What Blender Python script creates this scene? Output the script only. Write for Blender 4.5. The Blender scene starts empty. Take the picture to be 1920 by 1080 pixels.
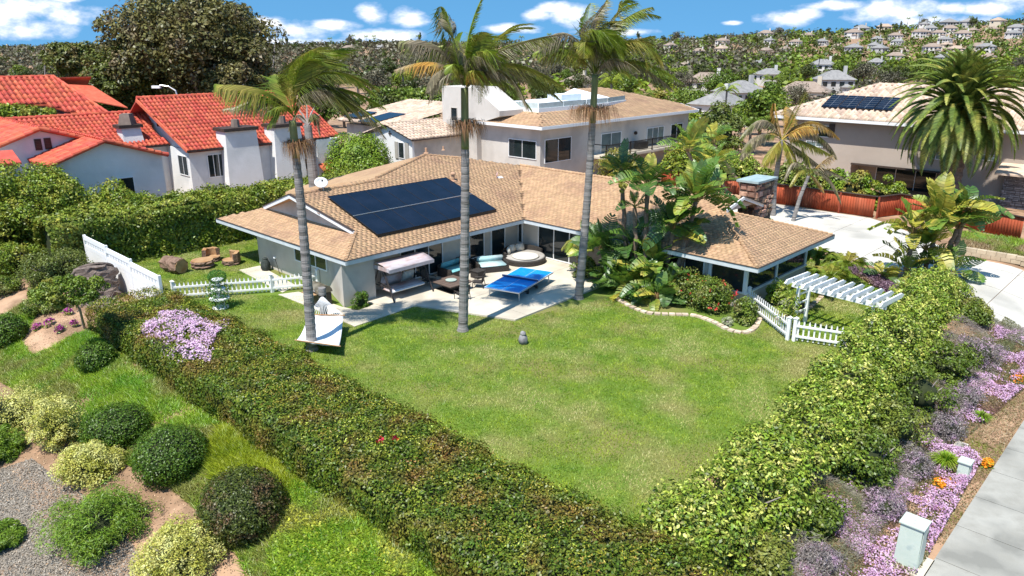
import bpy, math, random
import numpy as np
from mathutils import Vector, Matrix, noise
R = math.radians
rnd = random.Random(7)
rng = np.random.default_rng(7)
SC = bpy.context.scene
COL = SC.collection

# ---------------------------------------------------------------- camera, sky, sun, exposure
# world axes: +x runs along the left wing of the house (to the north-east of the yard), +y to the back
F, HY, CH = 1400.0, 85.0, 10.0
TH = math.atan((540 - HY) / F)
CT, ST = math.cos(TH), math.sin(TH)
CAM = Vector((-15.712, -24.043, CH))
FW = Vector((0.72176, 0.69214, 0))       # horizontal view direction
RT = Vector((0.69214, -0.72176, 0))      # to the right of the view
cd = bpy.data.cameras.new('camera')
cam = bpy.data.objects.new('camera', cd)
COL.objects.link(cam)
zax = -(FW * CT + Vector((0, 0, -ST)))
yax = (FW * ST + Vector((0, 0, CT)))
cam.matrix_world = Matrix(((RT.x, yax.x, zax.x, CAM.x), (RT.y, yax.y, zax.y, CAM.y), (RT.z, yax.z, zax.z, CAM.z), (0, 0, 0, 1)))
cd.sensor_width = 36
cd.lens = F / 1920 * 36
cd.clip_end = 20000
SC.camera = cam

SUN_EL, SUN_AZ = R(63), R(191)     # azimuth: direction towards the sun, measured from +x
sv = Vector((math.cos(SUN_AZ) * math.cos(SUN_EL), math.sin(SUN_AZ) * math.cos(SUN_EL), math.sin(SUN_EL)))
sd = bpy.data.lights.new('sun', 'SUN')
sd.energy = 5.0
sd.angle = R(0.53)
sd.color = (1.0, 0.955, 0.88)
so = bpy.data.objects.new('sun', sd)
COL.objects.link(so)
so.rotation_euler = sv.to_track_quat('Z', 'Y').to_euler()
so.location = (-40, -40, 60)

W = bpy.data.worlds.new('World')
SC.world = W
W.use_nodes = True
wn, wl = W.node_tree.nodes, W.node_tree.links
wn.clear()


def wnode(t, **kw):
    n = wn.new(t)
    for k, v in kw.items():
        setattr(n, k, v)
    return n


def wmath(op, a, b=None, c=None):
    n = wnode('ShaderNodeMath', operation=op)
    for i, v in enumerate((a, b, c)):
        if v is None:
            continue
        if isinstance(v, (int, float)):
            n.inputs[i].default_value = v
        else:
            wl.new(v, n.inputs[i])
    return n.outputs[0]


wout = wnode('ShaderNodeOutputWorld')
wbg = wnode('ShaderNodeBackground')
wbg.inputs[1].default_value = 0.088
tc = wnode('ShaderNodeTexCoord')
sep = wnode('ShaderNodeSeparateXYZ')
wl.new(tc.outputs['Generated'], sep.inputs[0])
# the deep blue of the photograph comes down almost to the horizon: read the sky a little higher up
zup = wmath('ADD', wmath('MULTIPLY', sep.outputs[2], 0.75), 0.33)
cmb = wnode('ShaderNodeCombineXYZ')
wl.new(sep.outputs[0], cmb.inputs[0]); wl.new(sep.outputs[1], cmb.inputs[1]); wl.new(zup, cmb.inputs[2])
nrmv = wnode('ShaderNodeVectorMath', operation='NORMALIZE')
wl.new(cmb.outputs[0], nrmv.inputs[0])
sky = wnode('ShaderNodeTexSky', sky_type='NISHITA')
sky.sun_disc = False
sky.sun_elevation = SUN_EL
sky.sun_rotation = math.pi / 2 - SUN_AZ
sky.air_density = 1.0
sky.dust_density = 0.3
sky.ozone_density = 2.5
wl.new(nrmv.outputs[0], sky.inputs[0])
hsv = wnode('ShaderNodeHueSaturation')
hsv.inputs['Hue'].default_value = 0.487
hsv.inputs['Saturation'].default_value = 1.26
hsv.inputs['Value'].default_value = 1.6
wl.new(sky.outputs[0], hsv.inputs['Color'])
# cumulus banks low over the horizon: soft blobs (azimuth, elevation) eaten by noise
az_ = wmath('DIVIDE',
            wmath('ADD', wmath('MULTIPLY', sep.outputs[0], RT.x), wmath('MULTIPLY', sep.outputs[1], RT.y)),
            wmath('MAXIMUM', wmath('ADD', wmath('MULTIPLY', sep.outputs[0], FW.x), wmath('MULTIPLY', sep.outputs[1], FW.y)), 0.05))
hyp = wmath('SQRT', wmath('SUBTRACT', 1.0, wmath('MULTIPLY', sep.outputs[2], sep.outputs[2])))
el_ = wmath('DIVIDE', sep.outputs[2], hyp)
tex1 = wnode('ShaderNodeTexNoise')
tex1.inputs['Scale'].default_value = 1.0
tex1.inputs['Detail'].default_value = 7
tex1.inputs['Roughness'].default_value = 0.58
cv = wnode('ShaderNodeCombineXYZ')
wl.new(wmath('MULTIPLY', az_, 26.0), cv.inputs[0]); wl.new(wmath('MULTIPLY', el_, 60.0), cv.inputs[1])
cv.inputs[2].default_value = 3.1
wl.new(cv.outputs[0], tex1.inputs['Vector'])
nz = tex1.outputs[0]


def px2azel(px, py):
    return (px - 960) / F / CT, (HY - py) / F / 1.02


CLOUDS = [(90, 34, 190, 34), (560, 78, 120, 10), (660, 52, 60, 12), (960, 56, 60, 10), (1130, 62, 80, 8), (1500, 22, 70, 10), (1660, 48, 120, 12), (30, 48, 110, 26), (130, 58, 110, 22), (210, 42, 60, 16), (215, 16, 40, 7), (30, 25, 70, 9),
          (600, 62, 75, 20), (540, 48, 60, 12), (726, 32, 30, 22), (785, 38, 38, 20), (745, 68, 85, 14),
          (1030, 20, 40, 12), (1060, 36, 48, 24), (1000, 34, 30, 15), (1420, 44, 62, 16), (1460, 34, 30, 12), (1600, 34, 88, 24),
          (1580, 22, 30, 12), (1700, 30, 40, 12), (1850, 18, 130, 22), (1800, 6, 70, 16), (1330, 48, 22, 5), (1760, 30, 90, 14),
          (-260, 30, 160, 24), (-600, 50, 200, 30), (2150, 20, 130, 26), (2500, 40, 200, 24)]
tot = None
for (cx_, cy_, rx_, ry_) in CLOUDS:
    a0, e0 = px2azel(cx_, cy_)
    da = wmath('MULTIPLY', wmath('SUBTRACT', az_, a0), F * CT / rx_)
    de = wmath('MULTIPLY', wmath('SUBTRACT', el_, e0), F / ry_)
    r2 = wmath('ADD', wmath('MULTIPLY', da, da), wmath('MULTIPLY', de, de))
    g = wmath('MAXIMUM', wmath('SUBTRACT', 1.0, wmath('MULTIPLY', r2, 0.62)), 0.0)
    tot = g if tot is None else wmath('MAXIMUM', tot, g)
# scattered smaller clouds over the rest of the sky, as the view implies
tex2 = wnode('ShaderNodeTexNoise')
tex2.inputs['Scale'].default_value = 3.2
tex2.inputs['Detail'].default_value = 6
wl.new(tc.outputs['Generated'], tex2.inputs['Vector'])
other = wmath('MULTIPLY', wmath('MAXIMUM', wmath('SUBTRACT', tex2.outputs[0], 0.56), 0.0),
              wmath('MULTIPLY', wmath('GREATER_THAN', el_, 0.09), 5.0))
dens = wmath('ADD', wmath('SUBTRACT', wmath('MULTIPLY', tot, 1.1), wmath('MULTIPLY', wmath('SUBTRACT', 0.70, nz), 1.75)), other)
mask = wmath('MINIMUM', wmath('MAXIMUM', wmath('MULTIPLY', wmath('SUBTRACT', dens, 0.10), 1.5), 0.0), 0.96)
crmp = wnode('ShaderNodeMixRGB')
crmp.inputs[1].default_value = (5.6, 6.8, 9.2, 1)
crmp.inputs[2].default_value = (10.6, 10.8, 11.2, 1)
wl.new(wmath('MINIMUM', wmath('MAXIMUM', wmath('MULTIPLY', wmath('SUBTRACT', dens, 0.25), 1.8), 0.0), 1.0), crmp.inputs[0])
mixc = wnode('ShaderNodeMixRGB')
wl.new(mask, mixc.inputs[0])
wl.new(hsv.outputs[0], mixc.inputs[1])
wl.new(crmp.outputs[0], mixc.inputs[2])
wl.new(mixc.outputs[0], wbg.inputs[0])
wl.new(wbg.outputs[0], wout.inputs[0])
W.cycles.sampling_method = 'MANUAL'
W.cycles.sample_map_resolution = 512

SC.view_settings.view_transform = 'Standard'
SC.view_settings.look = 'None'
SC.view_settings.gamma = 1
SC.view_settings.use_curve_mapping = False
SC.view_settings.exposure = 0.5
SC.cycles.max_bounces = 6
SC.cycles.transparent_max_bounces = 8


# ---------------------------------------------------------------- survey helpers (picture point -> place)
def ray(px, py):
    y = -(py - 540) / F
    return RT * ((px - 960) / F) + FW * (CT + y * ST) + Vector((0, 0, -ST + y * CT))


def Q(px, py, ax, val):
    """where the sight line through a picture point meets the plane x, y or z = val"""
    r = ray(px, py)
    i = 'xyz'.index(ax)
    t = (val - CAM[i]) / r[i]
    return CAM + r * t


def D(px, py, dep):
    r = ray(px, py)
    return CAM + r * (dep / (CT + (-(py - 540) / F) * ST))


def sstep(v, a, b):
    t = np.clip((v - a) / (b - a), 0, 1)
    return t * t * (3 - 2 * t)


HAZ = np.array([-1.2, -0.66, -0.50, -0.30, -0.15, 0.0, 0.12, 0.25, 0.38, 0.5, 0.68, 1.2])
HHT = np.array([3, 3, 4, 6, 9, 8, 10, 15, 22, 29, 37, 40.0])


def height(x, y):
    x = np.asarray(x, float); y = np.asarray(y, float)
    z = -2.5 * (1 - np.exp(-np.maximum(0, -8.2 - x) * 0.14)) * sstep(-x, 7.9, 9.4)
    z = z * (1 - sstep(y, 6, 22) * 0.6)
    z = z - 0.55 * sstep(-y, 17.2, 20.3)
    dx, dy = x - CAM.x, y - CAM.y
    f = dx * FW.x + dy * FW.y
    r = dx * RT.x + dy * RT.y
    d = np.hypot(dx, dy)
    a = np.where(f > 1, r / np.maximum(f, 1), np.sign(r) * 2)
    h = np.interp(a, HAZ, HHT)
    far = sstep(f, 90, 1000)
    z = z + np.where(f > 0, h * far ** 1.4 - 2.0 * sstep(f, 75, 130) * (1 - sstep(f, 180, 420)), 0)
    return z


def T(px, py, zoff=0.0):
    """picture point -> ground"""
    t = 6.0
    r = ray(px, py)
    r = r / math.hypot(r.x, r.y)
    step = 0.25
    while t < 3000:
        p = CAM + r * t
        if p.z - zoff <= float(height(p.x, p.y)):
            lo, hi = t - step, t
            for _ in range(12):
                m = (lo + hi) / 2
                q = CAM + r * m
                if q.z - zoff <= float(height(q.x, q.y)):
                    hi = m
                else:
                    lo = m
            q = CAM + r * hi
            return Vector((q.x, q.y, float(height(q.x, q.y))))
        step = max(0.25, t * 0.012)
        t += step
    q = CAM + r * 1500
    return Vector((q.x, q.y, float(height(q.x, q.y))))


# ---------------------------------------------------------------- materials
MATS = {}


def mat(name, c1, c2=None, scale=3.0, detail=6.0, bump=0.0, bscale=None, rough=0.8, metal=0.0, stretch=(1, 1, 1), rand=0.0,
        lo=0.35, hi=0.65, c3=None, scale3=0.5, lo3=0.5, hi3=0.65, spec=0.3, coat=0.0, trans=0.0, objco=False, huer=0.0):
    """procedural surface: two tones by noise, an optional third patchy tone, tone change per piece, relief"""
    m = bpy.data.materials.new(name)
    m.use_nodes = True
    n, l = m.node_tree.nodes, m.node_tree.links
    n.clear()
    out = n.new('ShaderNodeOutputMaterial')
    if objco:
        t = n.new('ShaderNodeTexCoord'); pos = t.outputs['Object']
    else:
        t = n.new('ShaderNodeNewGeometry'); pos = t.outputs['Position']
    mp = n.new('ShaderNodeMapping'); mp.inputs['Scale'].default_value = stretch
    l.new(pos, mp.inputs['Vector'])
    nt = n.new('ShaderNodeTexNoise'); nt.inputs['Scale'].default_value = scale; nt.inputs['Detail'].default_value = detail
    nt.inputs['Roughness'].default_value = 0.6
    l.new(mp.outputs[0], nt.inputs['Vector'])
    mr = n.new('ShaderNodeMapRange'); mr.inputs[1].default_value = lo; mr.inputs[2].default_value = hi
    l.new(nt.outputs[0], mr.inputs[0])
    mx = n.new('ShaderNodeMixRGB'); mx.inputs[1].default_value = (*c1, 1); mx.inputs[2].default_value = (*(c2 or c1), 1)
    l.new(mr.outputs[0], mx.inputs[0])
    col = mx.outputs[0]
    if c3:
        n3 = n.new('ShaderNodeTexNoise'); n3.inputs['Scale'].default_value = scale3; n3.inputs['Detail'].default_value = 4
        l.new(mp.outputs[0], n3.inputs['Vector'])
        m3 = n.new('ShaderNodeMapRange'); m3.inputs[1].default_value = lo3; m3.inputs[2].default_value = hi3
        l.new(n3.outputs[0], m3.inputs[0])
        x3 = n.new('ShaderNodeMixRGB'); x3.inputs[2].default_value = (*c3, 1)
        l.new(m3.outputs[0], x3.inputs[0]); l.new(col, x3.inputs[1])
        col = x3.outputs[0]
    if rand:
        g = n.new('ShaderNodeNewGeometry'); oi = n.new('ShaderNodeObjectInfo')
        ad = n.new('ShaderNodeMath'); ad.operation = 'ADD'
        l.new(g.outputs['Random Per Island'], ad.inputs[0]); l.new(oi.outputs['Random'], ad.inputs[1])
        fr = n.new('ShaderNodeMath'); fr.operation = 'FRACT'; l.new(ad.outputs[0], fr.inputs[0])
        vr = n.new('ShaderNodeMapRange'); vr.inputs[3].default_value = 1 - rand; vr.inputs[4].default_value = 1 + rand
        l.new(fr.outputs[0], vr.inputs[0])
        hs = n.new('ShaderNodeHueSaturation')
        l.new(vr.outputs[0], hs.inputs['Value']); l.new(col, hs.inputs['Color'])
        if huer:
            f2 = n.new('ShaderNodeMath'); f2.operation = 'MULTIPLY'; f2.inputs[1].default_value = 7.31; l.new(fr.outputs[0], f2.inputs[0])
            f3 = n.new('ShaderNodeMath'); f3.operation = 'FRACT'; l.new(f2.outputs[0], f3.inputs[0])
            hr = n.new('ShaderNodeMapRange'); hr.inputs[3].default_value = 0.5 - huer; hr.inputs[4].default_value = 0.5 + huer
            l.new(f3.outputs[0], hr.inputs[0]); l.new(hr.outputs[0], hs.inputs['Hue'])
        col = hs.outputs[0]
    if trans:
        d = n.new('ShaderNodeBsdfDiffuse'); tr = n.new('ShaderNodeBsdfTranslucent'); gl = n.new('ShaderNodeBsdfGlossy')
        gl.inputs['Roughness'].default_value = rough; gl.inputs['Color'].default_value = (0.9, 0.95, 0.9, 1)
        l.new(col, d.inputs['Color']); l.new(col, tr.inputs['Color'])
        a = n.new('ShaderNodeMixShader'); a.inputs[0].default_value = trans
        l.new(d.outputs[0], a.inputs[1]); l.new(tr.outputs[0], a.inputs[2])
        b = n.new('ShaderNodeMixShader'); b.inputs[0].default_value = spec * 0.25
        l.new(a.outputs[0], b.inputs[1]); l.new(gl.outputs[0], b.inputs[2])
        l.new(b.outputs[0], out.inputs[0])
    else:
        p = n.new('ShaderNodeBsdfPrincipled')
        l.new(col, p.inputs['Base Color'])
        p.inputs['Roughness'].default_value = rough; p.inputs['Metallic'].default_value = metal
        p.inputs['Specular IOR Level'].default_value = spec; p.inputs['Coat Weight'].default_value = coat
        if bump:
            nb = n.new('ShaderNodeTexNoise'); nb.inputs['Scale'].default_value = bscale or scale * 3; nb.inputs['Detail'].default_value = 5
            l.new(mp.outputs[0], nb.inputs['Vector'])
            bp = n.new('ShaderNodeBump'); bp.inputs['Strength'].default_value = bump; bp.inputs['Distance'].default_value = 0.03
            l.new(nb.outputs[0], bp.inputs['Height']); l.new(bp.outputs[0], p.inputs['Normal'])
        l.new(p.outputs[0], out.inputs[0])
    MATS[name] = m
    return m


def leafmat(name, c1, c2, c3=None, scale=1.2, rand=0.42, trans=0.20, scale3=0.5, lo3=0.5, hi3=0.62, huer=0.015, spec=0.12, lo=.35, hi=.65):
    def warm(c):
        return c if c is None or c[1] <= c[0] * 1.02 or c[1] <= c[2] else (min(1, c[0] * 1.32), min(1, c[1] * 1.14), c[2] * .8)
    c1, c2, c3 = warm(c1), warm(c2), warm(c3)
    return mat(name, c1, c2, scale=scale, lo=lo, hi=hi, detail=3, rand=rand, trans=trans, c3=c3, scale3=scale3, lo3=lo3, hi3=hi3, huer=huer, rough=0.45, spec=spec)


def glassmat(name, tint=(0.012, 0.018, 0.02), rough=0.04):
    m = mat(name, tint, tuple(min(1, t * 1.8 + 0.004) for t in tint), scale=0.7, rough=rough, spec=0.6)
    return m


SOIL = mat('soil', (0.20, 0.12, 0.075), (0.30, 0.19, 0.12), scale=2.5, bump=0.8, bscale=14, c3=(0.12, 0.08, 0.05), scale3=0.7, rough=0.95)
MULCH = mat('gravel_mulch', (0.17, 0.145, 0.115), (0.31, 0.27, 0.22), scale=22, bump=1.0, bscale=40, c3=(0.32, 0.22, 0.15), scale3=0.6, lo3=0.52, hi3=0.6, rough=0.95)
LAWN = mat('lawn_soil', (0.10, 0.17, 0.018), (0.15, 0.22, 0.03), scale=1.6, bump=0.7, bscale=45, c3=(0.20, 0.19, 0.06), scale3=0.42, lo3=0.46, hi3=0.64, rough=0.95)
BLADE = leafmat('lawn_blade', (0.072, 0.18, 0.011), (0.235, 0.35, 0.036), c3=(0.42, 0.40, 0.15), scale=1.5, scale3=0.55, lo3=0.47, hi3=0.63, trans=0.2, rand=0.4, spec=0.1)
WILD = leafmat('wild_grass', (0.12, 0.29, 0.025), (0.23, 0.38, 0.04), c3=(0.22, 0.27, 0.09), scale=0.9, scale3=0.6, trans=0.3, spec=0.15)
CLOVER = leafmat('clover', (0.10, 0.21, 0.018), (0.20, 0.30, 0.035), c3=(0.30, 0.36, 0.06), scale=1.5, scale3=1.2, spec=0.1, rand=.6)
HEDGE = leafmat('hedge_leaf', (0.052, 0.10, 0.012), (0.115, 0.18, 0.022), c3=(0.21, 0.105, 0.032), scale=2.0, scale3=1.0, lo3=0.47, hi3=0.74, rand=0.55, huer=0.03)
CONC = mat('pale_concrete', (0.53, 0.47, 0.37), (0.62, 0.56, 0.46), scale=0.9, bump=0.15, bscale=30, c3=(0.44, 0.39, 0.31), scale3=0.5, rough=0.85)
DRIVE = mat('driveway_concrete', (0.50, 0.475, 0.42), (0.58, 0.555, 0.50), scale=0.7, bump=0.12, bscale=25, c3=(0.37, 0.355, 0.32), scale3=0.28, lo3=0.50, hi3=0.68, rough=0.85)
WALKC = mat('walk_concrete', (0.29, 0.28, 0.245), (0.38, 0.37, 0.33), scale=1.8, bump=0.2, bscale=30, c3=(0.22, 0.215, 0.19), scale3=0.9, rand=.06, rough=0.9)
STUC = mat('grey_stucco', (0.53, 0.485, 0.42), (0.60, 0.555, 0.49), scale=1.1, bump=0.35, bscale=40, c3=(0.46, 0.42, 0.365), scale3=0.7, rough=0.95)
STUC2 = mat('warm_stucco', (0.47, 0.42, 0.37), (0.53, 0.48, 0.43), scale=0.8, bump=0.3, bscale=30, c3=(0.42, 0.375, 0.33), scale3=0.5, rough=0.95)
STUC3 = mat('tan_stucco', (0.40, 0.335, 0.28), (0.45, 0.38, 0.32), scale=0.6, bump=0.3, bscale=30, rough=0.95)
WSTUC = mat('white_stucco', (0.70, 0.70, 0.68), (0.78, 0.78, 0.77), scale=0.8, bump=0.35, bscale=12, c3=(0.62, 0.63, 0.62), scale3=0.5, rough=0.9)
WHITE = mat('white_paint', (0.78, 0.79, 0.79), (0.84, 0.84, 0.84), scale=5, rough=0.5)
FASC = mat('pale_fascia', (0.52, 0.56, 0.57), (0.62, 0.65, 0.66), scale=3, rough=0.6)
DARKT = mat('dark_trim', (0.045, 0.032, 0.026), (0.07, 0.05, 0.04), scale=4, rough=0.6)
BLACK = mat('black_metal', (0.012, 0.012, 0.013), (0.02, 0.02, 0.02), scale=5, rough=0.4, spec=0.5)
SHING = mat('tan_shingle', (0.42, 0.268, 0.155), (0.485, 0.315, 0.185), scale=3.5, bump=0.4, bscale=60, c3=(0.38, 0.235, 0.145), scale3=0.6, rand=0.13, huer=0.004, rough=0.95)
SHUND = mat('shingle_underlay', (0.12, 0.07, 0.04), (0.16, 0.10, 0.06), scale=6, rough=0.95)
CLAY = mat('red_clay', (0.50, 0.085, 0.048), (0.60, 0.135, 0.08), scale=2.0, bump=0.2, bscale=30, c3=(0.52, 0.15, 0.07), scale3=1.0, lo3=0.6, hi3=0.75, rand=0.18, huer=0.008, rough=0.8)
CLAYU = mat('clay_underlay', (0.20, 0.03, 0.015), (0.26, 0.05, 0.02), scale=2, rough=0.9)
BTILE = mat('buff_tile', (0.46, 0.34, 0.25), (0.60, 0.47, 0.37), scale=2.5, rand=0.22, huer=0.01, rough=0.85)
BTILU = mat('buff_underlay', (0.10, 0.075, 0.06), (0.14, 0.10, 0.08), scale=3, rough=0.9)
GLASS = glassmat('window_glass')
GLASSC = glassmat('curtained_glass', (0.10, 0.13, 0.13))
PV = mat('solar_cells', (0.005, 0.007, 0.015), (0.009, 0.012, 0.024), scale=1.2, rough=0.22, spec=0.4)
PVF = mat('panel_frame', (0.012, 0.014, 0.02), (0.018, 0.02, 0.028), rough=0.5)
ALU = mat('bare_aluminium', (0.62, 0.63, 0.64), (0.70, 0.70, 0.70), rough=0.35, metal=0.7)
FENCE = mat('red_fence_wood', (0.31, 0.058, 0.024), (0.44, 0.095, 0.038), scale=2.0, stretch=(1, 1, 0.25), bump=0.2, bscale=20, rand=0.22, c3=(0.36, 0.10, 0.05), scale3=1.0, rough=0.8)
BARK = mat('palm_bark', (0.19, 0.175, 0.165), (0.33, 0.31, 0.295), scale=2.2, stretch=(.6, .6, 9), bump=0.9, bscale=4, c3=(0.13, 0.12, 0.11), scale3=1.1, rough=0.9)
BROWNB = mat('brown_bark', (0.16, 0.11, 0.08), (0.27, 0.20, 0.15), scale=8, stretch=(1, 1, 2), bump=0.9, bscale=16, rough=0.95)
TWIG = mat('grey_twig', (0.26, 0.22, 0.20), (0.38, 0.33, 0.31), scale=6, rough=0.9)
SHAFT = mat('green_crownshaft', (0.12, 0.15, 0.05), (0.20, 0.23, 0.09), scale=4, stretch=(1, 1, 0.3), rough=0.5)
LOGB = mat('log_bark', (0.15, 0.09, 0.065), (0.27, 0.18, 0.13), scale=7, bump=1.0, bscale=14, rough=0.95)
LOGC = mat('cut_wood', (0.34, 0.20, 0.10), (0.46, 0.30, 0.16), scale=5, bump=0.3, rough=0.9, c3=(0.33, 0.16, 0.07), scale3=2.5)
CORE = mat('shaded_shrub_inside', (0.022, 0.03, 0.010), (0.035, 0.045, 0.016), scale=4, rough=1)  # near-black: the shade between the leaves is put into the colour
STONE = mat('red_fieldstone', (0.27, 0.14, 0.09), (0.50, 0.33, 0.23), scale=5, bump=0.5, bscale=18, rand=0.55, huer=0.02, rough=0.85)
MORTAR = mat('dark_mortar', (0.08, 0.06, 0.05), (0.12, 0.095, 0.08), scale=8, rough=0.95)
LEDGE = mat('grey_ledgestone', (0.17, 0.165, 0.17), (0.33, 0.32, 0.32), scale=5, bump=0.4, bscale=18, rand=0.4, rough=0.85)
BLUEC = mat('weathered_cap', (0.27, 0.36, 0.37), (0.36, 0.45, 0.46), scale=3, rough=0.6)


# ---------------------------------------------------------------- mesh helpers
def npmesh(name, V, Fc):
    V = np.ascontiguousarray(V, dtype=np.float32); Fc = np.ascontiguousarray(Fc, dtype=np.int32)
    me = bpy.data.meshes.new(name)
    k = Fc.shape[1]
    me.vertices.add(len(V)); me.vertices.foreach_set('co', V.ravel())
    me.loops.add(Fc.size); me.loops.foreach_set('vertex_index', Fc.ravel())
    me.polygons.add(len(Fc)); me.polygons.foreach_set('loop_start', np.arange(0, Fc.size, k, dtype=np.int32))
    me.update(calc_edges=True)
    return me


def link(name, me, m=None, parent=None, loc=None, kind=None):
    o = bpy.data.objects.new(name, me)
    COL.objects.link(o)
    if m is not None and me is not None and not me.materials:
        me.materials.append(m)
    if loc is not None:
        o.location = loc
    if parent is not None:
        o.parent = parent
    if kind:
        o['kind'] = kind
    return o


def tag(o, label=None, cat=None, group=None, kind=None):
    if label: o['label'] = label
    if cat: o['category'] = cat
    if group: o['group'] = group
    if kind: o['kind'] = kind
    return o


def thing(name, label, cat, loc=(0, 0, 0), group=None, rz=0):
    o = bpy.data.objects.new(name, None)
    COL.objects.link(o)
    o.empty_display_size = 0.2
    o.location = loc
    o.rotation_euler = (0, 0, rz)
    return tag(o, label, cat, group)


class MB:
    def __init__(s):
        s.v = []; s.f = []

    def add(s, vs, fs):
        b = len(s.v)
        s.v.extend([tuple(v) for v in vs]); s.f.extend([tuple(i + b for i in f) for f in fs])
        return s

    def box(s, x0, x1, y0, y1, z0, z1):
        return s.add([(x0, y0, z0), (x1, y0, z0), (x1, y1, z0), (x0, y1, z0), (x0, y0, z1), (x1, y0, z1), (x1, y1, z1), (x0, y1, z1)],
                     [(0, 3, 2, 1), (4, 5, 6, 7), (0, 1, 5, 4), (1, 2, 6, 5), (2, 3, 7, 6), (3, 0, 4, 7)])

    def obox(s, c, d, rot=None):
        """box of size d at c, turned by a 3x3"""
        hx, hy, hz = d[0] / 2, d[1] / 2, d[2] / 2
        vs = []
        for sx, sy, sz in ((-1, -1, -1), (1, -1, -1), (1, 1, -1), (-1, 1, -1), (-1, -1, 1), (1, -1, 1), (1, 1, 1), (-1, 1, 1)):
            v = Vector((sx * hx, sy * hy, sz * hz))
            if rot is not None: v = rot @ v
            vs.append(Vector(c) + v)
        return s.add(vs, [(0, 3, 2, 1), (4, 5, 6, 7), (0, 1, 5, 4), (1, 2, 6, 5), (2, 3, 7, 6), (3, 0, 4, 7)])

    def bar(s, a, b, w, h=None, up=Vector((0, 0, 1))):
        a = Vector(a); b = Vector(b); d = b - a; L = d.length
        if L < 1e-6: return s
        x = d / L
        y = up.cross(x)
        if y.length < 1e-4: y = Vector((0, 1, 0)).cross(x)
        y.normalize(); z = x.cross(y)
        rot = Matrix((x, y, z)).transposed()
        return s.obox((a + b) / 2, (L, w, h or w), rot)

    def tube(s, pts, rad, n=8, cap=True):
        pts = [Vector(p) for p in pts]
        if not isinstance(rad, (list, tuple)): rad = [rad] * len(pts)
        b = len(s.v)
        prev = None
        for i, p in enumerate(pts):
            t = (pts[min(i + 1, len(pts) - 1)] - pts[max(i - 1, 0)])
            if t.length < 1e-6: t = Vector((0, 0, 1))
            t.normalize()
            if prev is None:
                a = Vector((1, 0, 0)) if abs(t.x) < 0.8 else Vector((0, 1, 0))
                prev = a
            a = prev - t * prev.dot(t); a.normalize(); prev = a
            c = t.cross(a)
            for k in range(n):
                an = 2 * math.pi * k / n
                s.v.append(tuple(p + (a * math.cos(an) + c * math.sin(an)) * rad[i]))
        for i in range(len(pts) - 1):
            for k in range(n):
                k2 = (k + 1) % n
                s.f.append((b + i * n + k, b + i * n + k2, b + (i + 1) * n + k2, b + (i + 1) * n + k))
        if cap:
            s.f.append(tuple(b + k for k in range(n))[::-1])
            s.f.append(tuple(b + (len(pts) - 1) * n + k for k in range(n)))
        return s

    def lathe(s, c, prof, n=20):
        c = Vector(c); b = len(s.v)
        for (r, z) in prof:
            for k in range(n):
                an = 2 * math.pi * k / n
                s.v.append((c.x + r * math.cos(an), c.y + r * math.sin(an), c.z + z))
        for i in range(len(prof) - 1):
            for k in range(n):
                k2 = (k + 1) % n
                s.f.append((b + i * n + k, b + i * n + k2, b + (i + 1) * n + k2, b + (i + 1) * n + k))
        s.f.append(tuple(b + k for k in range(n))[::-1]); s.f.append(tuple(b + (len(prof) - 1) * n + k for k in range(n)))
        return s

    def prism(s, poly, z0, z1):
        n = len(poly)
        zz0 = z0 if callable(z0) else (lambda x, y: z0)
        zz1 = z1 if callable(z1) else (lambda x, y: z1)
        vs = [(x, y, zz0(x, y)) for x, y in poly] + [(x, y, zz1(x, y)) for x, y in poly]
        fs = [tuple(range(n))[::-1], tuple(range(n, 2 * n))] + [(i, (i + 1) % n, n + (i + 1) % n, n + i) for i in range(n)]
        return s.add(vs, fs)

    def wallprism(s, poly, a, b, axis):
        """polygon in (horizontal, z) pushed from a to b along axis ('x' or 'y')"""
        n = len(poly)
        if axis == 'y':
            vs = [(h, a, z) for h, z in poly] + [(h, b, z) for h, z in poly]
        else:
            vs = [(a, h, z) for h, z in poly] + [(b, h, z) for h, z in poly]
        fs = [tuple(range(n)), tuple(range(n, 2 * n))[::-1]] + [(i, n + i, n + (i + 1) % n, (i + 1) % n) for i in range(n)]
        return s.add(vs, fs)

    def build(s, name, m, parent=None, kind=None, smooth=False, label=None):
        off = Vector((0, 0, 0))
        if parent is not None:
            off = parent_loc(parent)
        me = bpy.data.meshes.new(name)
        me.from_pydata([(v[0] - off.x, v[1] - off.y, v[2] - off.z) for v in s.v], [], s.f)
        me.validate(); me.update()
        import bmesh
        bm = bmesh.new(); bm.from_mesh(me); bmesh.ops.recalc_face_normals(bm, faces=bm.faces); bm.to_mesh(me); bm.free()
        if smooth:
            me.polygons.foreach_set('use_smooth', [True] * len(me.polygons))
        o = link(name, me, m, parent, kind=kind)
        if label: o['label'] = label
        return o


def parent_loc(o):
    v = Vector((0, 0, 0))
    while o is not None:
        v += o.location; o = o.parent
    return v


def setloc(o, p):
    o.location = p
    return o


def npart(name, V, Fc, m, parent=None, kind=None):
    """numpy mesh given in world coordinates under a parent"""
    V = np.asarray(V, float)
    if parent is not None:
        off = parent_loc(parent); V = V - np.array(off)
    return link(name, npmesh(name, V, Fc), m, parent, kind=kind)


def inpoly(x, y, poly):
    x = np.asarray(x); y = np.asarray(y)
    c = np.zeros(x.shape, bool)
    n = len(poly); j = n - 1
    for i in range(n):
        xi, yi = poly[i][0], poly[i][1]; xj, yj = poly[j][0], poly[j][1]
        if yi != yj:
            c ^= ((yi > y) != (yj > y)) & (x < (xj - xi) * (y - yi) / (yj - yi) + xi)
        j = i
    return c


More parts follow.
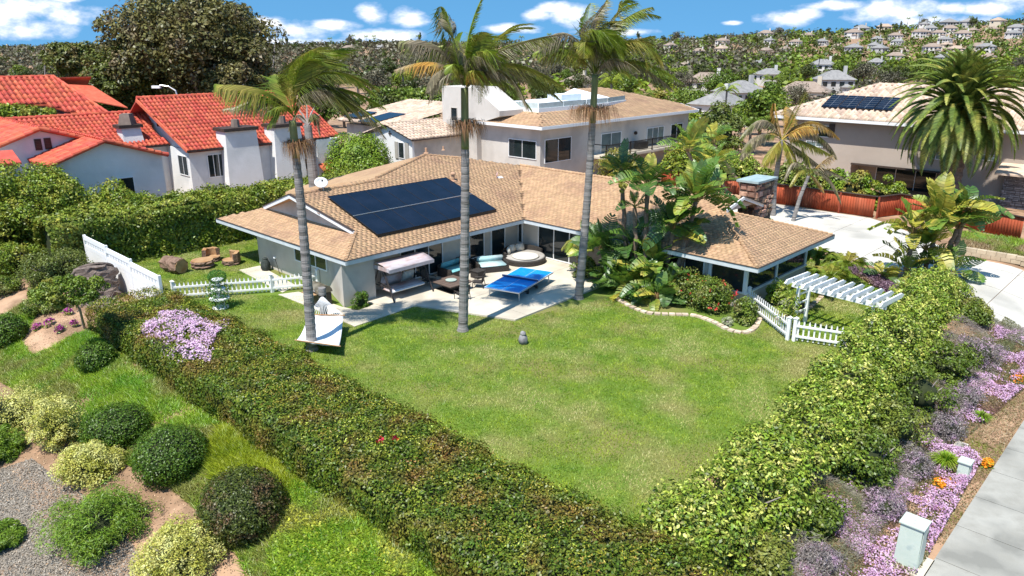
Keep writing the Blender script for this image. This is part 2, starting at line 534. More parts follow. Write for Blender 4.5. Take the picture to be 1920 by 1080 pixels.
def sample_poly(poly, n):
    P = np.array([(p[0], p[1]) for p in poly]); lo, hi = P.min(0), P.max(0)
    out = np.zeros((0, 2))
    while len(out) < n:
        q = rng.uniform(lo, hi, (max(2000, n * 2), 2))
        out = np.vstack([out, q[inpoly(q[:, 0], q[:, 1], poly)]])
    return out[:n]


def clip_cell(poly, x0, x1, y0, y1):
    def clip(P, ins, inter):
        o = []
        for i in range(len(P)):
            a, b = P[i - 1], P[i]
            if ins(b):
                if not ins(a): o.append(inter(a, b))
                o.append(b)
            elif ins(a): o.append(inter(a, b))
        return o
    def ix(v): return lambda a, b: (v, a[1] + (b[1] - a[1]) * (v - a[0]) / (b[0] - a[0]))
    def iy(v): return lambda a, b: (a[0] + (b[0] - a[0]) * (v - a[1]) / (b[1] - a[1]), v)
    P = [(p[0], p[1]) for p in poly]
    for ins, it in ((lambda p: p[0] >= x0, ix(x0)), (lambda p: p[0] <= x1, ix(x1)), (lambda p: p[1] >= y0, iy(y0)), (lambda p: p[1] <= y1, iy(y1))):
        if not P: return []
        P = clip(P, ins, it)
    return P


def slabs(root, poly, sx, sy, top, thick, m, ox=0.0, oy=0.0, gap=0.012, name='slab'):
    P = np.array([(p[0], p[1]) for p in poly]); lo, hi = P.min(0), P.max(0)
    i0, i1 = math.floor((lo[0] - ox) / sx), math.ceil((hi[0] - ox) / sx)
    j0, j1 = math.floor((lo[1] - oy) / sy), math.ceil((hi[1] - oy) / sy)
    tf = top if callable(top) else (lambda x, y: top)
    for i in range(i0, i1):
        for j in range(j0, j1):
            c = clip_cell(poly, ox + i * sx + gap, ox + (i + 1) * sx - gap, oy + j * sy + gap, oy + (j + 1) * sy - gap)
            if len(c) < 3: continue
            ar = abs(sum(c[k - 1][0] * c[k][1] - c[k][0] * c[k - 1][1] for k in range(len(c)))) / 2
            if ar < 0.02: continue
            if callable(top) and min(q[1] for q in c) < -13.5:
                mb = MB(); cx = [q[0] for q in c]; cy = [q[1] for q in c]
                for a in np.arange(min(cx), max(cx), .52):
                    for b in np.arange(min(cy), max(cy), .52):
                        k = clip_cell(c, a, a + .52, b, b + .52)
                        if len(k) > 2: mb.add([(x, y, tf(x, y)) for x, y in k], [tuple(range(len(k)))])
                mb.build(name, m, root); continue
            MB().prism(c, lambda x, y: tf(x, y) - thick, tf).build(name, m, root)


# leaves
def leaf_quads(C, N, L, Wd, droop=None):
    """rhombic leaves: centres C, facing N, half length L, half width Wd"""
    n = len(C)
    N = N / np.maximum(np.linalg.norm(N, axis=1, keepdims=True), 1e-6)
    r = rng.normal(size=(n, 3))
    if droop is not None: r = r * 0.5 + droop
    Tn = r - N * np.sum(r * N, axis=1, keepdims=True)
    Tn /= np.maximum(np.linalg.norm(Tn, axis=1, keepdims=True), 1e-6)
    Bn = np.cross(N, Tn)
    L = np.broadcast_to(np.asarray(L, float), (n,))[:, None]; Wd = np.broadcast_to(np.asarray(Wd, float), (n,))[:, None]
    V = np.stack([C - Tn * L, C + Bn * Wd + N * Wd * 0.25, C + Tn * L, C - Bn * Wd + N * Wd * 0.25], axis=1).reshape(-1, 3)
    Fc = np.arange(n * 4).reshape(n, 4)
    return V, Fc


def sph(n):
    v = rng.normal(size=(n, 3))
    return v / np.linalg.norm(v, axis=1, keepdims=True)


def vnoise(P, s, seed=0.0):
    return np.array([noise.noise(Vector((p[0] * s + seed, p[1] * s, p[2] * s))) for p in P])


def crown(center, rad, n, nclump, cr, leafL, leafW=None, up=0.35, flat=1.0, shell=0.55):
    """foliage of many leaf clumps filling an ellipsoid"""
    c = np.array(center, float); rad = np.array(rad, float)
    d = sph(nclump); rr = rng.uniform(shell, 1.0, (nclump, 1))
    cc = c + d * rad * rr
    csz = cr * rng.uniform(0.6, 1.25, nclump)
    idx = rng.integers(0, nclump, n)
    dd = sph(n); dd[:, 2] = np.where(dd[:, 2] < -0.35, -dd[:, 2] * 0.6, dd[:, 2])
    dd /= np.linalg.norm(dd, axis=1, keepdims=True)
    P = cc[idx] + dd * (csz[idx] * rng.uniform(0.72, 1.05, n))[:, None] * np.array([1, 1, flat])
    Nn = dd + rng.normal(size=(n, 3)) * 0.55 + np.array([0, 0, up])
    L = leafL * rng.uniform(0.65, 1.3, n)
    return leaf_quads(P, Nn, L, (leafW or leafL * 0.55) * rng.uniform(0.8, 1.2, n))


def blob_core(center, rad, s=0.86, seed=1.0, sub=3, flat_z=None):
    import bmesh
    bm = bmesh.new(); bmesh.ops.create_icosphere(bm, subdivisions=sub, radius=1)
    V = np.array([v.co[:] for v in bm.verts]); Fc = np.array([[v.index for v in f.verts] for f in bm.faces]); bm.free()
    nn = vnoise(V, 1.7, seed)[:, None]
    V = V * (1 + nn * 0.18) * np.array(rad) * s + np.array(center)
    return V, Fc


def shrub_ball(name, label, cat, base, rad, m, n=5000, leaf=0.035, bump=0.10, group=None, bseed=None, loose=0.0, coremat=None, fs=1.6):
    """clipped or loose round shrub: a near-black core painted as inner shade and a skin of leaves"""
    base = Vector(base)
    root = thing(name, label, cat, base, group)
    c = np.array([base.x, base.y, base.z + rad[2] * 0.62])
    sd_ = bseed if bseed is not None else rnd.uniform(0, 99)
    V, Fc = blob_core(c, rad, 0.84, sd_)
    V[:, 2] = np.maximum(V[:, 2], base.z - 0.25)
    npart('stems_and_shade', V, Fc, coremat or CORE, root)  # solid dark core, its colour stands in for shade inside the shrub
    d = sph(n); d = d[d[:, 2] > -0.75]
    nn = vnoise(d, fs, sd_) * 1.0 + vnoise(d, fs * 2.7, sd_ + 5) * 0.6
    r = 1 + nn * bump + rng.uniform(-0.10 - loose * 0.3, 0.05 + loose, len(d))
    P = c + d * np.array(rad) * r[:, None]
    k = P[:, 2] > base.z - 0.1
    P, d = P[k], d[k]
    Nn = d / np.array(rad) * min(rad) + rng.normal(size=d.shape) * 0.5 + np.array([0, 0, 0.25])
    V, Fc = leaf_quads(P, Nn, leaf * rng.uniform(0.7, 1.3, len(P)), leaf * 0.5 * rng.uniform(0.8, 1.2, len(P)))
    npart('foliage', V, Fc, m, root)
    return root


def blades(P, h, w, m, name, lean=0.4, parent=None, kind='stuff', tuft=None, zf=height):
    n = len(P)
    z = zf(P[:, 0], P[:, 1]) if callable(zf) else np.full(n, zf)
    B = np.column_stack([P, z])
    a = rng.uniform(0, 2 * np.pi, n)
    d = np.column_stack([np.cos(a), np.sin(a), np.zeros(n)])
    hh = (h * rng.uniform(0.55, 1.25, n))[:, None]
    a2 = rng.uniform(0, 2 * np.pi, n)
    l = np.column_stack([np.cos(a2), np.sin(a2), np.zeros(n)]) * hh * lean * rng.uniform(0.3, 1.6, (n, 1))
    V = np.stack([B - d * w, B + d * w, B + l + np.array([0, 0, 1]) * hh], axis=1).reshape(-1, 3)
    return npart(name, V, np.arange(n * 3).reshape(n, 3), m, parent, kind)


# roof covering of separate pieces
def piece_mesh(kind, pw, pl):
    if kind == 'shingle':
        a, b = pw / 2 - 0.006, pl * 1.12
        V = [(-a, 0, 0.0), (a, 0, 0.0), (a, b, 0.0), (-a, b, 0.0), (-a, 0, 0.024), (a, 0, 0.024), (a, b, 0.006), (-a, b, 0.006)]
        Fq = [(4, 5, 6, 7), (0, 1, 5, 4), (1, 2, 6, 5), (3, 0, 4, 7)]
    else:
        V = []; Fq = []
        ns = 5
        prof = []
        for k in range(ns + 1):
            an = math.pi * k / ns
            prof.append((-math.cos(an) * pw * 0.34 - pw * 0.12, math.sin(an) * pw * 0.30 + 0.02))
        prof.append((pw * 0.5, 0.012))
        b = pl * 1.1
        for (x, z) in prof:
            V.append((x, 0, z + 0.035)); V.append((x, b, z))
        for k in range(len(prof) - 1):
            Fq.append((2 * k, 2 * k + 2, 2 * k + 3, 2 * k + 1))
        # butt end
        for k in range(len(prof) - 1):
            i = len(V)
            V += [(prof[k][0], 0, 0.0), (prof[k + 1][0], 0, 0.0)]
            Fq.append((i, i + 1, 2 * k + 2, 2 * k))
    return np.array(V, float), np.array(Fq, int)


def cover(root, part, poly, zf, edir, kind, pw, pl, m, um, single=300, name=None, cap_layers=True, thick=0.09):
    """roof slope: poly in plan, zf(x,y) its height, edir the direction of the eave; laid with separate pieces in courses"""
    name = name or ('shingle' if kind == 'shingle' else 'roof_tile')
    base = MB().prism(poly, lambda x, y: zf(x, y) - thick, lambda x, y: zf(x, y)).build(part, um, root)
    e = Vector((edir[0], edir[1], 0)).normalized()
    # upslope in plan
    g = Vector((zf(1, 0) - zf(0, 0), zf(0, 1) - zf(0, 0), 0)); sl = g.length; g.normalize()
    s3 = Vector((g.x, g.y, sl)).normalized()
    nr = e.cross(s3).normalized()
    if nr.z < 0: e = -e; nr = e.cross(s3).normalized()
    M = Matrix((e, s3, nr)).transposed()
    hs = pl * s3.xy.length
    P2 = [(Vector((p[0], p[1], 0)).dot(e), Vector((p[0], p[1], 0)).dot(g)) for p in poly]
    e0, e1 = min(p[0] for p in P2), max(p[0] for p in P2)
    g0, g1 = min(p[1] for p in P2), max(p[1] for p in P2)
    sites = []
    row = 0
    y = g0
    while y < g1:
        xo = e0 + (pw * 0.5 if (row % 2 and kind == 'shingle') else 0) + (rnd.uniform(-0.04, 0.04) if kind == 'shingle' else 0)
        x = xo
        while x < e1 + pw:
            if inpoly(np.array([x]), np.array([y + hs * 0.5]), P2)[0]:
                sites.append((x, y))
            x += pw
        y += hs; row += 1
    PV_, PF = piece_mesh(kind, pw, pl)
    Mn = np.array(M)
    sites = [(x, y, e * x + g * y) for x, y in sites]
    sites.sort(key=lambda q: (q[2].xy - CAM.xy).length)
    off = parent_loc(base)
    pm_ = npmesh(name, PV_ * np.array([0.99, 1, 1]), PF); pm_.materials.append(m)
    rot = M.to_euler()
    allV = []; allF = []; nb = 0
    for k, (x, y, p) in enumerate(sites):
        p = Vector((p.x, p.y, zf(p.x, p.y) + 0.003))
        jit = rnd.uniform(-0.012, 0.012) if kind == 'shingle' else rnd.uniform(-0.01, 0.01)
        p = p + s3 * jit + nr * rnd.uniform(0, 0.006)
        if k < single:
            o = bpy.data.objects.new(name, pm_); COL.objects.link(o)
            o.parent = base; o.location = p - off; o.rotation_euler = rot
        else:
            allV.append(PV_ @ Mn.T + np.array(p)); allF.append(PF + nb); nb += len(PV_)
    if allV:
        npart(name + '_courses', np.vstack(allV), np.vstack(allF), m, base, 'stuff')
    return base


def ridge(root, a, b, m, r=0.09, step=0.3, name='ridge_cap', half=True):
    """row of overlapping caps along a ridge or hip, one object"""
    a = Vector(a); b = Vector(b); L = (b - a).length; n = max(1, int(L / step)); d = (b - a) / n
    mb = MB()
    for i in range(n):
        p0 = a + d * i; p1 = a + d * (i + 1.12)
        mb.tube([p0 + Vector((0, 0, 0.03)), p1], [r * 1.06, r * 0.9], 8)
    return mb.build(name, m, root)


def window(root, ax, val, A, B, panes=2, fm=None, gm=None, depth=0.05, name='window', fw=0.05, sill=False, mull_h=False, outw=-1):
    """window or glass door given by two opposite picture corners on a wall plane ax=val; frame part, panes sub-parts"""
    fm = fm or WHITE; gm = gm or GLASS
    a = Q(A[0], A[1], ax, val); b = Q(B[0], B[1], ax, val)
    i = 1 - 'xy'.index(ax)
    h0, h1 = sorted((a[i], b[i])); z0, z1 = sorted((a.z, b.z))
    return window_at(root, ax, val, h0, h1, z0, z1, panes, fm, gm, depth, name, fw, outw)


def window_at(root, ax, val, h0, h1, z0, z1, panes=2, fm=None, gm=None, depth=0.05, name='window', fw=0.05, outw=-1):
    fm = fm or WHITE; gm = gm or GLASS
    o0, o1 = (val - depth, val + 0.02) if outw < 0 else (val - 0.02, val + depth)
    def bx(mb, ha, hb, za, zb, t0, t1):
        if ax == 'y': mb.box(ha, hb, t0, t1, za, zb)
        else: mb.box(t0, t1, ha, hb, za, zb)
    f = MB()
    bx(f, h0, h1, z0, z0 + fw, o0, o1); bx(f, h0, h1, z1 - fw, z1, o0, o1)
    bx(f, h0, h0 + fw, z0 + fw, z1 - fw, o0, o1); bx(f, h1 - fw, h1, z0 + fw, z1 - fw, o0, o1)
    wpan = (h1 - h0 - 2 * fw) / panes
    for k in range(1, panes):
        c = h0 + fw + wpan * k
        bx(f, c - fw * 0.4, c + fw * 0.4, z0 + fw, z1 - fw, o0 + 0.006 * (1 if outw < 0 else -1), o1)
    fo = f.build(name, fm, root)
    for k in range(panes):
        a_ = h0 + fw + wpan * k + (fw * 0.4 if k else 0) + 0.002; b_ = h0 + fw + wpan * (k + 1) - (fw * 0.4 if k < panes - 1 else 0) - 0.002
        g = MB()
        q0 = (val - depth * 0.45, val - depth * 0.3) if outw < 0 else (val + depth * 0.3, val + depth * 0.45)
        bx(g, a_, b_, z0 + fw + 0.002, z1 - fw - 0.002, *q0)
        g.build('pane', gm, fo)
    return fo


# ---------------------------------------------------------------- ground
def axis_samples(lo, hi, fine0, fine1, st):
    v = list(np.arange(fine0, fine1, st))
    x = fine1; d = st
    while x < hi: v.append(x); x += d; d *= 1.11
    v.append(hi); x = fine0 - st; d = st
    while x > lo: v.append(x); x -= d; d *= 1.11
    v.append(lo)
    return np.array(sorted(v))


gx = axis_samples(-2500, 4500, -24, 30, 0.6); gy = axis_samples(-2500, 4500, -26, 18, 0.6)
GX, GY = np.meshgrid(gx, gy, indexing='ij')
GZ = height(GX, GY)
nx, ny = GX.shape
idx = np.arange(nx * ny).reshape(nx, ny)
GF = np.stack([idx[:-1, :-1], idx[1:, :-1], idx[1:, 1:], idx[:-1, 1:]], axis=-1).reshape(-1, 4)
GROUND = mat('scrub_ground', (0.34, 0.205, 0.125), (0.46, 0.30, 0.19), scale=0.9, bump=0.6, bscale=9, c3=(0.24, 0.15, 0.09), scale3=0.8, lo3=0.42, hi3=0.55, rough=0.95)
ground = npart('ground', np.stack([GX, GY, GZ], axis=-1).reshape(-1, 3), GF, GROUND)
tag(ground, 'bare brown and scrubby ground under the gardens and hills', kind='structure')


def sheet(name, poly, off, m, label=None, kind='structure', step=0.3, parent=None):
    """thin sheet that follows the ground inside poly"""
    P = np.array([(p[0], p[1]) for p in poly]); lo, hi = P.min(0), P.max(0)
    mb = MB()
    i0, i1 = math.floor(lo[0] / step), math.ceil(hi[0] / step); j0, j1 = math.floor(lo[1] / step), math.ceil(hi[1] / step)
    for i in range(i0, i1):
        for j in range(j0, j1):
            x, y = i * step, j * step
            ins = inpoly(np.array([x, x + step, x, x + step]), np.array([y, y, y + step, y + step]), P)
            if ins.all(): c = [(x, y), (x + step, y), (x + step, y + step), (x, y + step)]
            elif ins.any(): c = clip_cell(poly, x, x + step, y, y + step)
            else: continue
            if len(c) < 3: continue
            mb.add([(a, b, float(height(a, b)) + off) for a, b in c], [tuple(range(len(c)))])
    o = mb.build(name, m, parent, kind=kind)
    if label: o['label'] = label
    return o


# lawn: everything between the two hedges and the house
lawn_poly = [(-5.2, -16.6), (19.5, -16.2), (20.6, -11.8), (19.6, -9.3), (17.6, -7), (11, 3), (8, 13.3), (-4, 13.6), (-5.2, 13), (-5.2, 4)]
lawn = MB().prism(lawn_poly, -0.2, 0.004).build('lawn_ground', LAWN, kind='structure')
lawn['label'] = 'mown back lawn between the two hedges and the house'
# gravel mulch at the far lower left
mul_poly = [T(*p) for p in ((-60, 900), (60, 860), (110, 900), (205, 960), (260, 1040), (480, 1110), (-120, 1180))]
sheet('gravel_bed', mul_poly, 0.012, MULCH, 'grey gravel and bark mulch at the lower left corner')
mul2 = [T(*p) for p in ((-20, 530), (60, 520), (150, 560), (120, 610), (40, 680), (-40, 680))]
# sidewalk
walk = thing('sidewalk', None, None, (2, -21.9, -0.62)); walk['kind'] = 'structure'; walk['label'] = 'concrete sidewalk along the street'
wz = lambda x, y: float(height(0, -21.9)) + 0.05
slabs(walk, [(-12, -21.28), (46, -21.28), (46, -22.85), (-12, -22.85)], 1.6, 3, wz(0, 0), 0.12, WALKC, ox=0.35, oy=-23, gap=0.010, name='slab')
MB().box(-12, 46, -22.86, -23.05, wz(0, 0) - 0.35, wz(0, 0) + 0.0).build('kerb', WALKC, walk)
road = MB().box(-30, 60, -34, -23.06, wz(0, 0) - 0.4, wz(0, 0) - 0.14).build('road', mat('asphalt', (0.045, 0.045, 0.047), (0.07, 0.07, 0.07), scale=8, bump=0.4, rough=0.9), kind='structure')
road['label'] = 'asphalt street beyond the sidewalk'
# driveway
drive = thing('driveway', None, None, (26, -10, 0)); drive['kind'] = 'structure'; drive['label'] = 'bright concrete driveway beside the house'
dpoly = [(18.6, -8.0), (19.3, -2), (24, 4), (31.4, 4), (31.4, -9.0), (30.4, -10.6), (26.5, -14.6), (25.6, -15.3), (25.3, -18.0), (24, -21.27), (14.6, -21.27), (16.2, -19.3), (18.6, -17.4), (19.2, -14.4), (21.3, -12.2), (22.0, -10.3), (20.8, -9.1)]
def dz(x, y): return float(height(x, y)) + 0.03
slabs(drive, dpoly, 3.1, 3.1, lambda x, y: dz(x, y), 0.12, DRIVE, ox=18.0, oy=-21.2, gap=0.012)
# patio and path
patio = thing('patio', None, None, (5, 0, 0)); patio['kind'] = 'structure'; patio['label'] = 'pale concrete patio and path along the house'
pp = [Q(665, 618, 'z', 0.06), Q(780, 573, 'z', 0.06), Q(966, 600, 'z', 0.06), Q(1080, 522, 'z', 0.06)]
PATZ = 0.075
slabs(patio, [(pp[1].x, pp[1].y), (pp[2].x, pp[2].y), (10.0, pp[2].y + 0.25), (11.2, -3.6), (11.2, 2.5), (0.95, 2.5), (0.95, 0.2), (1.1, -0.9)], 3.4, 3.3, PATZ, 0.25, CONC, ox=0.9, oy=-5.9, gap=0.008)
plow = [Q(*p, 'z', 0.03) for p in ((522, 552), (560, 547), (640, 575), (672, 582), (712, 566), (780, 573), (665, 612), (600, 583))]
slabs(patio, [(p.x, p.y) for p in plow], 2.4, 2.4, 0.035, 0.2, CONC, ox=-2.0, oy=-2.0, gap=0.008, name='slab')
pst = [Q(*p, 'z', 0.03) for p in ((448, 506), (487, 498), (555, 535), (530, 548))]
slabs(patio, [(p.x, p.y) for p in pst], 1.6, 1.6, 0.03, 0.2, CONC, ox=-2.0, oy=-2.0, gap=0.008, name='slab')

# ---------------------------------------------------------------- main house
S = 0.313
EZ = 2.0
house = thing('ranch_house', 'single storey grey stucco ranch house with tan shingle roof and patio', 'house', (5, 0.5, 0))
zA = lambda x, y: EZ + S * y                    # slope facing the lawn
zAb = lambda x, y: EZ + S * (10.86 - y)
zL = lambda x, y: EZ + S * x                    # skirt at the left end
zB = lambda x, y: EZ + S * (x - 10.19)          # right wing front
zE = lambda x, y: EZ + S * (12.04 + y)          # right wing end
fA = [(0, 0), (10.19, 0), (15.1, 4.91), (12.4, 6.6), (10.4, 7.56), (5.9, 5.9), (0.95, 5.43), (1.7, 1.7)]
cover(house, 'roof_slope', fA, zA, (1, 0), 'shingle', 0.24, 0.165, SHING, SHUND, 300)
cover(house, 'roof_slope', [(0, 0), (1.75, 1.75), (1.75, 9.11), (0, 10.86)], zL, (0, 1), 'shingle', 0.24, 0.165, SHING, SHUND, 220)
cover(house, 'roof_slope', [(10.19, 0), (10.19, -12.04), (13.8, -8.43), (15.1, -8.66), (15.1, 4.91)], zB, (0, 1), 'shingle', 0.24, 0.165, SHING, SHUND, 300)
cover(house, 'roof_slope', [(10.19, -12.04), (17.38, -12.04), (13.8, -8.44)], zE, (1, 0), 'shingle', 0.24, 0.165, SHING, SHUND, 220)
# back slopes
bk = MB()
bk.prism([(0, 10.86), (1.7, 9.16), (0.95, 5.44), (5.9, 5.44), (5.9, 10.86)], lambda x, y: zAb(x, y) - 0.1, zAb)
z_r = lambda x, y: 4.36 - 0.25 * max(0, y - 7.5) - 0.0 * x
bk.add([(5.9, 5.9, zA(0, 5.9)), (10.4, 7.56, zA(0, 7.56)), (12.4, 6.6, zA(0, 6.6)), (15.1, 4.91, zA(0, 4.91)),
        (20, 10, 1.95), (20, 15, 1.95), (5.0, 15, 1.95), (5.0, 10.86, 1.95)],
       [(0, 7, 6, 1), (1, 6, 5, 2), (2, 5, 4, 3)])
bk.add([(15.11, 4.91, zB(15.1, 0)), (15.11, -8.66, zB(15.1, 0)), (17.6, -8.66, 2.75), (17.6, -6.0, 2.75), (20, -5.5, 2.0), (20, 10, 1.95)], [(0, 1, 2, 3), (0, 3, 4, 5)])
bk.add([(17.38, -12.04, 2.0), (13.8, -8.44, zE(0, -8.44)), (17.38, -8.44, 2.0)], [(0, 1, 2)])
bk.build('back_roof', SHING, house)
# ridges, hips
def hp(x, y, f): return (x, y, f(x, y) + 0.01)
ridge(house, hp(0.02, 0.02, zA), hp(1.7, 1.7, zA), SHING, r=0.07, step=0.22, name='hip_cap')
ridge(house, hp(1.0, 5.45, zA), hp(5.9, 5.6, zA), SHING, r=0.08, step=0.24)
ridge(house, hp(5.9, 5.85, zA), hp(10.4, 7.5, zA), SHING, r=0.08, step=0.24, name='hip_cap')
ridge(house, hp(10.4, 7.5, zA), hp(12.4, 6.55, zA), SHING, r=0.06, step=0.24, name='ridge_cap')
ridge(house, hp(15.1, 4.85, zB), hp(15.1, -8.6, zB), SHING, r=0.08, step=0.24)
ridge(house, hp(10.21, -12.02, zB), hp(13.75, -8.47, zB), SHING, r=0.075, step=0.22, name='hip_cap')
ridge(house, hp(17.33, -12.0, zE), hp(13.85, -8.5, zE), SHING, r=0.06, step=0.22, name='hip_cap')
# fascias and gutters
def fascia(a, b, h=0.17, t=0.05, dz_=0.0, name='fascia', m=FASC):
    a = Vector(a); b = Vector(b)
    return MB().bar(a - Vector((0, 0, h / 2 - dz_)), b - Vector((0, 0, h / 2 - dz_)), t, h).build(name, m, house)
for a, b in (((-0.03, 10.86, EZ), (-0.03, -0.055, EZ)), ((-0.003, -0.03, EZ), (10.16, -0.03, EZ)), ((10.16, -0.06, EZ), (10.16, -12.09, EZ)), ((10.19, -12.07, EZ), (17.40, -12.07, EZ)), ((17.41, -12.09, EZ), (17.41, -8.5, EZ))):
    fascia(a, b)
    aa, bb = Vector(a), Vector(b)
    MB().bar(aa + Vector((0, 0, 0.015)), bb + Vector((0, 0, 0.015)), 0.09, 0.02).build('drip_edge', DARKT, house)
# soffit
sof = MB()
sof.box(0.0, 10.2, 0.0, 10.8, EZ - 0.14, EZ - 0.12); sof.box(10.21, 17.37, -12.0, 3, EZ - 0.14, EZ - 0.12)
sof.build('soffit', STUC, house)
# Dutch gable at the left end
gz = lambda x, y: 0
MB().wallprism([(1.95, EZ + 0.55), (8.9, EZ + 0.55), (5.43, 3.62)], 1.62, 1.72, 'x').build('gable_wall', STUC, house)
for y0, y1, ya in ((1.72, 5.43, 0), (9.2, 5.43, 0)):
    zz = lambda y: EZ + S * (y if y <= 5.43 else 10.86 - y)
    MB().bar((1.62 if abs(y0 - 5.43) > 1 else .95, y0, zz(y0) + 0.0), (0.92, y1, zz(y1) + 0.0), 0.06, 0.17).build('barge_board', WHITE, house)
    MB().bar((1.62, y0, zz(y0) + 0.10), (0.92, y1, zz(y1) + 0.10), 0.12, 0.03).build('drip_edge', DARKT, house)
# little gable over the right end
MB().wallprism([(13.9, 3.02), (16.7, 3.0), (15.1, 3.44)], -8.50, -8.40, 'y').build('gable_wall', STUC, house)
MB().bar((13.8, -8.68, zB(13.8, 0)), (15.1, -8.78, zB(15.1, 0)), 0.05, 0.14).build('barge_board', WHITE, house)
MB().bar((15.1, -8.78, zB(15.1, 0)), (17.3, -8.68, 2.86), 0.05, 0.14).build('barge_board', WHITE, house)
MB().bar((15.1, -8.75, zB(15.1, 0) + .09), (17.3, -8.65, 2.95), 0.3, 0.03).build('drip_edge', DARKT, house)
# walls
WA = 1.1      # patio wall
WL = 0.8      # left end wall
WB = 10.9     # right wing front wall
walls = MB()
walls.prism([(WL, WA), (WB, WA), (13, WA + 0.01), (13, 8.6), (WL, 8.6)], 0, EZ - 0.145)
walls.build('wall', STUC, house)
MB().prism([(-0.02, 0.30), (1.55, 0.30), (1.55, WA - 0.002), (0.798, WA - 0.002), (0.798, 2.4), (0.72, 2.4)], 0, EZ - 0.15).build('wing_wall', STUC, house)
MB().box(WB, 17.0, -9.6, WA - 0.002, 0, EZ - 0.145).build('wall', STUC, house)
# sunroom at the right end: low wall, posts, glazing
MB().box(WB - 0.001, 16.6, -11.3, -9.602, 0, 0.62).build('low_wall', STUC, house)
for (x, y) in ((WB + 0.05, -11.25), (13.6, -11.25), (16.5, -11.25), (WB + 0.05, -9.7)):
    MB().box(x - 0.07, x + 0.07, y - 0.07, y + 0.07, 0.622, EZ - 0.145).build('post', WHITE, house)
MB().box(WB - 0.06, WB + 0.14, -11.36, -9.6, 0.622, 0.68).build('sill', WHITE, house)
MB().box(WB + .142, 16.6, -11.36, -11.16, 0.622, 0.68).build('sill', WHITE, house)
MB().box(WB + 0.03, WB + 0.05, -11.17, -9.78, 0.682, EZ - 0.15).build('pane', GLASS, house)
MB().box(WB + 0.13, 13.52, -11.27, -11.25, 0.682, EZ - 0.15).build('pane', GLASS, house)
MB().box(13.68, 16.42, -11.27, -11.25, 0.682, EZ - 0.15).build('pane', GLASS, house)
# openings on the patio side and the left end
window_at(house, 'y', WA, 3.45, 5.9, 0.10, 1.78, 3, name='glass_door')
window_at(house, 'y', WA, 7.55, 8.55, 0.3, 1.78, 1, name='window')
window_at(house, 'y', WA, 9.0, 9.98, 0.10, 1.78, 1, name='glass_door')
window_at(house, 'x', WB, 0.72, 1.04, 0.55, 1.78, 1, name='window')
window_at(house, 'x', WB, -4.3, -0.32, 0.10, 1.78, 4, name='glass_door')
window_at(house, 'x', WB, -7.2, -5.2, 0.45, 1.78, 2, name='window')
window_at(house, 'x', WB, -9.45, -7.6, 0.75, 1.75, 2, name='window')
window_at(house, 'x', WL, 5.55, 6.85, 1.48, 1.76, 2, name='window')
window_at(house, 'x', WL, 2.62, 5.2, 0.86, 1.66, 3, name='window')
# roof furniture
def zroof(x, y): return max(min(zA(x, y), 4.4), 0)
for (px, py, r, h, cap) in ((800, 312, 0.07, 0.30, 0), (832, 307, 0.05, 0.22, 0), (849, 312, 0.09, 0.34, 1)):
    p = Q(px, py, 'z', 3.9)
    zz = zA(p.x, p.y) if p.y < 7 else 4.2
    for _ in range(4):
        p = Q(px, py, 'z', zz); zz = min(zA(p.x, p.y), 4.3)
    mb = MB().lathe((p.x, p.y, zz - 0.02), [(r * 2.2, 0), (r * 2.0, 0.03), (r, 0.05), (r, h)], 12)
    if cap: mb.lathe((p.x, p.y, zz + h - 0.02), [(r * 1.6, 0), (r * 1.6, 0.06), (r * 0.7, 0.12)], 12)
    tag(mb.build('roof_vent', mat('vent_paint%d' % px, (0.42, 0.25, 0.16), (0.5, 0.32, 0.2), rough=0.8)),
        {800: 'short square topped brown vent pipe, leftmost on the tan house roof', 832: 'thin tan vent pipe in the middle of the roof vents', 849: 'dark capped vent pipe beside the centre palm trunk'}[px], 'roof vent', 'vents on the tan house roof')
def roofpt(px, py):
    zz = 3.0
    for _ in range(8):
        p = Q(px, py, 'z', zz); zz = zA(p.x, p.y)
    return Vector((p.x, p.y, zz))
pv = roofpt(903, 311)
vb = thing('box_vent', 'low square dark box vent near the ridge of the tan roof', 'roof vent', pv)
MB().box(pv.x - 0.14, pv.x + 0.14, pv.y - 0.12, pv.y + 0.12, pv.z - 0.04, pv.z + 0.07).build('hood', ALU, vb)
MB().box(pv.x - 0.10, pv.x + 0.10, pv.y - 0.125, pv.y - 0.121, pv.z - 0.0, pv.z + 0.045).build('opening', BLACK, vb)
pa = roofpt(932, 392)
an = thing('vent_stack', 'bent pinkish pipe and flashing beside the lower right corner of the solar array', 'roof pipe', pa)
MB().tube([pa, pa + Vector((0, 0, 0.2)), pa + Vector((0.08, 0.03, 0.34))], 0.03, 8).build('pipe', mat('pink_pipe', (0.62, 0.40, 0.36)), an)
MB().tube([pa + Vector((.02, 0, 0.10)), pa + Vector((-0.12, -0.05, 0.22))], 0.018, 6).build('pipe_arm', MATS['pink_pipe'], an)
MB().prism([(pa.x + 0.1, pa.y - 0.08), (pa.x + 0.42, pa.y - 0.08), (pa.x + 0.42, pa.y + 0.1), (pa.x + 0.1, pa.y + 0.1)], lambda x, y: zA(x, y) + 0.03, lambda x, y: zA(x, y) + 0.05).build('flashing', WHITE, an)

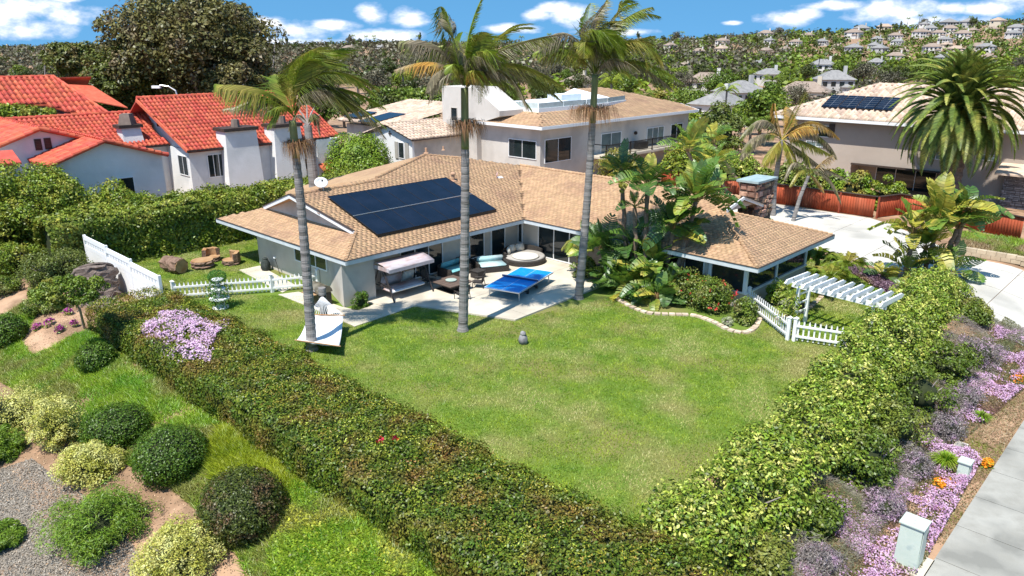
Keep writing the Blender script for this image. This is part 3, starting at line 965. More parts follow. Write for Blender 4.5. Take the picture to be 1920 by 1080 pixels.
# solar array: two rows
arr = thing('solar_array', 'large black solar array of two rows on the lawn side of the tan roof', 'solar panels', (5.5, 2.8, zA(0, 2.8)))
SA = [(2.35, 9.36), (0.98, 4.62)]
rows = ((1.02, 2.66), (2.72, 4.60))
ncol = 7
for r_, (y0, y1) in enumerate(rows):
    x0, x1 = 2.30, 9.32
    wv = (x1 - x0) / ncol
    for k in range(ncol):
        a, b = x0 + wv * k + 0.012, x0 + wv * (k + 1) - 0.012
        zt = lambda x, y: zA(x, y) + 0.17
        o = MB().prism([(a, y0), (b, y0), (b, y1), (a, y1)], lambda x, y: zt(x, y) - 0.035, zt).build('solar_panel', PV, arr)
        f = MB()
        for (p, q) in (((a, y0), (b, y0)), ((a, y1), (b, y1)), ((a, y0), (a, y1)), ((b, y0), (b, y1))):
            f.bar((p[0], p[1], zt(*p) - 0.008), (q[0], q[1], zt(*q) - 0.008), 0.018, 0.03)
        f.build('frame', PVF, o)
sk = MB()
sk.bar((2.3, 2.69, zA(0, 2.69) + 0.18), (9.32, 2.69, zA(0, 2.69) + 0.18), 0.03, 0.03)
sk.build('rail', ALU, arr)
sk2 = MB()
sk2.box(2.3, 9.32, 1.0, 1.015, zA(0, 1.0) + 0.03, zA(0, 1.0) + 0.17)
for xx in (2.4, 4.2, 6, 7.8, 9.2):
    sk2.bar((xx, 1.05, zA(0, 1.05) + 0.1), (xx, 4.55, zA(0, 4.55) + 0.1), 0.04, 0.06)
sk2.build('mounting', BLACK, arr)

# satellite dish at the ridge
dp = Q(606, 352, 'y', 5.43)
dish = thing('satellite_dish', 'white oval satellite dish on the left ridge of the tan roof', 'satellite dish', (dp.x, 5.43, 3.74))
dc = Q(602, 342, 'y', 5.43)
nrm_ = (CAM - dc).normalized(); nrm_ = (nrm_ + Vector((0.25, 0.0, 0.25))).normalized()
qd = nrm_.to_track_quat('Z', 'Y').to_matrix()
mb = MB(); n_ = 20
rings = [(0.0, 0.0), (0.12, 0.012), (0.2, 0.035), (0.27, 0.065)]
vs = [dc - nrm_ * 0.06]
fs = []
for (r, h) in rings[1:]:
    for k in range(n_):
        an_ = 2 * math.pi * k / n_
        vs.append(dc - nrm_ * 0.06 + qd @ Vector((r * 1.15 * math.cos(an_), r * 0.92 * math.sin(an_), h)))
for k in range(n_): fs.append((0, 1 + k, 1 + (k + 1) % n_))
for i in range(2):
    for k in range(n_): fs.append((1 + i * n_ + k, 1 + (i + 1) * n_ + k, 1 + (i + 1) * n_ + (k + 1) % n_, 1 + i * n_ + (k + 1) % n_))
mb.add(vs, fs)
dob = mb.build('reflector', WHITE, dish, smooth=True)
sm = dob.modifiers.new('thick', 'SOLIDIFY'); sm.thickness = 0.015
MB().tube([Vector((dp.x, 5.43, 3.70)), Vector((dp.x, 5.43, 3.82)), dc - nrm_ * 0.08], 0.022, 8).build('mast', ALU, dish)
MB().tube([dc - nrm_ * 0.03 + qd @ Vector((0, -0.25, 0)), dc + nrm_ * 0.26], 0.012, 6).build('feed_arm', ALU, dish)
MB().obox(dc + nrm_ * 0.27, (0.06, 0.06, 0.09), qd).build('receiver', BLACK, dish)

# stone chimney
ct = [Q(*p, 'z', 3.86) for p in ((1396, 333), (1458, 338))]
chim = thing('stone_chimney', 'reddish fieldstone chimney with flat pale blue cap at the end of the tan roof', 'chimney', (18.4, -7.8, 0))
CX0, CX1, CY0, CY1 = 17.55, 19.35, -8.15, -7.3
MB().box(CX0, CX1, CY0, CY1, 0, 3.80).build('core', MORTAR, chim)
MB().box(CX0 - .14, CX1 + .14, CY0 - .14, CY1 + .14, 3.801, 3.90).build('cap', BLUEC, chim)


def fieldstones(root, face, a0, a1, z0, z1, val, out, m, sz=(0.26, 0.17), seedv=3, name='stone', prot=0.07, maxn=9999, flatten=1.0):
    """irregular stones on a wall face; face 'x' (plane x=val) or 'y'"""
    rr = random.Random(seedv)
    z = z0; n = 0
    while z < z1 - 0.03:
        h = sz[1] * rr.uniform(0.7, 1.35); h = min(h, z1 - z)
        a = a0 - rr.uniform(0, 0.1)
        while a < a1 - 0.02:
            w_ = sz[0] * rr.uniform(0.55, 1.5)
            l_, r_ = max(a, a0), min(a + w_, a1)
            a += w_
            if r_ - l_ < 0.05: continue
            g = 0.010; zj = rr.uniform(-.05, .05) * flatten; z += zj; d = prot * rr.uniform(0.35, 1.0)
            k = rr.uniform(0.12, 0.3) * flatten
            pts = [(l_ + g, z + g + rr.uniform(0, .03) * flatten), (r_ - g, z + g + rr.uniform(0, .03) * flatten), (r_ - g, z + h - g - rr.uniform(0, .03) * flatten), (l_ + g, z + h - g - rr.uniform(0, .03) * flatten)]
            mx_ = sum(p[0] for p in pts) / 4; mz_ = sum(p[1] for p in pts) / 4
            ins = [(mx_ + (p[0] - mx_) * (1 - k), mz_ + (p[1] - mz_) * (1 - k)) for p in pts]
            def P3(p, t): return (val + out * t, p[0], p[1]) if face == 'x' else (p[0], val + out * t, p[1])
            vs = [P3(p, 0) for p in pts] + [P3(p, d * rr.uniform(0.8, 1.1)) for p in ins]
            MB().add(vs, [(0, 1, 2, 3), (4, 5, 6, 7), (0, 1, 5, 4), (1, 2, 6, 5), (2, 3, 7, 6), (3, 0, 4, 7)]).build(name, m, root)
            z -= zj; n += 1
            if n > maxn: return
        z += h


fieldstones(chim, 'x', CY0, CY1, 2.0, 3.80, CX0, -1, STONE, (0.34, 0.26), 4, prot=.12)
fieldstones(chim, 'y', CX0, CX1, 2.0, 3.80, CY0, -1, STONE, (0.32, 0.25), 9, prot=.12)

# ---------------------------------------------------------------- neighbours
def plane3(p, q, r):
    p, q, r = Vector(p), Vector(q), Vector(r)
    n = (q - p).cross(r - p)
    return lambda x, y: p.z - ((x - p.x) * n.x + (y - p.y) * n.y) / n.z


def facebar(root, a, b, h, t, m, name='fascia'):
    return MB().bar(a, b, t, h).build(name, m, root)


# white house with red clay roofs
wh = thing('white_house', 'white stucco house with red clay tile roofs and two broad chimneys beyond the tall hedge', 'house', (6, 28, 0))
zf = plane3((5.5, 25.8, 3.45), (17, 25.8, 3.45), (5.5, 31, 6.5))
cover(wh, 'roof_slope', [(5.25, 25.6), (16.0, 25.6), (16.0, 31), (4.5, 31)], zf, (1, 0), 'clay', 0.28, 0.40, CLAY, CLAYU, 260)
MB().prism([(4.5, 31.02), (16, 31.02), (16, 36), (4.5, 36)], lambda x, y: 6.4 - (y - 31) * .58, lambda x, y: 6.5 - (y - 31) * .58).build('back_roof', CLAY, wh)
zr = plane3((15.9, 26.2, 3.5), (19, 26.2, 3.5), (15.9, 31, 5.9))
cover(wh, 'roof_slope', [(16.02, 26.0), (17.3, 26.0), (17.3, 29.6), (16.02, 31)], zr, (1, 0), 'clay', 0.28, 0.40, CLAY, CLAYU, 60)
ridge(wh, (4.5, 31, 6.54), (16, 31, 6.54), CLAY, r=0.13, step=0.42)
MB().bar((5.2, 25.6, 3.36), (16.0, 25.6, 3.36), 0.1, 0.14).build('fascia', DARKT, wh)
MB().bar((5.22, 25.6, 3.36), (4.46, 31, 6.43), 0.1, 0.2).build('barge_board', CLAY, wh)
MB().prism([(5.9, 26), (16.7, 26), (16.7, 36), (5.9, 36)], -1, 3.42).build('wall', WSTUC, wh)
MB().wallprism([(26.0, 3.42), (36, 3.42), (31, 6.3)], 5.6, 5.9, 'x').build('gable_wall', WSTUC, wh)
MB().box(5.45, 5.898, 26, 31, -1, 3.4).build('bay_wall', WSTUC, wh)
window_at(wh, 'x', 5.45, 26.3, 27.75, 1.6, 2.95, 2, name='window')
window_at(wh, 'y', 26.0, 6.64, 7.85, 1.4, 2.97, 3, name='window')
window_at(wh, 'x', 5.6, 30.6, 30.9, 4.6, 5.3, 1, fm=DARKT, name='window')
for x0, x1, zt, nm in ((7.75, 10.0, 4.45, 'chimney'), (11.35, 13.45, 4.45, 'chimney')):
    c = MB().add([(x0 - .25, 25.0, -1), (x1 + .2, 25.0, -1), (x1 + .2, 25.998, -1), (x0 - .25, 25.998, -1),
                  (x0, 25.2, zt), (x1, 25.2, zt), (x1, 26.6, zt), (x0, 26.6, zt)], [(0, 3, 2, 1), (4, 5, 6, 7), (0, 1, 5, 4), (1, 2, 6, 5), (2, 3, 7, 6), (3, 0, 4, 7)]).build(nm, WSTUC, wh)
    MB().box(x0 - .12, x1 + .12, 25.05, 26.75, zt + .002, zt + .22).build('cap', DARKT, c)
    xm = (x0 + x1) / 2
    MB().lathe((xm, 25.9, zt + .222), [(0.32, 0), (0.26, 0.5)], 8).build('flue', mat('flue_brown%d' % int(x0), (0.16, 0.12, 0.1), (0.22, 0.17, 0.14)), c)
MB().box(14.9, 16.8, 25.55, 25.998, -1, 3.3).build('wall', WSTUC, wh)
MB().box(13.9, 14.3, 25.8, 25.998, 1.2, 1.9).build('wall_box', DARKT, wh)
MB().prism([(14.9, 24.6), (17.0, 24.6), (17.0, 25.54), (14.9, 25.54)], lambda x, y: .85 + (y - 24.6) * .6, lambda x, y: .95 + (y - 24.6) * .6).build('porch_roof', CLAY, wh)
# lower wing
zl = plane3((-3, 29.0, 3.55), (6, 29.0, 3.55), (-3, 33, 5.45))
cover(wh, 'roof_slope', [(-3.6, 28.9), (5.44, 28.9), (5.2, 30.9), (6.0, 33), (-3.4, 33)], zl, (1, 0), 'clay', 0.28, 0.40, CLAY, CLAYU, 220)
ridge(wh, (-3.4, 33, 5.5), (6.0, 33, 5.5), CLAY, r=0.12, step=0.42)
MB().prism([(-3.4, 33.02), (6, 33.02), (6, 36), (-3.4, 36)], lambda x, y: 5.3 - (y - 33) * .47, lambda x, y: 5.4 - (y - 33) * .47).build('back_roof', CLAY, wh)
MB().bar((-3.4, 28.9, 3.48), (5.4, 28.9, 3.48), 0.1, 0.13).build('fascia', DARKT, wh)
MB().box(-3.0, 5.44, 29.4, 35, -1, 3.5).build('wall', WSTUC, wh)
c = MB().add([(2.75, 29.3, 3.0), (4.1, 29.3, 3.0), (4.1, 30.5, 3.0), (2.75, 30.5, 3.0), (2.72, 29.6, 4.75), (3.95, 29.6, 4.75), (3.95, 30.5, 4.75), (2.72, 30.5, 4.75)],
             [(0, 3, 2, 1), (4, 5, 6, 7), (0, 1, 5, 4), (1, 2, 6, 5), (2, 3, 7, 6), (3, 0, 4, 7)]).build('chimney', WSTUC, wh)
MB().box(2.55, 4.1, 29.45, 30.65, 4.752, 4.95).build('cap', DARKT, c)
MB().lathe((3.33, 30.05, 4.952), [(0.62, 0), (0.42, 0.7)], 4).build('flue', MATS['flue_brown7'], c)
# front gable with two louvred vents
def gable_y(root, y, xl, xr, xa, ze, za, zb, yb, m, rm, um, tw=(0.28, 0.40), n1=120):
    MB().wallprism([(xl + .25, -1), (xr - .25, -1), (xr - .25, ze + 0.02), (xa, za - .12), (xl + .25, ze + 0.02)], y, y + 0.3, 'y').build('gable_wall', m, root)
    MB().box(xl + .26, xr - .26, y + .302, yb, -1, ze - .15).build('wall', m, root)
    s1 = plane3((xl, y, ze), (xl, y + 1, ze), (xa, y, za)); s2 = plane3((xr, y, ze), (xr, y + 1, ze), (xa, y, za))
    cover(root, 'roof_slope', [(xl, y - .3), (xa, y - .3), (xa, yb), (xl, yb)], s1, (0, 1), 'clay', tw[0], tw[1], rm, um, n1)
    cover(root, 'roof_slope', [(xa, y - .3), (xr, y - .3), (xr, yb), (xa, yb)], s2, (0, 1), 'clay', tw[0], tw[1], rm, um, n1)
    ridge(root, (xa, y - .35, za + .05), (xa, yb, za + .05), rm, r=0.12, step=0.42)
    for a, b in (((xl, y - .32, ze), (xa, y - .32, za)), ((xr, y - .32, ze), (xa, y - .32, za))):
        ridge(root, Vector(a) + Vector((0, 0, .03)), Vector(b) + Vector((0, 0, .03)), rm, r=0.12, step=0.42, name='verge_tile')


gable_y(wh, 24.0, -7.2, 0.6, -3.5, 4.25, 5.6, 0, 33, WSTUC, CLAY, CLAYU, n1=110)
for (a, b) in (((63, 261), (80, 281)), ((81, 259), (98, 279))):
    f = window(wh, 'y', 24.0, a, b, 1, fm=BLACK, name='louvre', fw=0.03)
    p0, p1 = Q(*a, 'y', 24.0), Q(*b, 'y', 24.0)
    for k in range(7):
        z = p1.z + (p0.z - p1.z) * (k + .5) / 7
        MB().box(min(p0.x, p1.x) + .03, max(p0.x, p1.x) - .03, 23.93, 23.95, z - .02, z + .03).build('slat', DARKT, f)
gable_y(wh, 21.0, -4.3, 2.0, -1.27, 3.9, 5.0, 0, 29, WSTUC, CLAY, CLAYU, n1=100)
MB().box(-1.1, 0.15, 20.97, 20.998, 0.5, 3.1).build('door_surround', WSTUC, wh)
window_at(wh, 'y', 20.96, -0.9, 0.0, 0.6, 2.9, 1, name='window')
MB().prism([(-9, 20.7), (-5.4, 20.7), (-5.4, 22), (-9, 22)], lambda x, y: 4.2 + (y - 20.7) * .4, lambda x, y: 4.3 + (y - 20.7) * .4).build('porch_roof', CLAY, wh)
MB().box(-9, -5.5, 21.0, 23.9, -1, 4.15).build('wall', WSTUC, wh)

# second red roofed house, further left
rh = thing('red_roofed_house', 'low house at far left under a long red clay roof with a planted opening', 'house', (2, 54, 0))
zq = plane3((-8, 50, 3.7), (8, 50, 3.7), (-8, 57, 7.2))
well = [(-1.0, 50.6), (5.3, 50.6), (4.6, 52.6), (-1.4, 52.6)]
cover(rh, 'roof_slope', [(-9, 50), (-1.2, 50), (-1.3, 52.5), (-1.3, 57), (-9, 57)], zq, (1, 0), 'clay', 0.45, 0.8, CLAY, CLAYU, 120)
cover(rh, 'roof_slope', [(-1.28, 52.5), (4.6, 52.5), (8.0, 49.9), (9.3, 50), (6.9, 57), (-1.28, 57)], zq, (1, 0), 'clay', 0.45, 0.8, CLAY, CLAYU, 150)
zq2 = plane3((7.2, 55, 6.0), (11.6, 55, 4.2), (7.2, 56, 6.4))
cover(rh, 'roof_slope', [(8.2, 54), (11.5, 52.6), (10.2, 57.2), (7.0, 57)], plane3((8.2, 54, 5.3), (11.5, 52.6, 4.4), (8.6, 57, 6.4)), (1, -0.4), 'clay', 0.45, 0.8, CLAY, CLAY, 40)
ridge(rh, (-9, 57, 7.25), (6.9, 57, 7.25), CLAY, r=0.14, step=0.6)
ridge(rh, (6.9, 57, 7.25), (9.3, 50, 3.8), CLAY, r=0.14, step=0.6, name='hip_cap')
MB().prism([(-9, 57.1), (10.2, 57.1), (10.2, 64), (-9, 64)], lambda x, y: 7.1 - (y - 57) * .5, lambda x, y: 7.2 - (y - 57) * .5).build('back_roof', CLAY, rh)
MB().box(-8.8, 10.6, 53, 63, -1, 4.0).build('wall', WSTUC, rh)
MB().box(-8.8, 8.6, 50.4, 53, -1, 3.5).build('wall', WSTUC, rh)
MB().box(-1.3, 4.7, 52.3, 52.45, 3.6, 4.85).build('well_wall', DARKT, rh)

# grey two storey house with roof terrace
LST = mat('light_stucco', (0.57, 0.53, 0.475), (0.64, 0.60, 0.545), scale=.7, bump=.3, bscale=30, c3=(0.50, 0.465, 0.42), scale3=.5, rough=.9)
gh = thing('terrace_house', 'pale grey two storey stucco house with tan roof, glass railed roof terrace and black balcony', 'house', (34, 16, 0))
MB().prism([(25.6, 12.7), (46.0, 12.7), (46.0, 22), (25.6, 22)], -1, 4.22).build('wall', LST, gh)
r1 = plane3((25.05, 12.1, 4.42), (46.5, 12.1, 4.42), (25.05, 14.1, 4.92))
r2 = plane3((25.05, 12.1, 4.42), (25.05, 20, 4.42), (27.05, 12.1, 4.92))
cover(gh, 'roof_slope', [(25.05, 12.1), (46.5, 12.1), (46.5, 14.0), (42.0, 19.5), (36.5, 19.5), (36.0, 14.85), (27.8, 14.85)], lambda x, y: r1(x, y), (1, 0), 'shingle', 0.42, 0.35, SHING, SHUND, 150)
cover(gh, 'roof_slope', [(25.05, 12.1), (27.8, 14.85), (27.8, 19.4), (25.05, 19.4)], lambda x, y: r2(x, y), (0, 1), 'shingle', 0.42, 0.35, SHING, SHUND, 60)
for a, b in (((25.0, 19.4, 4.32), (25.0, 12.02, 4.32)), ((25.0, 12.05, 4.32), (46.5, 12.05, 4.32)), ((46.53, 12.0, 4.32), (46.53, 14.0, 4.8))):
    facebar(gh, a, b, 0.22, 0.07, WHITE)
MB().box(25.1, 46.4, 12.15, 12.7, 4.2, 4.22).build('soffit', WHITE, gh)
MB().box(25.1, 25.6, 12.7, 19.4, 4.2, 4.22).build('soffit', WHITE, gh)
par = MB().prism([(27.8, 14.85), (36.6, 14.85), (40.2, 15.6), (40.0, 22), (27.8, 22)], 4.2, 5.42).build('parapet', WHITE, gh)
GLR = mat('rail_glass', (0.42, 0.50, 0.50), (0.52, 0.60, 0.60), rough=0.08, spec=0.6)
pts = [(27.85, 20.5), (27.85, 14.9), (30.8, 14.9), (33.7, 14.9), (36.55, 14.9), (40.1, 15.65)]
for k in range(5):
    a, b = pts[k], pts[k + 1]
    MB().bar((a[0], a[1], 5.42 + .2), (b[0] * .98 + a[0] * .02, b[1] * .98 + a[1] * .02, 5.62), 0.02, 0.38).build('glass_panel', GLR, gh)
MB().add([(35.2, 16.2, 5.422), (40.0, 16.3, 5.422), (39.4, 20.5, 5.422), (35.6, 20.5, 5.422), (36.6, 18.6, 6.45)], [(0, 1, 4), (1, 2, 4), (2, 3, 4), (3, 0, 4), (0, 3, 2, 1)]).build('white_canopy', WHITE, gh)
MB().box(32.4, 35.0, 16.5, 18.0, 5.422, 6.15).build('hot_tub', mat('blue_white_cover', (0.62, 0.70, 0.75), (0.7, 0.76, 0.8)), gh)
MB().box(30.0, 32.2, 15.6, 16.8, 5.422, 5.75).build('bench', WHITE, gh)
MB().box(30.3, 31.2, 15.55, 15.597, 5.5, 5.68).build('bench_front', BLACK, gh)
# tower block on the left of the terrace
MB().wallprism([(22.9, 0), (22.9, 6.9), (19.2, 6.9), (16.8, 5.55), (16.4, 5.3), (16.4, 4.9), (18.9, 4.2), (18.9, 0)], 25.1, 27.7, 'x').build('stair_tower', LST, gh)
window(gh, 'x', 25.1, (846, 201), (858, 227), 1, fm=STUC, gm=GLASS, name='window', fw=.03)
MB().box(25.35, 25.597, 19.1, 20.4, 2.3, 4.15).build('shade_screen', mat('screen', (0.10, 0.095, 0.09), (0.13, 0.12, 0.115)), gh)
window(gh, 'x', 25.1, (848, 285), (860, 293), 1, name='window', fw=.03)
window(gh, 'x', 25.6, (954, 259), (1006, 300), 2)
window(gh, 'y', 12.7, (1021, 262), (1070, 299), 2)
window(gh, 'y', 12.7, (1127, 251), (1162, 305), 2, name='balcony_door', gm=GLASSC)
window(gh, 'y', 12.7, (1213, 240), (1242, 280), 3, name='balcony_door', gm=GLASSC)
window(gh, 'y', 12.7, (1258, 233), (1278, 260), 2)
lp = Q(1190, 249, 'y', 12.7)
MB().lathe((lp.x, 12.58, lp.z - .14), [(0.06, 0), (0.14, 0.05), (0.14, 0.22), (0.05, 0.28)], 10).build('wall_lamp', DARKT, gh)
# balcony
b0 = Q(1125, 308, 'y', 10.9); b1 = Q(1277, 286, 'y', 10.9)
bz = 1.75
bal = MB().box(31.2, 43.8, 10.8, 12.698, bz - .18, bz).build('balcony_floor', CONC, gh)
MB().box(31.2, 43.8, 10.85, 10.9, bz + .88, bz + .94).build('top_rail', BLACK, bal)
MB().box(31.2, 43.8, 10.86, 10.89, bz + .08, bz + .12).build('bottom_rail', BLACK, bal)
MB().box(31.2, 31.25, 10.9, 12.69, bz + .88, bz + .94).build('side_rail', BLACK, bal)
MB().box(43.75, 43.8, 10.9, 12.69, bz + .88, bz + .94).build('side_rail', BLACK, bal)
bm_ = npmesh('baluster', np.array([(-.018, -.018, 0), (.018, -.018, 0), (.018, .018, 0), (-.018, .018, 0), (-.018, -.018, .8), (.018, -.018, .8), (.018, .018, .8), (-.018, .018, .8)]),
             np.array([(0, 1, 5, 4), (1, 2, 6, 5), (2, 3, 7, 6), (3, 0, 4, 7)])); bm_.materials.append(BLACK)
off = parent_loc(bal)
for k in range(76):
    x = 31.3 + k * (12.4 / 75)
    link('baluster', bm_, None, bal, Vector((x, 10.875, bz + .1)) - off)
for x in (31.22, 34.4, 37.5, 40.6, 43.78):
    MB().box(x - .04, x + .04, 10.82, 10.92, bz - 1.0 if x in (31.22,) else bz, bz + .98).build('post', BLACK, bal)
MB().box(36.8, 38.0, 11.6, 12.2, bz + .002, bz + .6).build('dark_seat', BLACK, bal)

# tiled neighbour between the two
th_ = thing('tiled_house', 'white gabled house with buff tiles and grey shutters left of the terrace house', 'house', (20, 24, 0))
MB().wallprism([(26.0, -1), (20.6, -1), (20.6, 3.25), (23.4, 4.08), (26.0, 3.3)], 20.0, 20.2, 'x').build('gable_wall', WSTUC, th_)
MB().box(20.21, 25.5, 20.6, 26, -1, 3.2).build('wall', STUC, th_)
z1_ = plane3((19.8, 20.25, 3.28), (30, 20.25, 3.28), (19.8, 23.4, 4.2)); z2_ = plane3((19.8, 26.6, 3.25), (30, 26.6, 3.25), (19.8, 23.4, 4.2))
cover(th_, 'roof_slope', [(19.8, 20.25), (26.0, 20.25), (26.0, 23.4), (19.8, 23.4)], z1_, (1, 0), 'clay', 0.34, 0.46, BTILE, BTILU, 200)
cover(th_, 'roof_slope', [(19.8, 26.6), (26.0, 26.6), (26.0, 23.42), (19.8, 23.42)], z2_, (1, 0), 'clay', 0.34, 0.46, BTILE, BTILU, 60)
ridge(th_, (19.8, 23.4, 4.24), (26, 23.4, 4.24), BTILE, r=0.12, step=0.42)
MB().bar((19.8, 20.25, 3.25), (19.8, 23.4, 4.15), 0.08, 0.12).build('barge_board', DARKT, th_)
MB().bar((19.8, 26.6, 3.2), (19.8, 23.4, 4.15), 0.08, 0.12).build('barge_board', DARKT, th_)
z3_ = plane3((18, 27, 2.6), (18, 38, 2.6), (26, 27, 5.2))
cover(th_, 'roof_slope', [(24.0, 26.0), (31, 26.0), (31, 34), (22.5, 34), (22.5, 27.5)], plane3((20, 26, 3.3), (20, 36, 3.3), (31, 26, 5.0)), (0, 1), 'clay', 0.42, 0.6, BTILE, BTILU, 120)
MB().prism([(22.8, 31.5), (24.9, 31.5), (24.9, 33.6), (22.8, 33.6)], lambda x, y: 3.85 + (x - 22) * .155, lambda x, y: 3.93 + (x - 22) * .155).build('solar_panel', PV, th_)
MB().prism([(22.2, 28.3), (25.6, 28.3), (25.6, 30.6), (22.2, 30.6)], lambda x, y: 3.75 + (x - 22) * .155, lambda x, y: 3.83 + (x - 22) * .155).build('solar_panel', PV, th_)
MB().box(23.0, 31, 27.2, 33.5, -1, 3.4).build('wall', STUC, th_)
wf = window(th_, 'x', 20.0, (747, 266), (759, 298), 1, name='window', fw=.04)
for a, b in (((740, 265), (747, 297)), ((759, 267), (767, 299))):
    p, q = Q(*a, 'x', 19.96), Q(*b, 'x', 19.96)
    MB().box(19.93, 19.998, min(p.y, q.y), max(p.y, q.y), min(p.z, q.z), max(p.z, q.z)).build('shutter', mat('shutter_grey%d' % a[0], (0.36, 0.34, 0.30), (0.4, 0.38, 0.34)), th_)
vp = Q(731, 250, 'x', 19.98)
for dy, dz_ in ((0, 0), (.12, 0), (-.12, 0), (0, .14), (0, -.14)):
    MB().box(19.95, 19.998, vp.y + dy - .05, vp.y + dy + .05, vp.z + dz_ - .05, vp.z + dz_ + .05).build('vent_tile', DARKT, th_)

# tan house on the right
tn = thing('tan_house', 'large tan stucco house with buff tile roof and four solar panels behind the red fence', 'house', (44, -8, 0))
MB().prism([(41.2, 1.1), (41.2, -4.0), (43, -4.0), (43, -10.0), (41.2, -10.0), (41.2, -30), (54, -30), (54, 1.1)], -1, 1.75).build('wall', STUC3, tn)
MB().prism([(41.2, 1.1), (41.2, -30), (54, -30), (54, 1.1)], 1.752, 4.88).build('upper_wall', STUC3, tn)
MB().box(41.0, 41.198, -10.0, -4.0, 1.70, 1.82).build('lintel', DARKT, tn)
window_at(tn, 'x', 43.0, -9.3, -5.2, -0.2, 1.5, 3, name='glass_door')
window(tn, 'x', 41.2, (1516, 233), (1554, 258), 2)
window(tn, 'x', 41.2, (1512, 263), (1549, 277), 2, gm=GLASSC)
window(tn, 'x', 41.2, (1783, 345), (1803, 366), 1, gm=GLASSC)
q0, q1 = Q(1556, 232, 'x', 41.2), Q(1563, 258, 'x', 41.2)
MB().box(41.12, 41.198, min(q0.y, q1.y), max(q0.y, q1.y), min(q0.z, q1.z), max(q0.z, q1.z)).build('shutter', DARKT, tn)
for a, b in (((1745, 283), (1765, 300)), ((1830, 288), (1870, 303))):
    window(tn, 'x', 41.2, a, b, 2, gm=GLASSC)
zt_ = plane3((40.5, 2.0, 4.95), (40.5, -20, 4.95), (46, 2.0, 7.1))
zs_ = plane3((40.5, 2.0, 4.95), (52, 2.0, 4.95), (46, -3.5, 7.1))
cover(tn, 'roof_slope', [(40.45, 2.05), (46.0, -3.5), (46.0, -26), (40.45, -26)], zt_, (0, 1), 'clay', 0.40, 0.5, BTILE, BTILU, 300)
cover(tn, 'roof_slope', [(40.45, 2.05), (52, 2.05), (46.2, -3.6)], zs_, (1, 0), 'clay', 0.40, 0.5, BTILE, BTILU, 80)
ridge(tn, (40.45, 2.05, 4.98), (46.0, -3.5, 7.15), BTILE, r=0.14, step=0.45, name='hip_cap')
ridge(tn, (46.0, -3.5, 7.15), (46.0, -26, 7.15), BTILE, r=0.14, step=0.45)
MB().bar((40.42, 2.1, 4.82), (40.42, -26, 4.82), 0.1, 0.2).build('gutter', WHITE, tn)
MB().bar((40.42, 2.1, 4.82), (52, 2.1, 4.82), 0.1, 0.2).build('gutter', DARKT, tn)
MB().prism([(46.02, -3.6), (52, 2), (54, -26), (46.02, -26)], lambda x, y: 7.0 - (x - 46) * .35, lambda x, y: 7.1 - (x - 46) * .35).build('back_roof', BTILE, tn)
for k in range(4):
    y1 = -1.05 - k * 1.26
    o = MB().prism([(41.7, y1), (41.7, y1 - 1.2), (43.6, y1 - 1.2 ), (43.6, y1)], lambda x, y: zt_(x, y) + .2, lambda x, y: zt_(x, y) + .26).build('solar_panel', PV, tn)
    g = MB()
    for j in range(1, 6):
        g.bar((41.72 + j * .31, y1 - .02, zt_(41.72 + j * .31, 0) + .262), (41.72 + j * .31, y1 - 1.18, zt_(41.72 + j * .31, 0) + .262), .012, .006)
    g.bar((41.72, y1 - .6, zt_(41.72, 0) + .262), (43.58, y1 - .6, zt_(43.58, 0) + .262), .012, .006)
    g.build('cell_lines', ALU, o)
# ledge stone pillar and side wing
MB().box(40.75, 41.198, -15.3, -13.75, -1, 2.2).build('pillar_core', MORTAR, tn)
fieldstones(tn, 'x', -15.3, -13.75, 0.0, 2.2, 40.75, -1, LEDGE, (0.42, 0.12), 11, flatten=0.3, prot=0.06)
MB().prism([(39.6, -13.4), (39.6, -20), (42, -20), (42, -13.4)], lambda x, y: 2.2 + (x - 39.6) * .3, lambda x, y: 2.32 + (x - 39.6) * .3).build('porch_roof', BTILE, tn)
window_at(tn, 'x', 40.75, -16.8, -15.35, 0.0, 1.9, 2, name='window', gm=GLASSC)

# red board fence: straight run, step, run to the right
def board_fence(name, label, a, b, h, m, bw=0.16, posts=2.6):
    a, b = Vector(a), Vector(b)
    a.z = float(height(a.x, a.y)); b.z = float(height(b.x, b.y))
    root = thing(name, label, 'fence', (a + b) / 2, 'red board fences round the driveway')
    d = (b - a); L = d.xy.length; d.normalize(); nrm = Vector((d.y, -d.x, 0))
    if (CAM - a).dot(nrm) < 0: nrm = -nrm
    n = int(L / bw)
    rotz = math.atan2(d.y, d.x)
    hv = [npmesh('board', MB().box(-bw / 2 + .004, bw / 2 - .004, -.01, .01, .04, h).v, np.array([(0, 3, 2, 1), (4, 5, 6, 7), (0, 1, 5, 4), (1, 2, 6, 5), (2, 3, 7, 6), (3, 0, 4, 7)])) for _ in range(1)]
    hv[0].materials.append(m)
    off = parent_loc(root)
    for k in range(n):
        p = a + d * (k + .5) * bw + nrm * rnd.uniform(-.004, .004)
        o = link('board', hv[0], None, root, p - off); o.rotation_euler = (0, 0, rotz)
        o.scale = (1, 1, 1)
    k = 0.0
    while k <= L + .01:
        p = a + d * min(k, L)
        MB().box(p.x - .05 + nrm.x * .07, p.x + .05 + nrm.x * .07, p.y - .05 + nrm.y * .07, p.y + .05 + nrm.y * .07, p.z, p.z + h + .02).build('post', MATS['post_dark'], root)
        k += posts
    MB().bar(a + Vector((0, 0, h + .03)) + nrm * .03, b + Vector((0, 0, h + .03)) + nrm * .03, 0.14, 0.05).build('top_rail', DARKT, root)
    return root


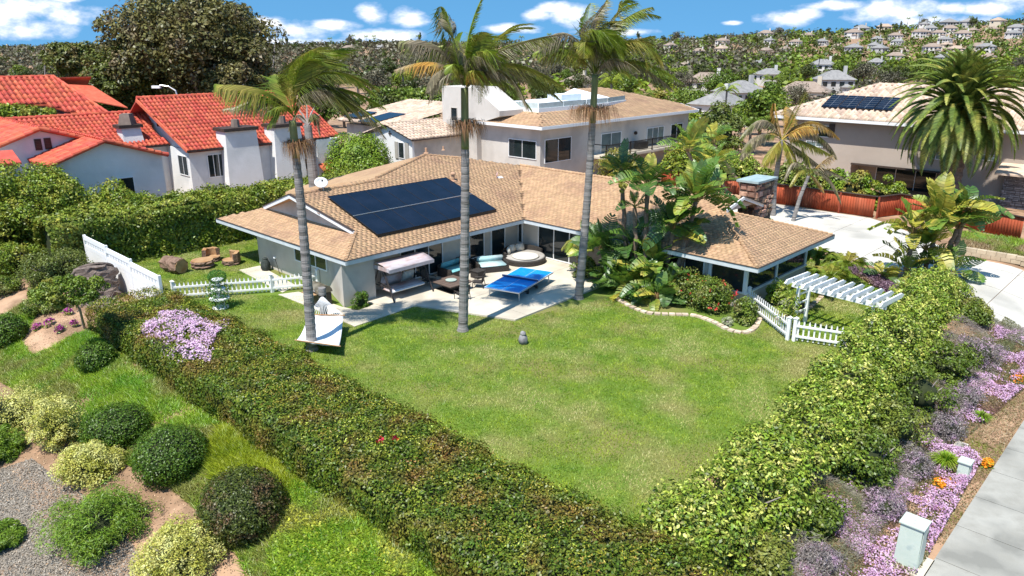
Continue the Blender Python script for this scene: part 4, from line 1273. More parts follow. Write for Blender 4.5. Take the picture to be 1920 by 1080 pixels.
mat('post_dark', (0.22, 0.045, 0.022), (0.28, 0.06, 0.03), scale=4)
board_fence('board_fence', 'long run of red board fence at the back of the driveway', (31.7, 6.0, 0), (31.7, -9.2, 0), 1.30, FENCE)
board_fence('board_fence', 'short red fence section set back behind the big leafed plants', (31.7, -9.2, 0), (33.6, -9.9, 0), 1.30, FENCE)
board_fence('board_fence', 'recessed dark red fence section in front of the tan house', (33.6, -9.9, 0), (33.0, -12.4, 0), 1.30, FENCE)
board_fence('board_fence', 'red fence section at the right end beside the dry bank', (33.0, -12.4, 0), (31.4, -16.8, 0), 1.25, FENCE)
# low block wall beside the driveway
bw_ = thing('low_block_wall', 'low tan block wall under the dry bank beside the driveway', 'wall', (25.8, -17, 0))
BLK = mat('tan_block', (0.44, 0.35, 0.24), (0.54, 0.44, 0.31), scale=3, bump=.3, rand=.12, rough=.9)
for r_ in range(2):
    for k in range(14):
        y = -14.9 - k * .42 - (r_ % 2) * .2
        z = float(height(26, y)) + .02
        MB().box(25.9, 26.15, y - .41, y - .005, z + r_ * .2, z + r_ * .2 + .195).build('block', BLK, bw_)
for k in range(5):
    x = 26.2 + k * .42
    MB().box(x, x + .41, -20.9, -20.65, -.4, .0).build('block', BLK, bw_)

# street lamp behind the red roofs
sl = thing('street_lamp', 'grey street lamp arm reaching left above the red ridge of the white house', 'street lamp', (10, 48, 0))
dl = 62
lt = [D(333, 260, dl), D(333, 182, dl), D(329, 170, dl), D(316, 162, dl), D(300, 160, dl)]
for o in (sl,): o.location = (lt[0].x, lt[0].y, 0)
MB().tube([(lt[0].x, lt[0].y, 0)] + lt[1:], [0.09, 0.07, 0.06, 0.05, 0.05], 8).build('pole', ALU, sl)
hd = D(293, 163, dl)
MB().obox(hd, (0.65, 0.28, 0.2), Matrix.Rotation(math.atan2(RT.y, RT.x), 3, 'Z')).build('lamp_head', WHITE, sl)

# ---------------------------------------------------------------- things in the garden
WICK = mat('dark_wicker', (0.030, 0.026, 0.024), (0.06, 0.052, 0.046), scale=30, bump=.6, bscale=60, rough=.7)
TEAL = mat('teal_cushion', (0.16, 0.42, 0.44), (0.22, 0.50, 0.52), scale=4, bump=.2, rough=.9)
CREAM = mat('cream_cushion', (0.60, 0.57, 0.50), (0.68, 0.65, 0.58), scale=4, bump=.2, rough=.95)
MAUVE = mat('faded_mauve_canvas', (0.44, 0.37, 0.39), (0.54, 0.49, 0.50), scale=1.5, stretch=(1, 3, 1), rough=.95, c3=(0.40, 0.29, 0.27), scale3=1.2)
SWM = mat('brown_tube', (0.035, 0.028, 0.026), (0.05, 0.04, 0.036), rough=.5)
CLOTH = mat('white_cloth', (0.74, 0.75, 0.77), (0.80, 0.81, 0.82), scale=2, bump=.15, rough=.9)


def cushion(root, c, d, m, rot=None, name='cushion', r=0.25):
    """soft block"""
    import bmesh
    bm = bmesh.new(); bmesh.ops.create_cube(bm, size=1)
    for v in bm.verts: v.co = Vector((v.co.x * d[0], v.co.y * d[1], v.co.z * d[2]))
    bmesh.ops.bevel(bm, geom=list(bm.edges), offset=min(d) * 0.38, segments=3, affect='EDGES')
    me = bpy.data.meshes.new(name); bm.to_mesh(me); bm.free()
    me.polygons.foreach_set('use_smooth', [True] * len(me.polygons))
    M4 = Matrix.Translation(Vector(c) - parent_loc(root)) @ (rot.to_4x4() if rot is not None else Matrix())
    me.transform(M4)
    return link(name, me, m, root)


# porch swing
sw = thing('porch_swing', 'porch swing with faded mauve canopy and cushions on a brown tube frame', 'porch swing', (2.7, -0.1, PATZ))
xa, xb = 1.62, 3.68
for x in (xa, xb):
    MB().tube([(x, -0.83, PATZ), (x, -0.15, 1.42)], 0.032).build('leg', SWM, sw)
    MB().tube([(x, 0.75, PATZ), (x, 0.1, 1.42)], 0.032).build('leg', SWM, sw)
    MB().tube([(x, -0.5, .62), (x, 0.42, .62)], 0.02).build('brace', SWM, sw)
    MB().tube([(x + (.12 if x == xa else -.12), -0.42, .45), (x, 0.0, 1.38)], 0.012, 5).build('hanger', SWM, sw)
    MB().tube([(x + (.12 if x == xa else -.12), 0.25, .45), (x, 0.0, 1.38)], 0.012, 5).build('hanger', SWM, sw)
    MB().tube([(x + (.12 if x == xa else -.12), -0.45, .62), (x + (.12 if x == xa else -.12), 0.35, .66)], 0.02).build('armrest', SWM, sw)
MB().tube([(xa, 0, 1.42), (xb, 0, 1.42)], 0.035).build('top_bar', SWM, sw)
can = MB(); nn_ = 10
vs = []; fs = []
for i in range(nn_ + 1):
    t = i / nn_
    for j in range(5):
        s_ = j / 4
        y = -0.72 + 1.45 * s_
        z = 1.44 + 0.17 * math.sin(math.pi * s_) - 0.03 * math.sin(math.pi * t) * (1 if 0 < j < 4 else 0)
        vs.append((xa - .12 + (xb - xa + .3) * t, y, z))
for i in range(nn_):
    for j in range(4): fs.append((i * 5 + j, (i + 1) * 5 + j, (i + 1) * 5 + j + 1, i * 5 + j + 1))
co = can.add(vs, fs).build('canopy', MAUVE, sw, smooth=True)
mo = co.modifiers.new('thick', 'SOLIDIFY'); mo.thickness = 0.02
MB().box(xa - .12, xb + .18, -0.735, -0.72, 1.30, 1.45).build('valance', MAUVE, sw)
MB().box(xa - .125, xa - .11, -0.71, 0.72, 1.34, 1.5).build('valance', MAUVE, sw)
cushion(sw, ((xa + xb) / 2, -0.1, .42), (1.78, .72, .11), MAUVE, name='seat_cushion')
cushion(sw, ((xa + xb) / 2, -0.44, .40), (1.80, .10, .10), CLOTH, name='seat_edge')
rb = Matrix.Rotation(R(-72), 3, 'X')
cushion(sw, (xa + .72, 0.28, .66), (1.08, .46, .11), MAUVE, rb, name='back_cushion')
cushion(sw, (xb - .45, 0.28, .66), (.62, .46, .11), CREAM, rb, name='back_cushion')

# wicker lounge pieces
def loveseat(name, label, c, rz, cm, w=1.35, d=0.85, arms=(1, 1), group=None):
    r = thing(name, label, 'sofa', c, group, 0)
    rot = Matrix.Rotation(rz, 3, 'Z'); cc = Vector(c)
    def B(n, ctr, dim, m): return MB().obox(cc + rot @ Vector(ctr), dim, rot).build(n, m, r)
    B('base', (0, 0, .14), (w, d, .22), WICK)
    B('backrest', (0, d / 2 - .04, .33), (w, .08, .40), WICK)
    if arms[0]: B('armrest', (-w / 2 + .04, -.02, .32), (.08, d - .06, .20), WICK)
    if arms[1]: B('armrest', (w / 2 - .04, -.02, .32), (.08, d - .06, .20), WICK)
    for sx in (-1, 1):
        for sy in (-1, 1): B('leg', (sx * (w / 2 - .05), sy * (d / 2 - .05), .015), (.05, .05, .03), BLACK)
    cushion(r, cc + rot @ Vector((0, -.06, .30)), (w - .2, d - .14, .12), cm, rot, 'seat_cushion')
    cushion(r, cc + rot @ Vector((0, d / 2 - .15, .47)), (w - .2, .34, .12), cm, rot @ Matrix.Rotation(R(-70), 3, 'X'), 'back_cushion')
    return r
TEAL_SUNLIT = mat('sunlit_teal_cushion', (0.36, 0.56, 0.57), (0.62, 0.70, 0.70), scale=1.0, rough=.9)  # lit copy of the teal cushion, sun highlight put into the colour
loveseat('wicker_sofa', 'dark wicker sofa with teal cushions nearest the swing, behind the palm trunk', (5.95, 0.35, PATZ), R(4), TEAL, group='dark wicker garden sofas')
loveseat('wicker_sofa', 'dark wicker sofa with teal cushions coloured pale as if sunlit, left of the round day bed', (7.62, -0.35, PATZ), R(-28), TEAL_SUNLIT, w=1.45, group='dark wicker garden sofas')
cb = thing('cube_table', 'small dark wicker cube table between the two teal sofas', 'side table', (6.4, -0.72, PATZ))
MB().box(6.16, 6.64, -.96, -.48, PATZ, PATZ + .31).build('body', WICK, cb)
MB().box(6.13, 6.67, -.99, -.45, PATZ + .312, PATZ + .34).build('top', WICK, cb)
wc = loveseat('wicker_armchair', 'dark wicker armchair against the wall between the sofas', (7.0, 0.75, PATZ), R(5), WICK, w=.62, d=.6)
wc['category'] = 'armchair'
# round day bed
db = thing('day_bed', 'round dark wicker day bed with cream mattress, pillows and curved back', 'day bed', (9.75, -0.45, PATZ))
dcx, dcy = 9.75, -0.45
MB().lathe((dcx, dcy, PATZ), [(1.02, 0), (1.04, .22), (1.0, .24)], 36).build('base', WICK, db)
MB().lathe((dcx - .0, dcy, PATZ + .245), [(.98, 0), (1.0, .05), (.93, .09), (0.1, .095)], 36).build('mattress', mat('grey_cushion', (0.36, 0.34, 0.31), (0.42, 0.40, 0.37)), db, smooth=True)
MB().lathe((dcx - .22, dcy - .28, PATZ + .335), [(.62, 0), (.66, .04), (.58, .075), (0.1, .08)], 30).build('seat_pad', CREAM, db, smooth=True)
bk_ = MB(); n_ = 16
vs = []; fs = []
for k in range(n_ + 1):
    a = R(-15) + R(175) * k / n_
    for rr_, z in ((1.04, .1), (1.04, .50 + .1 * math.sin(math.pi * k / n_)), (.94, .50 + .1 * math.sin(math.pi * k / n_)), (.94, .1)):
        vs.append((dcx + rr_ * math.cos(a), dcy + rr_ * math.sin(a), PATZ + z))
for k in range(n_):
    for j in range(4): fs.append((k * 4 + j, (k + 1) * 4 + j, (k + 1) * 4 + (j + 1) % 4, k * 4 + (j + 1) % 4))
fs += [(0, 1, 2, 3), (n_ * 4 + 3, n_ * 4 + 2, n_ * 4 + 1, n_ * 4)]
bk_.add(vs, fs).build('curved_back', WICK, db)
for k, a in enumerate((R(125), R(92), R(60))):
    cushion(db, (dcx + .76 * math.cos(a), dcy + .76 * math.sin(a), PATZ + .52), (.44, .13, .34), CREAM, Matrix.Rotation(a - R(90), 3, 'Z') @ Matrix.Rotation(R(-14), 3, 'X'), 'pillow')

# fire pit table with a dish, and chairs
ft = thing('patio_table', 'brown slatted patio table with a round dish in the middle', 'table', (4.45, -1.15, PATZ))
TOPM = mat('brown_table_top', (0.11, 0.075, 0.06), (0.16, 0.115, 0.09), scale=3, stretch=(1, 6, 1), rough=.6)
for k in range(6):
    y = -1.78 + k * .212
    MB().box(3.82, 5.08, y, y + .202, PATZ + .33, PATZ + .36).build('slat', TOPM, ft)
MB().box(4.2, 4.7, -1.4, -.9, PATZ + .02, PATZ + .328).build('pedestal', BLACK, ft)
MB().box(3.86, 5.04, -1.74, -.55, PATZ + .29, PATZ + .328).build('apron', SWM, ft)
MB().box(3.95, 4.95, -1.65, -.65, PATZ, PATZ + .02).build('base', BLACK, ft)
dsh = MB().lathe((4.45, -1.1, PATZ + .362), [(.12, 0), (.24, .03), (.24, .05), (.05, .06)], 24).build('dish', mat('green_glass_dish', (0.35, 0.45, 0.40), (0.5, 0.58, 0.53), rough=.2))
dsh.location = (0, 0, 0); tag(dsh, 'round pale green dish lying on the brown patio table', 'dish')


def patio_chair(name, label, c, rz, slingm):
    r = thing(name, label, 'chair', c, 'dark patio chairs around the brown table')
    rot = Matrix.Rotation(rz, 3, 'Z'); cc = Vector(c)
    def P_(x, y, z): return cc + rot @ Vector((x, y, z))
    for s_ in (-1, 1):
        MB().tube([P_(s_ * .24, -.22, 0), P_(s_ * .24, -.2, .36)], .016, 6).build('leg', SWM, r)
        MB().tube([P_(s_ * .24, .25, 0), P_(s_ * .24, .18, .36), P_(s_ * .22, .26, .66)], .016, 6).build('leg', SWM, r)
        MB().tube([P_(s_ * .25, -.2, .36), P_(s_ * .25, .2, .38)], .02, 6).build('armrest', SWM, r)
    MB().obox(P_(0, -.01, .24), (.46, .42, .03), rot).build('seat', slingm, r)
    MB().obox(P_(0, .23, .47), (.44, .03, .36), rot @ Matrix.Rotation(R(-12), 3, 'X')).build('backrest', slingm, r)
    return r
patio_chair('patio_chair', 'grey sling patio chair in front of the brown table, beside the palm trunk', (3.85, -2.45, PATZ), R(172), WICK)
patio_chair('patio_chair', 'dark patio chair on the right side of the brown table', (5.45, -1.75, PATZ), R(215), WICK)
patio_chair('patio_chair', 'patio chair behind the brown table next to the swing', (4.15, 0.0, PATZ), R(15), WICK)

# table tennis table
pq = [Q(x, y, 'z', PATZ + .45) for x, y in ((908.3, 537), (970.4, 548.7), (1037.6, 510.6), (973.4, 499.4))]
tt = thing('table_tennis_table', 'blue table tennis table with white lines and net on a grey folding frame', 'table tennis table', ((pq[0].x + pq[2].x) / 2, (pq[0].y + pq[2].y) / 2, PATZ))
tcx = Vector(((pq[0].x + pq[2].x) / 2, (pq[0].y + pq[2].y) / 2, 0))
lx = ((pq[3] - pq[0]) + (pq[2] - pq[1])).normalized(); lx.z = 0; lx.normalize()
ly = Vector((-lx.y, lx.x, 0))
TL = ((pq[3] - pq[0]).length + (pq[2] - pq[1]).length) / 2; TW = ((pq[1] - pq[0]).length + (pq[2] - pq[3]).length) / 2 * .97
rt = Matrix((lx, ly, Vector((0, 0, 1)))).transposed()
BLUE = mat('table_blue', (0.005, 0.24, 0.70), (0.008, 0.27, 0.76), scale=2, rough=.45, spec=.4)
ZT = PATZ + .45
def TP(a, b, z): return tcx + lx * a + ly * b + Vector((0, 0, z))
for s_ in (-1, 1):
    h = MB().obox(TP(s_ * (TL / 4 + .004), 0, ZT - .012), (TL / 2 - .01, TW, .024), rt).build('table_top', BLUE, tt)
    ap = MB()
    ap.obox(TP(s_ * (TL / 4 + .004), TW / 2 - .01, ZT - .045), (TL / 2 - .03, .02, .04), rt)
    ap.obox(TP(s_ * (TL / 4 + .004), -TW / 2 + .01, ZT - .045), (TL / 2 - .03, .02, .04), rt)
    ap.obox(TP(s_ * (TL / 2 - .02), 0, ZT - .045), (.02, TW - .05, .04), rt)
    ap.build('edge_frame', ALU, tt)
ln = MB()
for (a, b, la, lb) in ((0, TW / 2 - .012, TL, .024), (0, -TW / 2 + .012, TL, .024), (TL / 2 - .012, 0, .024, TW - .05), (-TL / 2 + .012, 0, .024, TW - .05)):
    ln.obox(TP(a, b, ZT + .002), (la, lb, .003), rt)
for s_ in (-1, 1): ln.obox(TP(s_ * (TL / 4), 0, ZT + .002), (TL / 2 - .06, .010, .003), rt)
ln.build('painted_lines', WHITE, tt)
net = MB().obox(TP(0, 0, ZT + .05), (.008, TW + .1, .09), rt).build('net', mat('net_blue', (0.02, 0.05, 0.16), (0.04, 0.08, 0.2), scale=60), tt)
MB().obox(TP(0, 0, ZT + .10), (.014, TW + .1, .014), rt).build('net_tape', WHITE, net)
for a in (-1, 1):
    for b in (-1, 1):
        MB().tube([TP(a * (TL / 2 - .22), b * (TW / 2 - .12), PATZ), TP(a * (TL / 2 - .22), b * (TW / 2 - .12), ZT - .03)], .024, 8).build('leg', ALU, tt)
        MB().tube([TP(a * .35, b * (TW / 2 - .25), PATZ + .08), TP(a * .12, b * (TW / 2 - .25), ZT - .05)], .018, 6).build('undercarriage_tube', SWM, tt)
        w_ = TP(a * .42, b * (TW / 2 - .22), PATZ + .07)
        MB().tube([w_ - ly * .03, w_ + ly * .03], .07, 14).build('wheel', BLACK, tt)
    MB().tube([TP(a * .4, -TW / 2 + .2, PATZ + .09), TP(a * .4, TW / 2 - .2, PATZ + .09)], .018, 6).build('axle', SWM, tt)

# hammock on its post and the left palm
hm = thing('hammock', 'white cloth hammock with spreader bar and fan of cords beside the left palm', 'hammock', (-2.6, -2.0, 0))
ca, cb_, cc_, cd_ = Vector((-3.75, -2.42, .46)), Vector((-3.02, -3.86, .44)), Vector((-2.25, -0.75, .58)), Vector((-1.42, -1.75, .58))
vs = []; fs = []; NI, NJ = 12, 8
for i in range(NI + 1):
    t = i / NI
    for j in range(NJ + 1):
        s_ = j / NJ
        p = (cc_ * (1 - s_) + cd_ * s_) * (1 - t) + (ca * (1 - s_) + cb_ * s_) * t
        z = p.z - .13 * math.sin(math.pi * t) - .09 * math.sin(math.pi * s_) * (.4 + .6 * math.sin(math.pi * t)) + .01 * math.sin(s_ * 30)
        vs.append((p.x, p.y, z))
for i in range(NI):
    for j in range(NJ):
        k = i * (NJ + 1) + j
        fs.append((k, k + 1, k + NJ + 2, k + NJ + 1))
hs_ = MB().add(vs, fs).build('cloth', CLOTH, hm, smooth=True)
hs_.modifiers.new('thick', 'SOLIDIFY').thickness = 0.015
MB().tube([cc_ - (cd_ - cc_) * .06, cd_ + (cd_ - cc_) * .06], .022, 8).build('spreader_bar', LOGC, hm)
MB().tube([ca - (cb_ - ca) * .04, cb_ + (cb_ - ca) * .04], .022, 8).build('spreader_bar', LOGC, hm)
tp_ = Vector((-1.36, -0.32, .98))
for k in range(15):
    q = cc_ + (cd_ - cc_) * (k / 14)
    MB().tube([q, tp_], .008, 4).build('cord', CLOTH, hm)
tq_ = Vector((-3.9, -3.75, .75))
hp_ = thing('hammock_post', 'stout grey wooden post holding the hammock beside the covered grill', 'post', (-1.3, -0.25, 0))
MB().tube([(-1.3, -0.25, 0), (-1.3, -0.25, 1.28)], [.15, .14], 14).build('shaft', BARK, hp_)
MB().tube([(-1.3, -0.25, .92), (-1.3, -0.25, 1.0)], .155, 14).build('strap', BLACK, hp_)

# grill
gr = thing('barrel_grill', 'brown lidded barrel grill with side shelf by the house corner', 'grill', (-.45, 1.35, .03))
g0 = Vector((-.45, 1.35, .03))
MB().box(g0.x - .28, g0.x + .28, g0.y - .42, g0.y + .42, .1, .56).build('cabinet', BLACK, gr)
BBQM = mat('tarnished_lid', (0.10, 0.085, 0.06), (0.26, 0.23, 0.17), scale=3, rough=.5, metal=.3)
vs = []; fs = []
for i in range(9):
    a = math.pi * i / 8
    for yy in (-.45, .45): vs.append((g0.x - .33 * math.cos(a), g0.y + yy, .60 + .30 * math.sin(a)))
for i in range(8): fs.append((2 * i, 2 * i + 1, 2 * i + 3, 2 * i + 2))
fs += [tuple(range(0, 18, 2)), tuple(range(1, 18, 2))[::-1], (0, 16, 17, 1)]
MB().add(vs, fs).build('lid', BBQM, gr)
MB().tube([(g0.x - .38, g0.y - .3, .72), (g0.x - .38, g0.y + .3, .72)], .015, 6).build('handle', ALU, gr)
MB().box(g0.x - .6, g0.x - .35, g0.y - .38, g0.y + .38, .57, .60).build('side_shelf', LOGC, gr)
for sx in (-.24, .24):
    for sy in (-.36, .36): MB().tube([(g0.x + sx, g0.y + sy - .02, .07), (g0.x + sx, g0.y + sy + .02, .07)], .06, 10).build('wheel', BLACK, gr)

bg_ = thing('garden_sack', 'dark green bag standing on the slab against the left end wall', 'bag', (.45, 7.35, .03))
MB().lathe((.45, 7.35, .03), [(.17, 0), (.23, .1), (.21, .35), (.13, .5), (.09, .56), (.03, .6)], 12).build('body', mat('bag_green', (0.02, 0.03, 0.028), (0.05, 0.06, 0.055), scale=8, bump=.5), bg_, smooth=True)
MB().lathe((.45, 7.35, .55), [(.10, 0), (.13, .04), (.06, .09)], 10).build('tied_neck', MATS['bag_green'], bg_)
tl = thing('garden_shower', 'thin pole with a small white head beside the dark bag', 'garden shower', (.5, 6.5, .03))
MB().tube([(.58, 6.35, .03), (.5, 6.5, .75)], .014, 6).build('pole', BLACK, tl)
MB().lathe((.5, 6.5, .74), [(.02, 0), (.07, .02), (.07, .07), (.02, .1)], 10).build('head', WHITE, tl)

# logs and stump seats
lg = thing('log', 'thick bark covered log lying on its side with pale cut end', 'log', (-2.7, 9.9, 0))
ax_ = Vector((.42, -.80, 0)).normalized()
ax_ = (-RT * .0 + Vector((-.55, -.62, 0))).normalized()
cL = Vector((-2.55, 10.15, .36))
def barktube(name, a, b, r, root, n=18, rough_=.08, m=None, seg=9):
    a, b = Vector(a), Vector(b); mb = MB(); pts = [a + (b - a) * i / seg for i in range(seg + 1)]
    mb.tube(pts, [r * rnd.uniform(1 - rough_, 1 + rough_) for _ in pts], n, cap=False)
    o = mb.build(name, m or LOGB, root)
    me = o.data
    for v in me.vertices:
        d = rnd.uniform(-.035, .035) * r / .3
        v.co += Vector((d, rnd.uniform(-.03, .03) * r / .3, rnd.uniform(-.01, .01)))
    return o
e1, e2 = cL - RT * .55 + FW * .30, cL + RT * .42 - FW * .30
barktube('bark', e1, e2, .36, lg)
barktube('heartwood', e1 * .98 + e2 * .02, e2 + (e2 - e1) * .01, .31, lg, rough_=.0, m=LOGC).data
dd_ = (e2 - e1).normalized()
MB().tube([e2 - dd_ * .02, e2 + dd_ * .015], .33, 20).build('cut_end', LOGC, lg)
MB().tube([e1 + dd_ * .02, e1 - dd_ * .015], .33, 20).build('cut_end', LOGC, lg)
st = thing('stump_table', 'low round stump with pale top, front of the group of cut stumps', 'stump', (-1.35, 10.0, 0), 'carved palm stumps on the left lawn')
barktube('bark', (-1.35, 10.0, 0), (-1.35, 10.0, .36), .50, st, 22, seg=6)
MB().tube([(-1.35, 10, .34), (-1.35, 10, .375)], .49, 24).build('top', LOGC, st)
def stump_chair(label, c, rz):
    r = thing('stump_chair', label, 'stump chair', c, 'carved palm stumps on the left lawn')
    c = Vector(c)
    barktube('bark', c, c + Vector((0, 0, .24)), .40, r, 20, seg=5)
    MB().tube([c + Vector((0, 0, .22)), c + Vector((0, 0, .25))], .40, 20).build('seat', LOGC, r)
    vs = []; fs = []; n = 12
    for k in range(n + 1):
        a = rz + R(-85) + R(170) * k / n
        hh = .62 + rnd.uniform(-.03, .03) - .06 * abs(k - n / 2) / n
        ri = .22
        for rr_, z in ((.43 + rnd.uniform(-.02, .02), .2), (.42 + rnd.uniform(-.02, .02), hh), (ri, hh - .01), (ri + .04, .22)):
            vs.append((c.x + rr_ * math.cos(a), c.y + rr_ * math.sin(a), z))
    for k in range(n):
        for j in range(4): fs.append((k * 4 + j, (k + 1) * 4 + j, (k + 1) * 4 + (j + 1) % 4, k * 4 + (j + 1) % 4))
    fs += [(0, 1, 2, 3), (n * 4 + 3, n * 4 + 2, n * 4 + 1, n * 4)]
    o = MB().add(vs, fs).build('backrest', LOGB, r)
    o.data.materials.append(LOGC)
    for p in o.data.polygons:
        if p.normal.z > .6: p.material_index = 1
        elif (Vector((p.center.x, p.center.y, 0))).normalized().dot(p.normal) < -.3: p.material_index = 1
    return r
stump_chair('stump carved into a chair, its high back behind the stump table', (-.55, 10.75, 0), R(80))
stump_chair('rightmost carved stump chair, nearest the house wall', (-.15, 9.55, 0), R(-15))
bst = thing('palm_stump', 'large shaggy palm trunk stump leaning below the white fence panels', 'stump', (-6.5, 8.6, -.2))
barktube('bark', (-6.5, 8.4, -.3), (-6.25, 9.1, 1.15), .80, bst, 26, .10, mat('shaggy_bark', (0.10, 0.075, 0.065), (0.24, 0.19, 0.16), scale=5, stretch=(1, 1, 5), bump=1.0, rough=1), seg=14)
MB().tube([(-6.26, 9.06, 1.10), (-6.25, 9.1, 1.16)], .74, 24).build('top', MATS['shaggy_bark'], bst)
MB().tube([(-7.3, 8.9, -.2), (-6.95, 9.2, .9)], [.1, .06], 8).build('split_wood', LOGC, bst)

# white privacy fence (three panels)
wf_ = thing('privacy_fence', 'white vinyl privacy fence of three stepped panels at the left of the yard', 'fence', (-5.3, 8.7, 0))
for k, (y0, y1, zt, zb) in enumerate(((12.95, 10.3, 1.74, -.2), (10.28, 7.6, 1.66, -.2), (7.58, 4.75, 1.56, -.2))):
    MB().box(-5.34, -5.27, y1, y0, zb, zt - .62).build('panel', WHITE, wf_)
    MB().box(-5.345, -5.265, y1, y0, zt - .2, zt).build('top_board', WHITE, wf_)
    MB().box(-5.345, -5.265, y1, y0, zt - .618, zt - .42).build('rail', WHITE, wf_)
    MB().box(-5.36, -5.25, y1 - .06, y1 + .06, zb, zt + .03).build('post', WHITE, wf_)
    for j in range(int((y0 - y1) / .3)):
        yy = y1 + .12 + j * .3
        MB().box(-5.325, -5.29, yy, yy + .24, zt - .418, zt - .202).build('slat', WHITE, wf_)
MB().box(-5.36, -5.25, 12.93, 13.05, -.2, 1.78).build('post', WHITE, wf_)

# picket fences
def picket_fence(name, label, pts, h, sp, group, pw=.055, posts=True):
    root = thing(name, label, 'fence', ((pts[0][0] + pts[-1][0]) / 2, (pts[0][1] + pts[-1][1]) / 2, 0), group)
    off = parent_loc(root)
    v = [(-pw / 2, -.011, .05), (pw / 2, -.011, .05), (pw / 2, -.011, h - .07), (0, -.011, h), (-pw / 2, -.011, h - .07)]
    v2 = [(a, .011, c) for a, b, c in v]
    me = bpy.data.meshes.new('picket')
    me.from_pydata(v + v2, [], [(0, 1, 2, 3, 4), (9, 8, 7, 6, 5), (0, 5, 6, 1), (1, 6, 7, 2), (2, 7, 8, 3), (3, 8, 9, 4), (4, 9, 5, 0)]); me.update()
    me.materials.append(WHITE)
    for (a, b) in zip(pts[:-1], pts[1:]):
        a = Vector((*a, 0)); b = Vector((*b, 0)); d = b - a; L = d.length; d.normalize()
        nr = Vector((d.y, -d.x, 0)); rz = math.atan2(d.y, d.x)
        n = int(L / sp)
        for k in range(n):
            p = a + d * (k + .6) * (L / n)
            o = link('picket', me, None, root, p - off); o.rotation_euler = (0, 0, rz)
        for z in (h * .26, h * .74):
            MB().bar(a + nr * .035 + Vector((0, 0, z)), b + nr * .035 + Vector((0, 0, z)), .04, .075).build('rail', WHITE, root)
    for p in pts:
        q = Vector((p[0], p[1], 0))
        mb = MB().box(q.x - .06, q.x + .06, q.y - .06, q.y + .06, 0, h + .06)
        mb.add([(q.x - .08, q.y - .08, h + .062), (q.x + .08, q.y - .08, h + .062), (q.x + .08, q.y + .08, h + .062), (q.x - .08, q.y + .08, h + .062), (q.x, q.y, h + .13)],
               [(0, 1, 4), (1, 2, 4), (2, 3, 4), (3, 0, 4), (3, 2, 1, 0)])
        mb.build('post', WHITE, root)
    return root
picket_fence('picket_fence', 'white picket fence from the left hedge to the covered grill', [(-4.3, 6.2), (-1.0, 4.2), (0.72, 3.35)], .74, .165, 'white picket fences')
picket_fence('picket_fence', 'white picket fence between the sunroom corner and the pergola post', [(11.15, -11.35), (8.95, -14.0)], .80, .17, 'white picket fences')
picket_fence('picket_fence', 'white picket fence from the pergola post into the right hedge', [(9.02, -14.2), (9.9, -16.9)], .80, .17, 'white picket fences')

# pergola
pg = thing('pergola', 'white pergola arch with eleven pointed rafters over the picket gate', 'pergola', (10.5, -15, 0))
PB = [Q(1472, 533, 'z', 1.62), Q(1662, 580, 'z', 1.62)]
bd = (PB[1] - PB[0]).normalized(); nrp = Vector((-bd.y, bd.x, 0))
if nrp.x < 0: nrp = -nrp
PL = (PB[1] - PB[0]).length
def PP(a, b, z): return Vector((PB[0].x, PB[0].y, z)) + bd * a + nrp * b
for b in (0.25, 1.05):
    MB().bar(PP(.15, b, 1.60), PP(PL - .1, b, 1.60), .07, .17).build('beam', WHITE, pg)
for a in (.42, PL - .5):
    for b in (.25, 1.05):
        q = PP(a, b, 0); MB().box(q.x - .055, q.x + .055, q.y - .055, q.y + .055, 0, 1.52).build('post', WHITE, pg)
    for z in (.55, .9, 1.25):
        MB().bar(PP(a, .31, z), PP(a, .99, z), .03, .06).build('crossbar', WHITE, pg)
for k in range(11):
    a = .12 + (PL - .24) * k / 10
    # rafter with pointed ends
    pr = [(-.12, 1.66), (1.42, 1.66), (1.62, 1.76), (1.42, 1.85), (-.10, 1.85), (-.26, 1.74)]
    vs = [PP(a - .028, b, z) for b, z in pr] + [PP(a + .028, b, z) for b, z in pr]
    n = len(pr)
    MB().add(vs, [tuple(range(n)), tuple(range(n, 2 * n))[::-1]] + [(i, n + i, n + (i + 1) % n, (i + 1) % n) for i in range(n)]).build('rafter', WHITE, pg)

# tiered planter with climbing greenery
fp = Vector((-3.45, 3.85, 0))
fo = thing('tiered_planter', 'white tiered garden planter overgrown with leaves in front of the picket fence', 'planter', fp)
MB().lathe(fp, [(.30, 0), (.32, .06), (.2, .12), (.16, .3), (.34, .36), (.40, .44), (.36, .46)], 22).build('base_bowl', WHITE, fo, smooth=True)
MB().lathe(fp + Vector((0, 0, .46)), [(.12, 0), (.09, .2), (.12, .26), (.26, .32), (.3, .38), (.26, .4)], 20).build('middle_bowl', WHITE, fo, smooth=True)
MB().lathe(fp + Vector((0, 0, .86)), [(.09, 0), (.07, .22), (.16, .28), (.24, .36), (.2, .38)], 20).build('top_bowl', WHITE, fo, smooth=True)
PLG = leafmat('planter_leaf', (0.035, 0.13, 0.025), (0.07, 0.2, 0.045), scale=3)
C1 = np.array(fp) + rng.normal(size=(900, 3)) * np.array([.26, .26, .0]) + np.column_stack([np.zeros(900), np.zeros(900), rng.uniform(.1, 1.0, 900)])
V_, F_ = leaf_quads(C1, rng.normal(size=(900, 3)) + np.array([0, 0, .4]), .045, .026); npart('climbing_leaves', V_, F_, PLG, fo)
tf_ = np.array(fp) + np.array([0, 0, 1.32]) + sph(800) * np.array([.34, .34, .26])
V_, F_ = leaf_quads(tf_, rng.normal(size=(800, 3)), .05, .012); npart('top_tuft', V_, F_, PLG, fo)

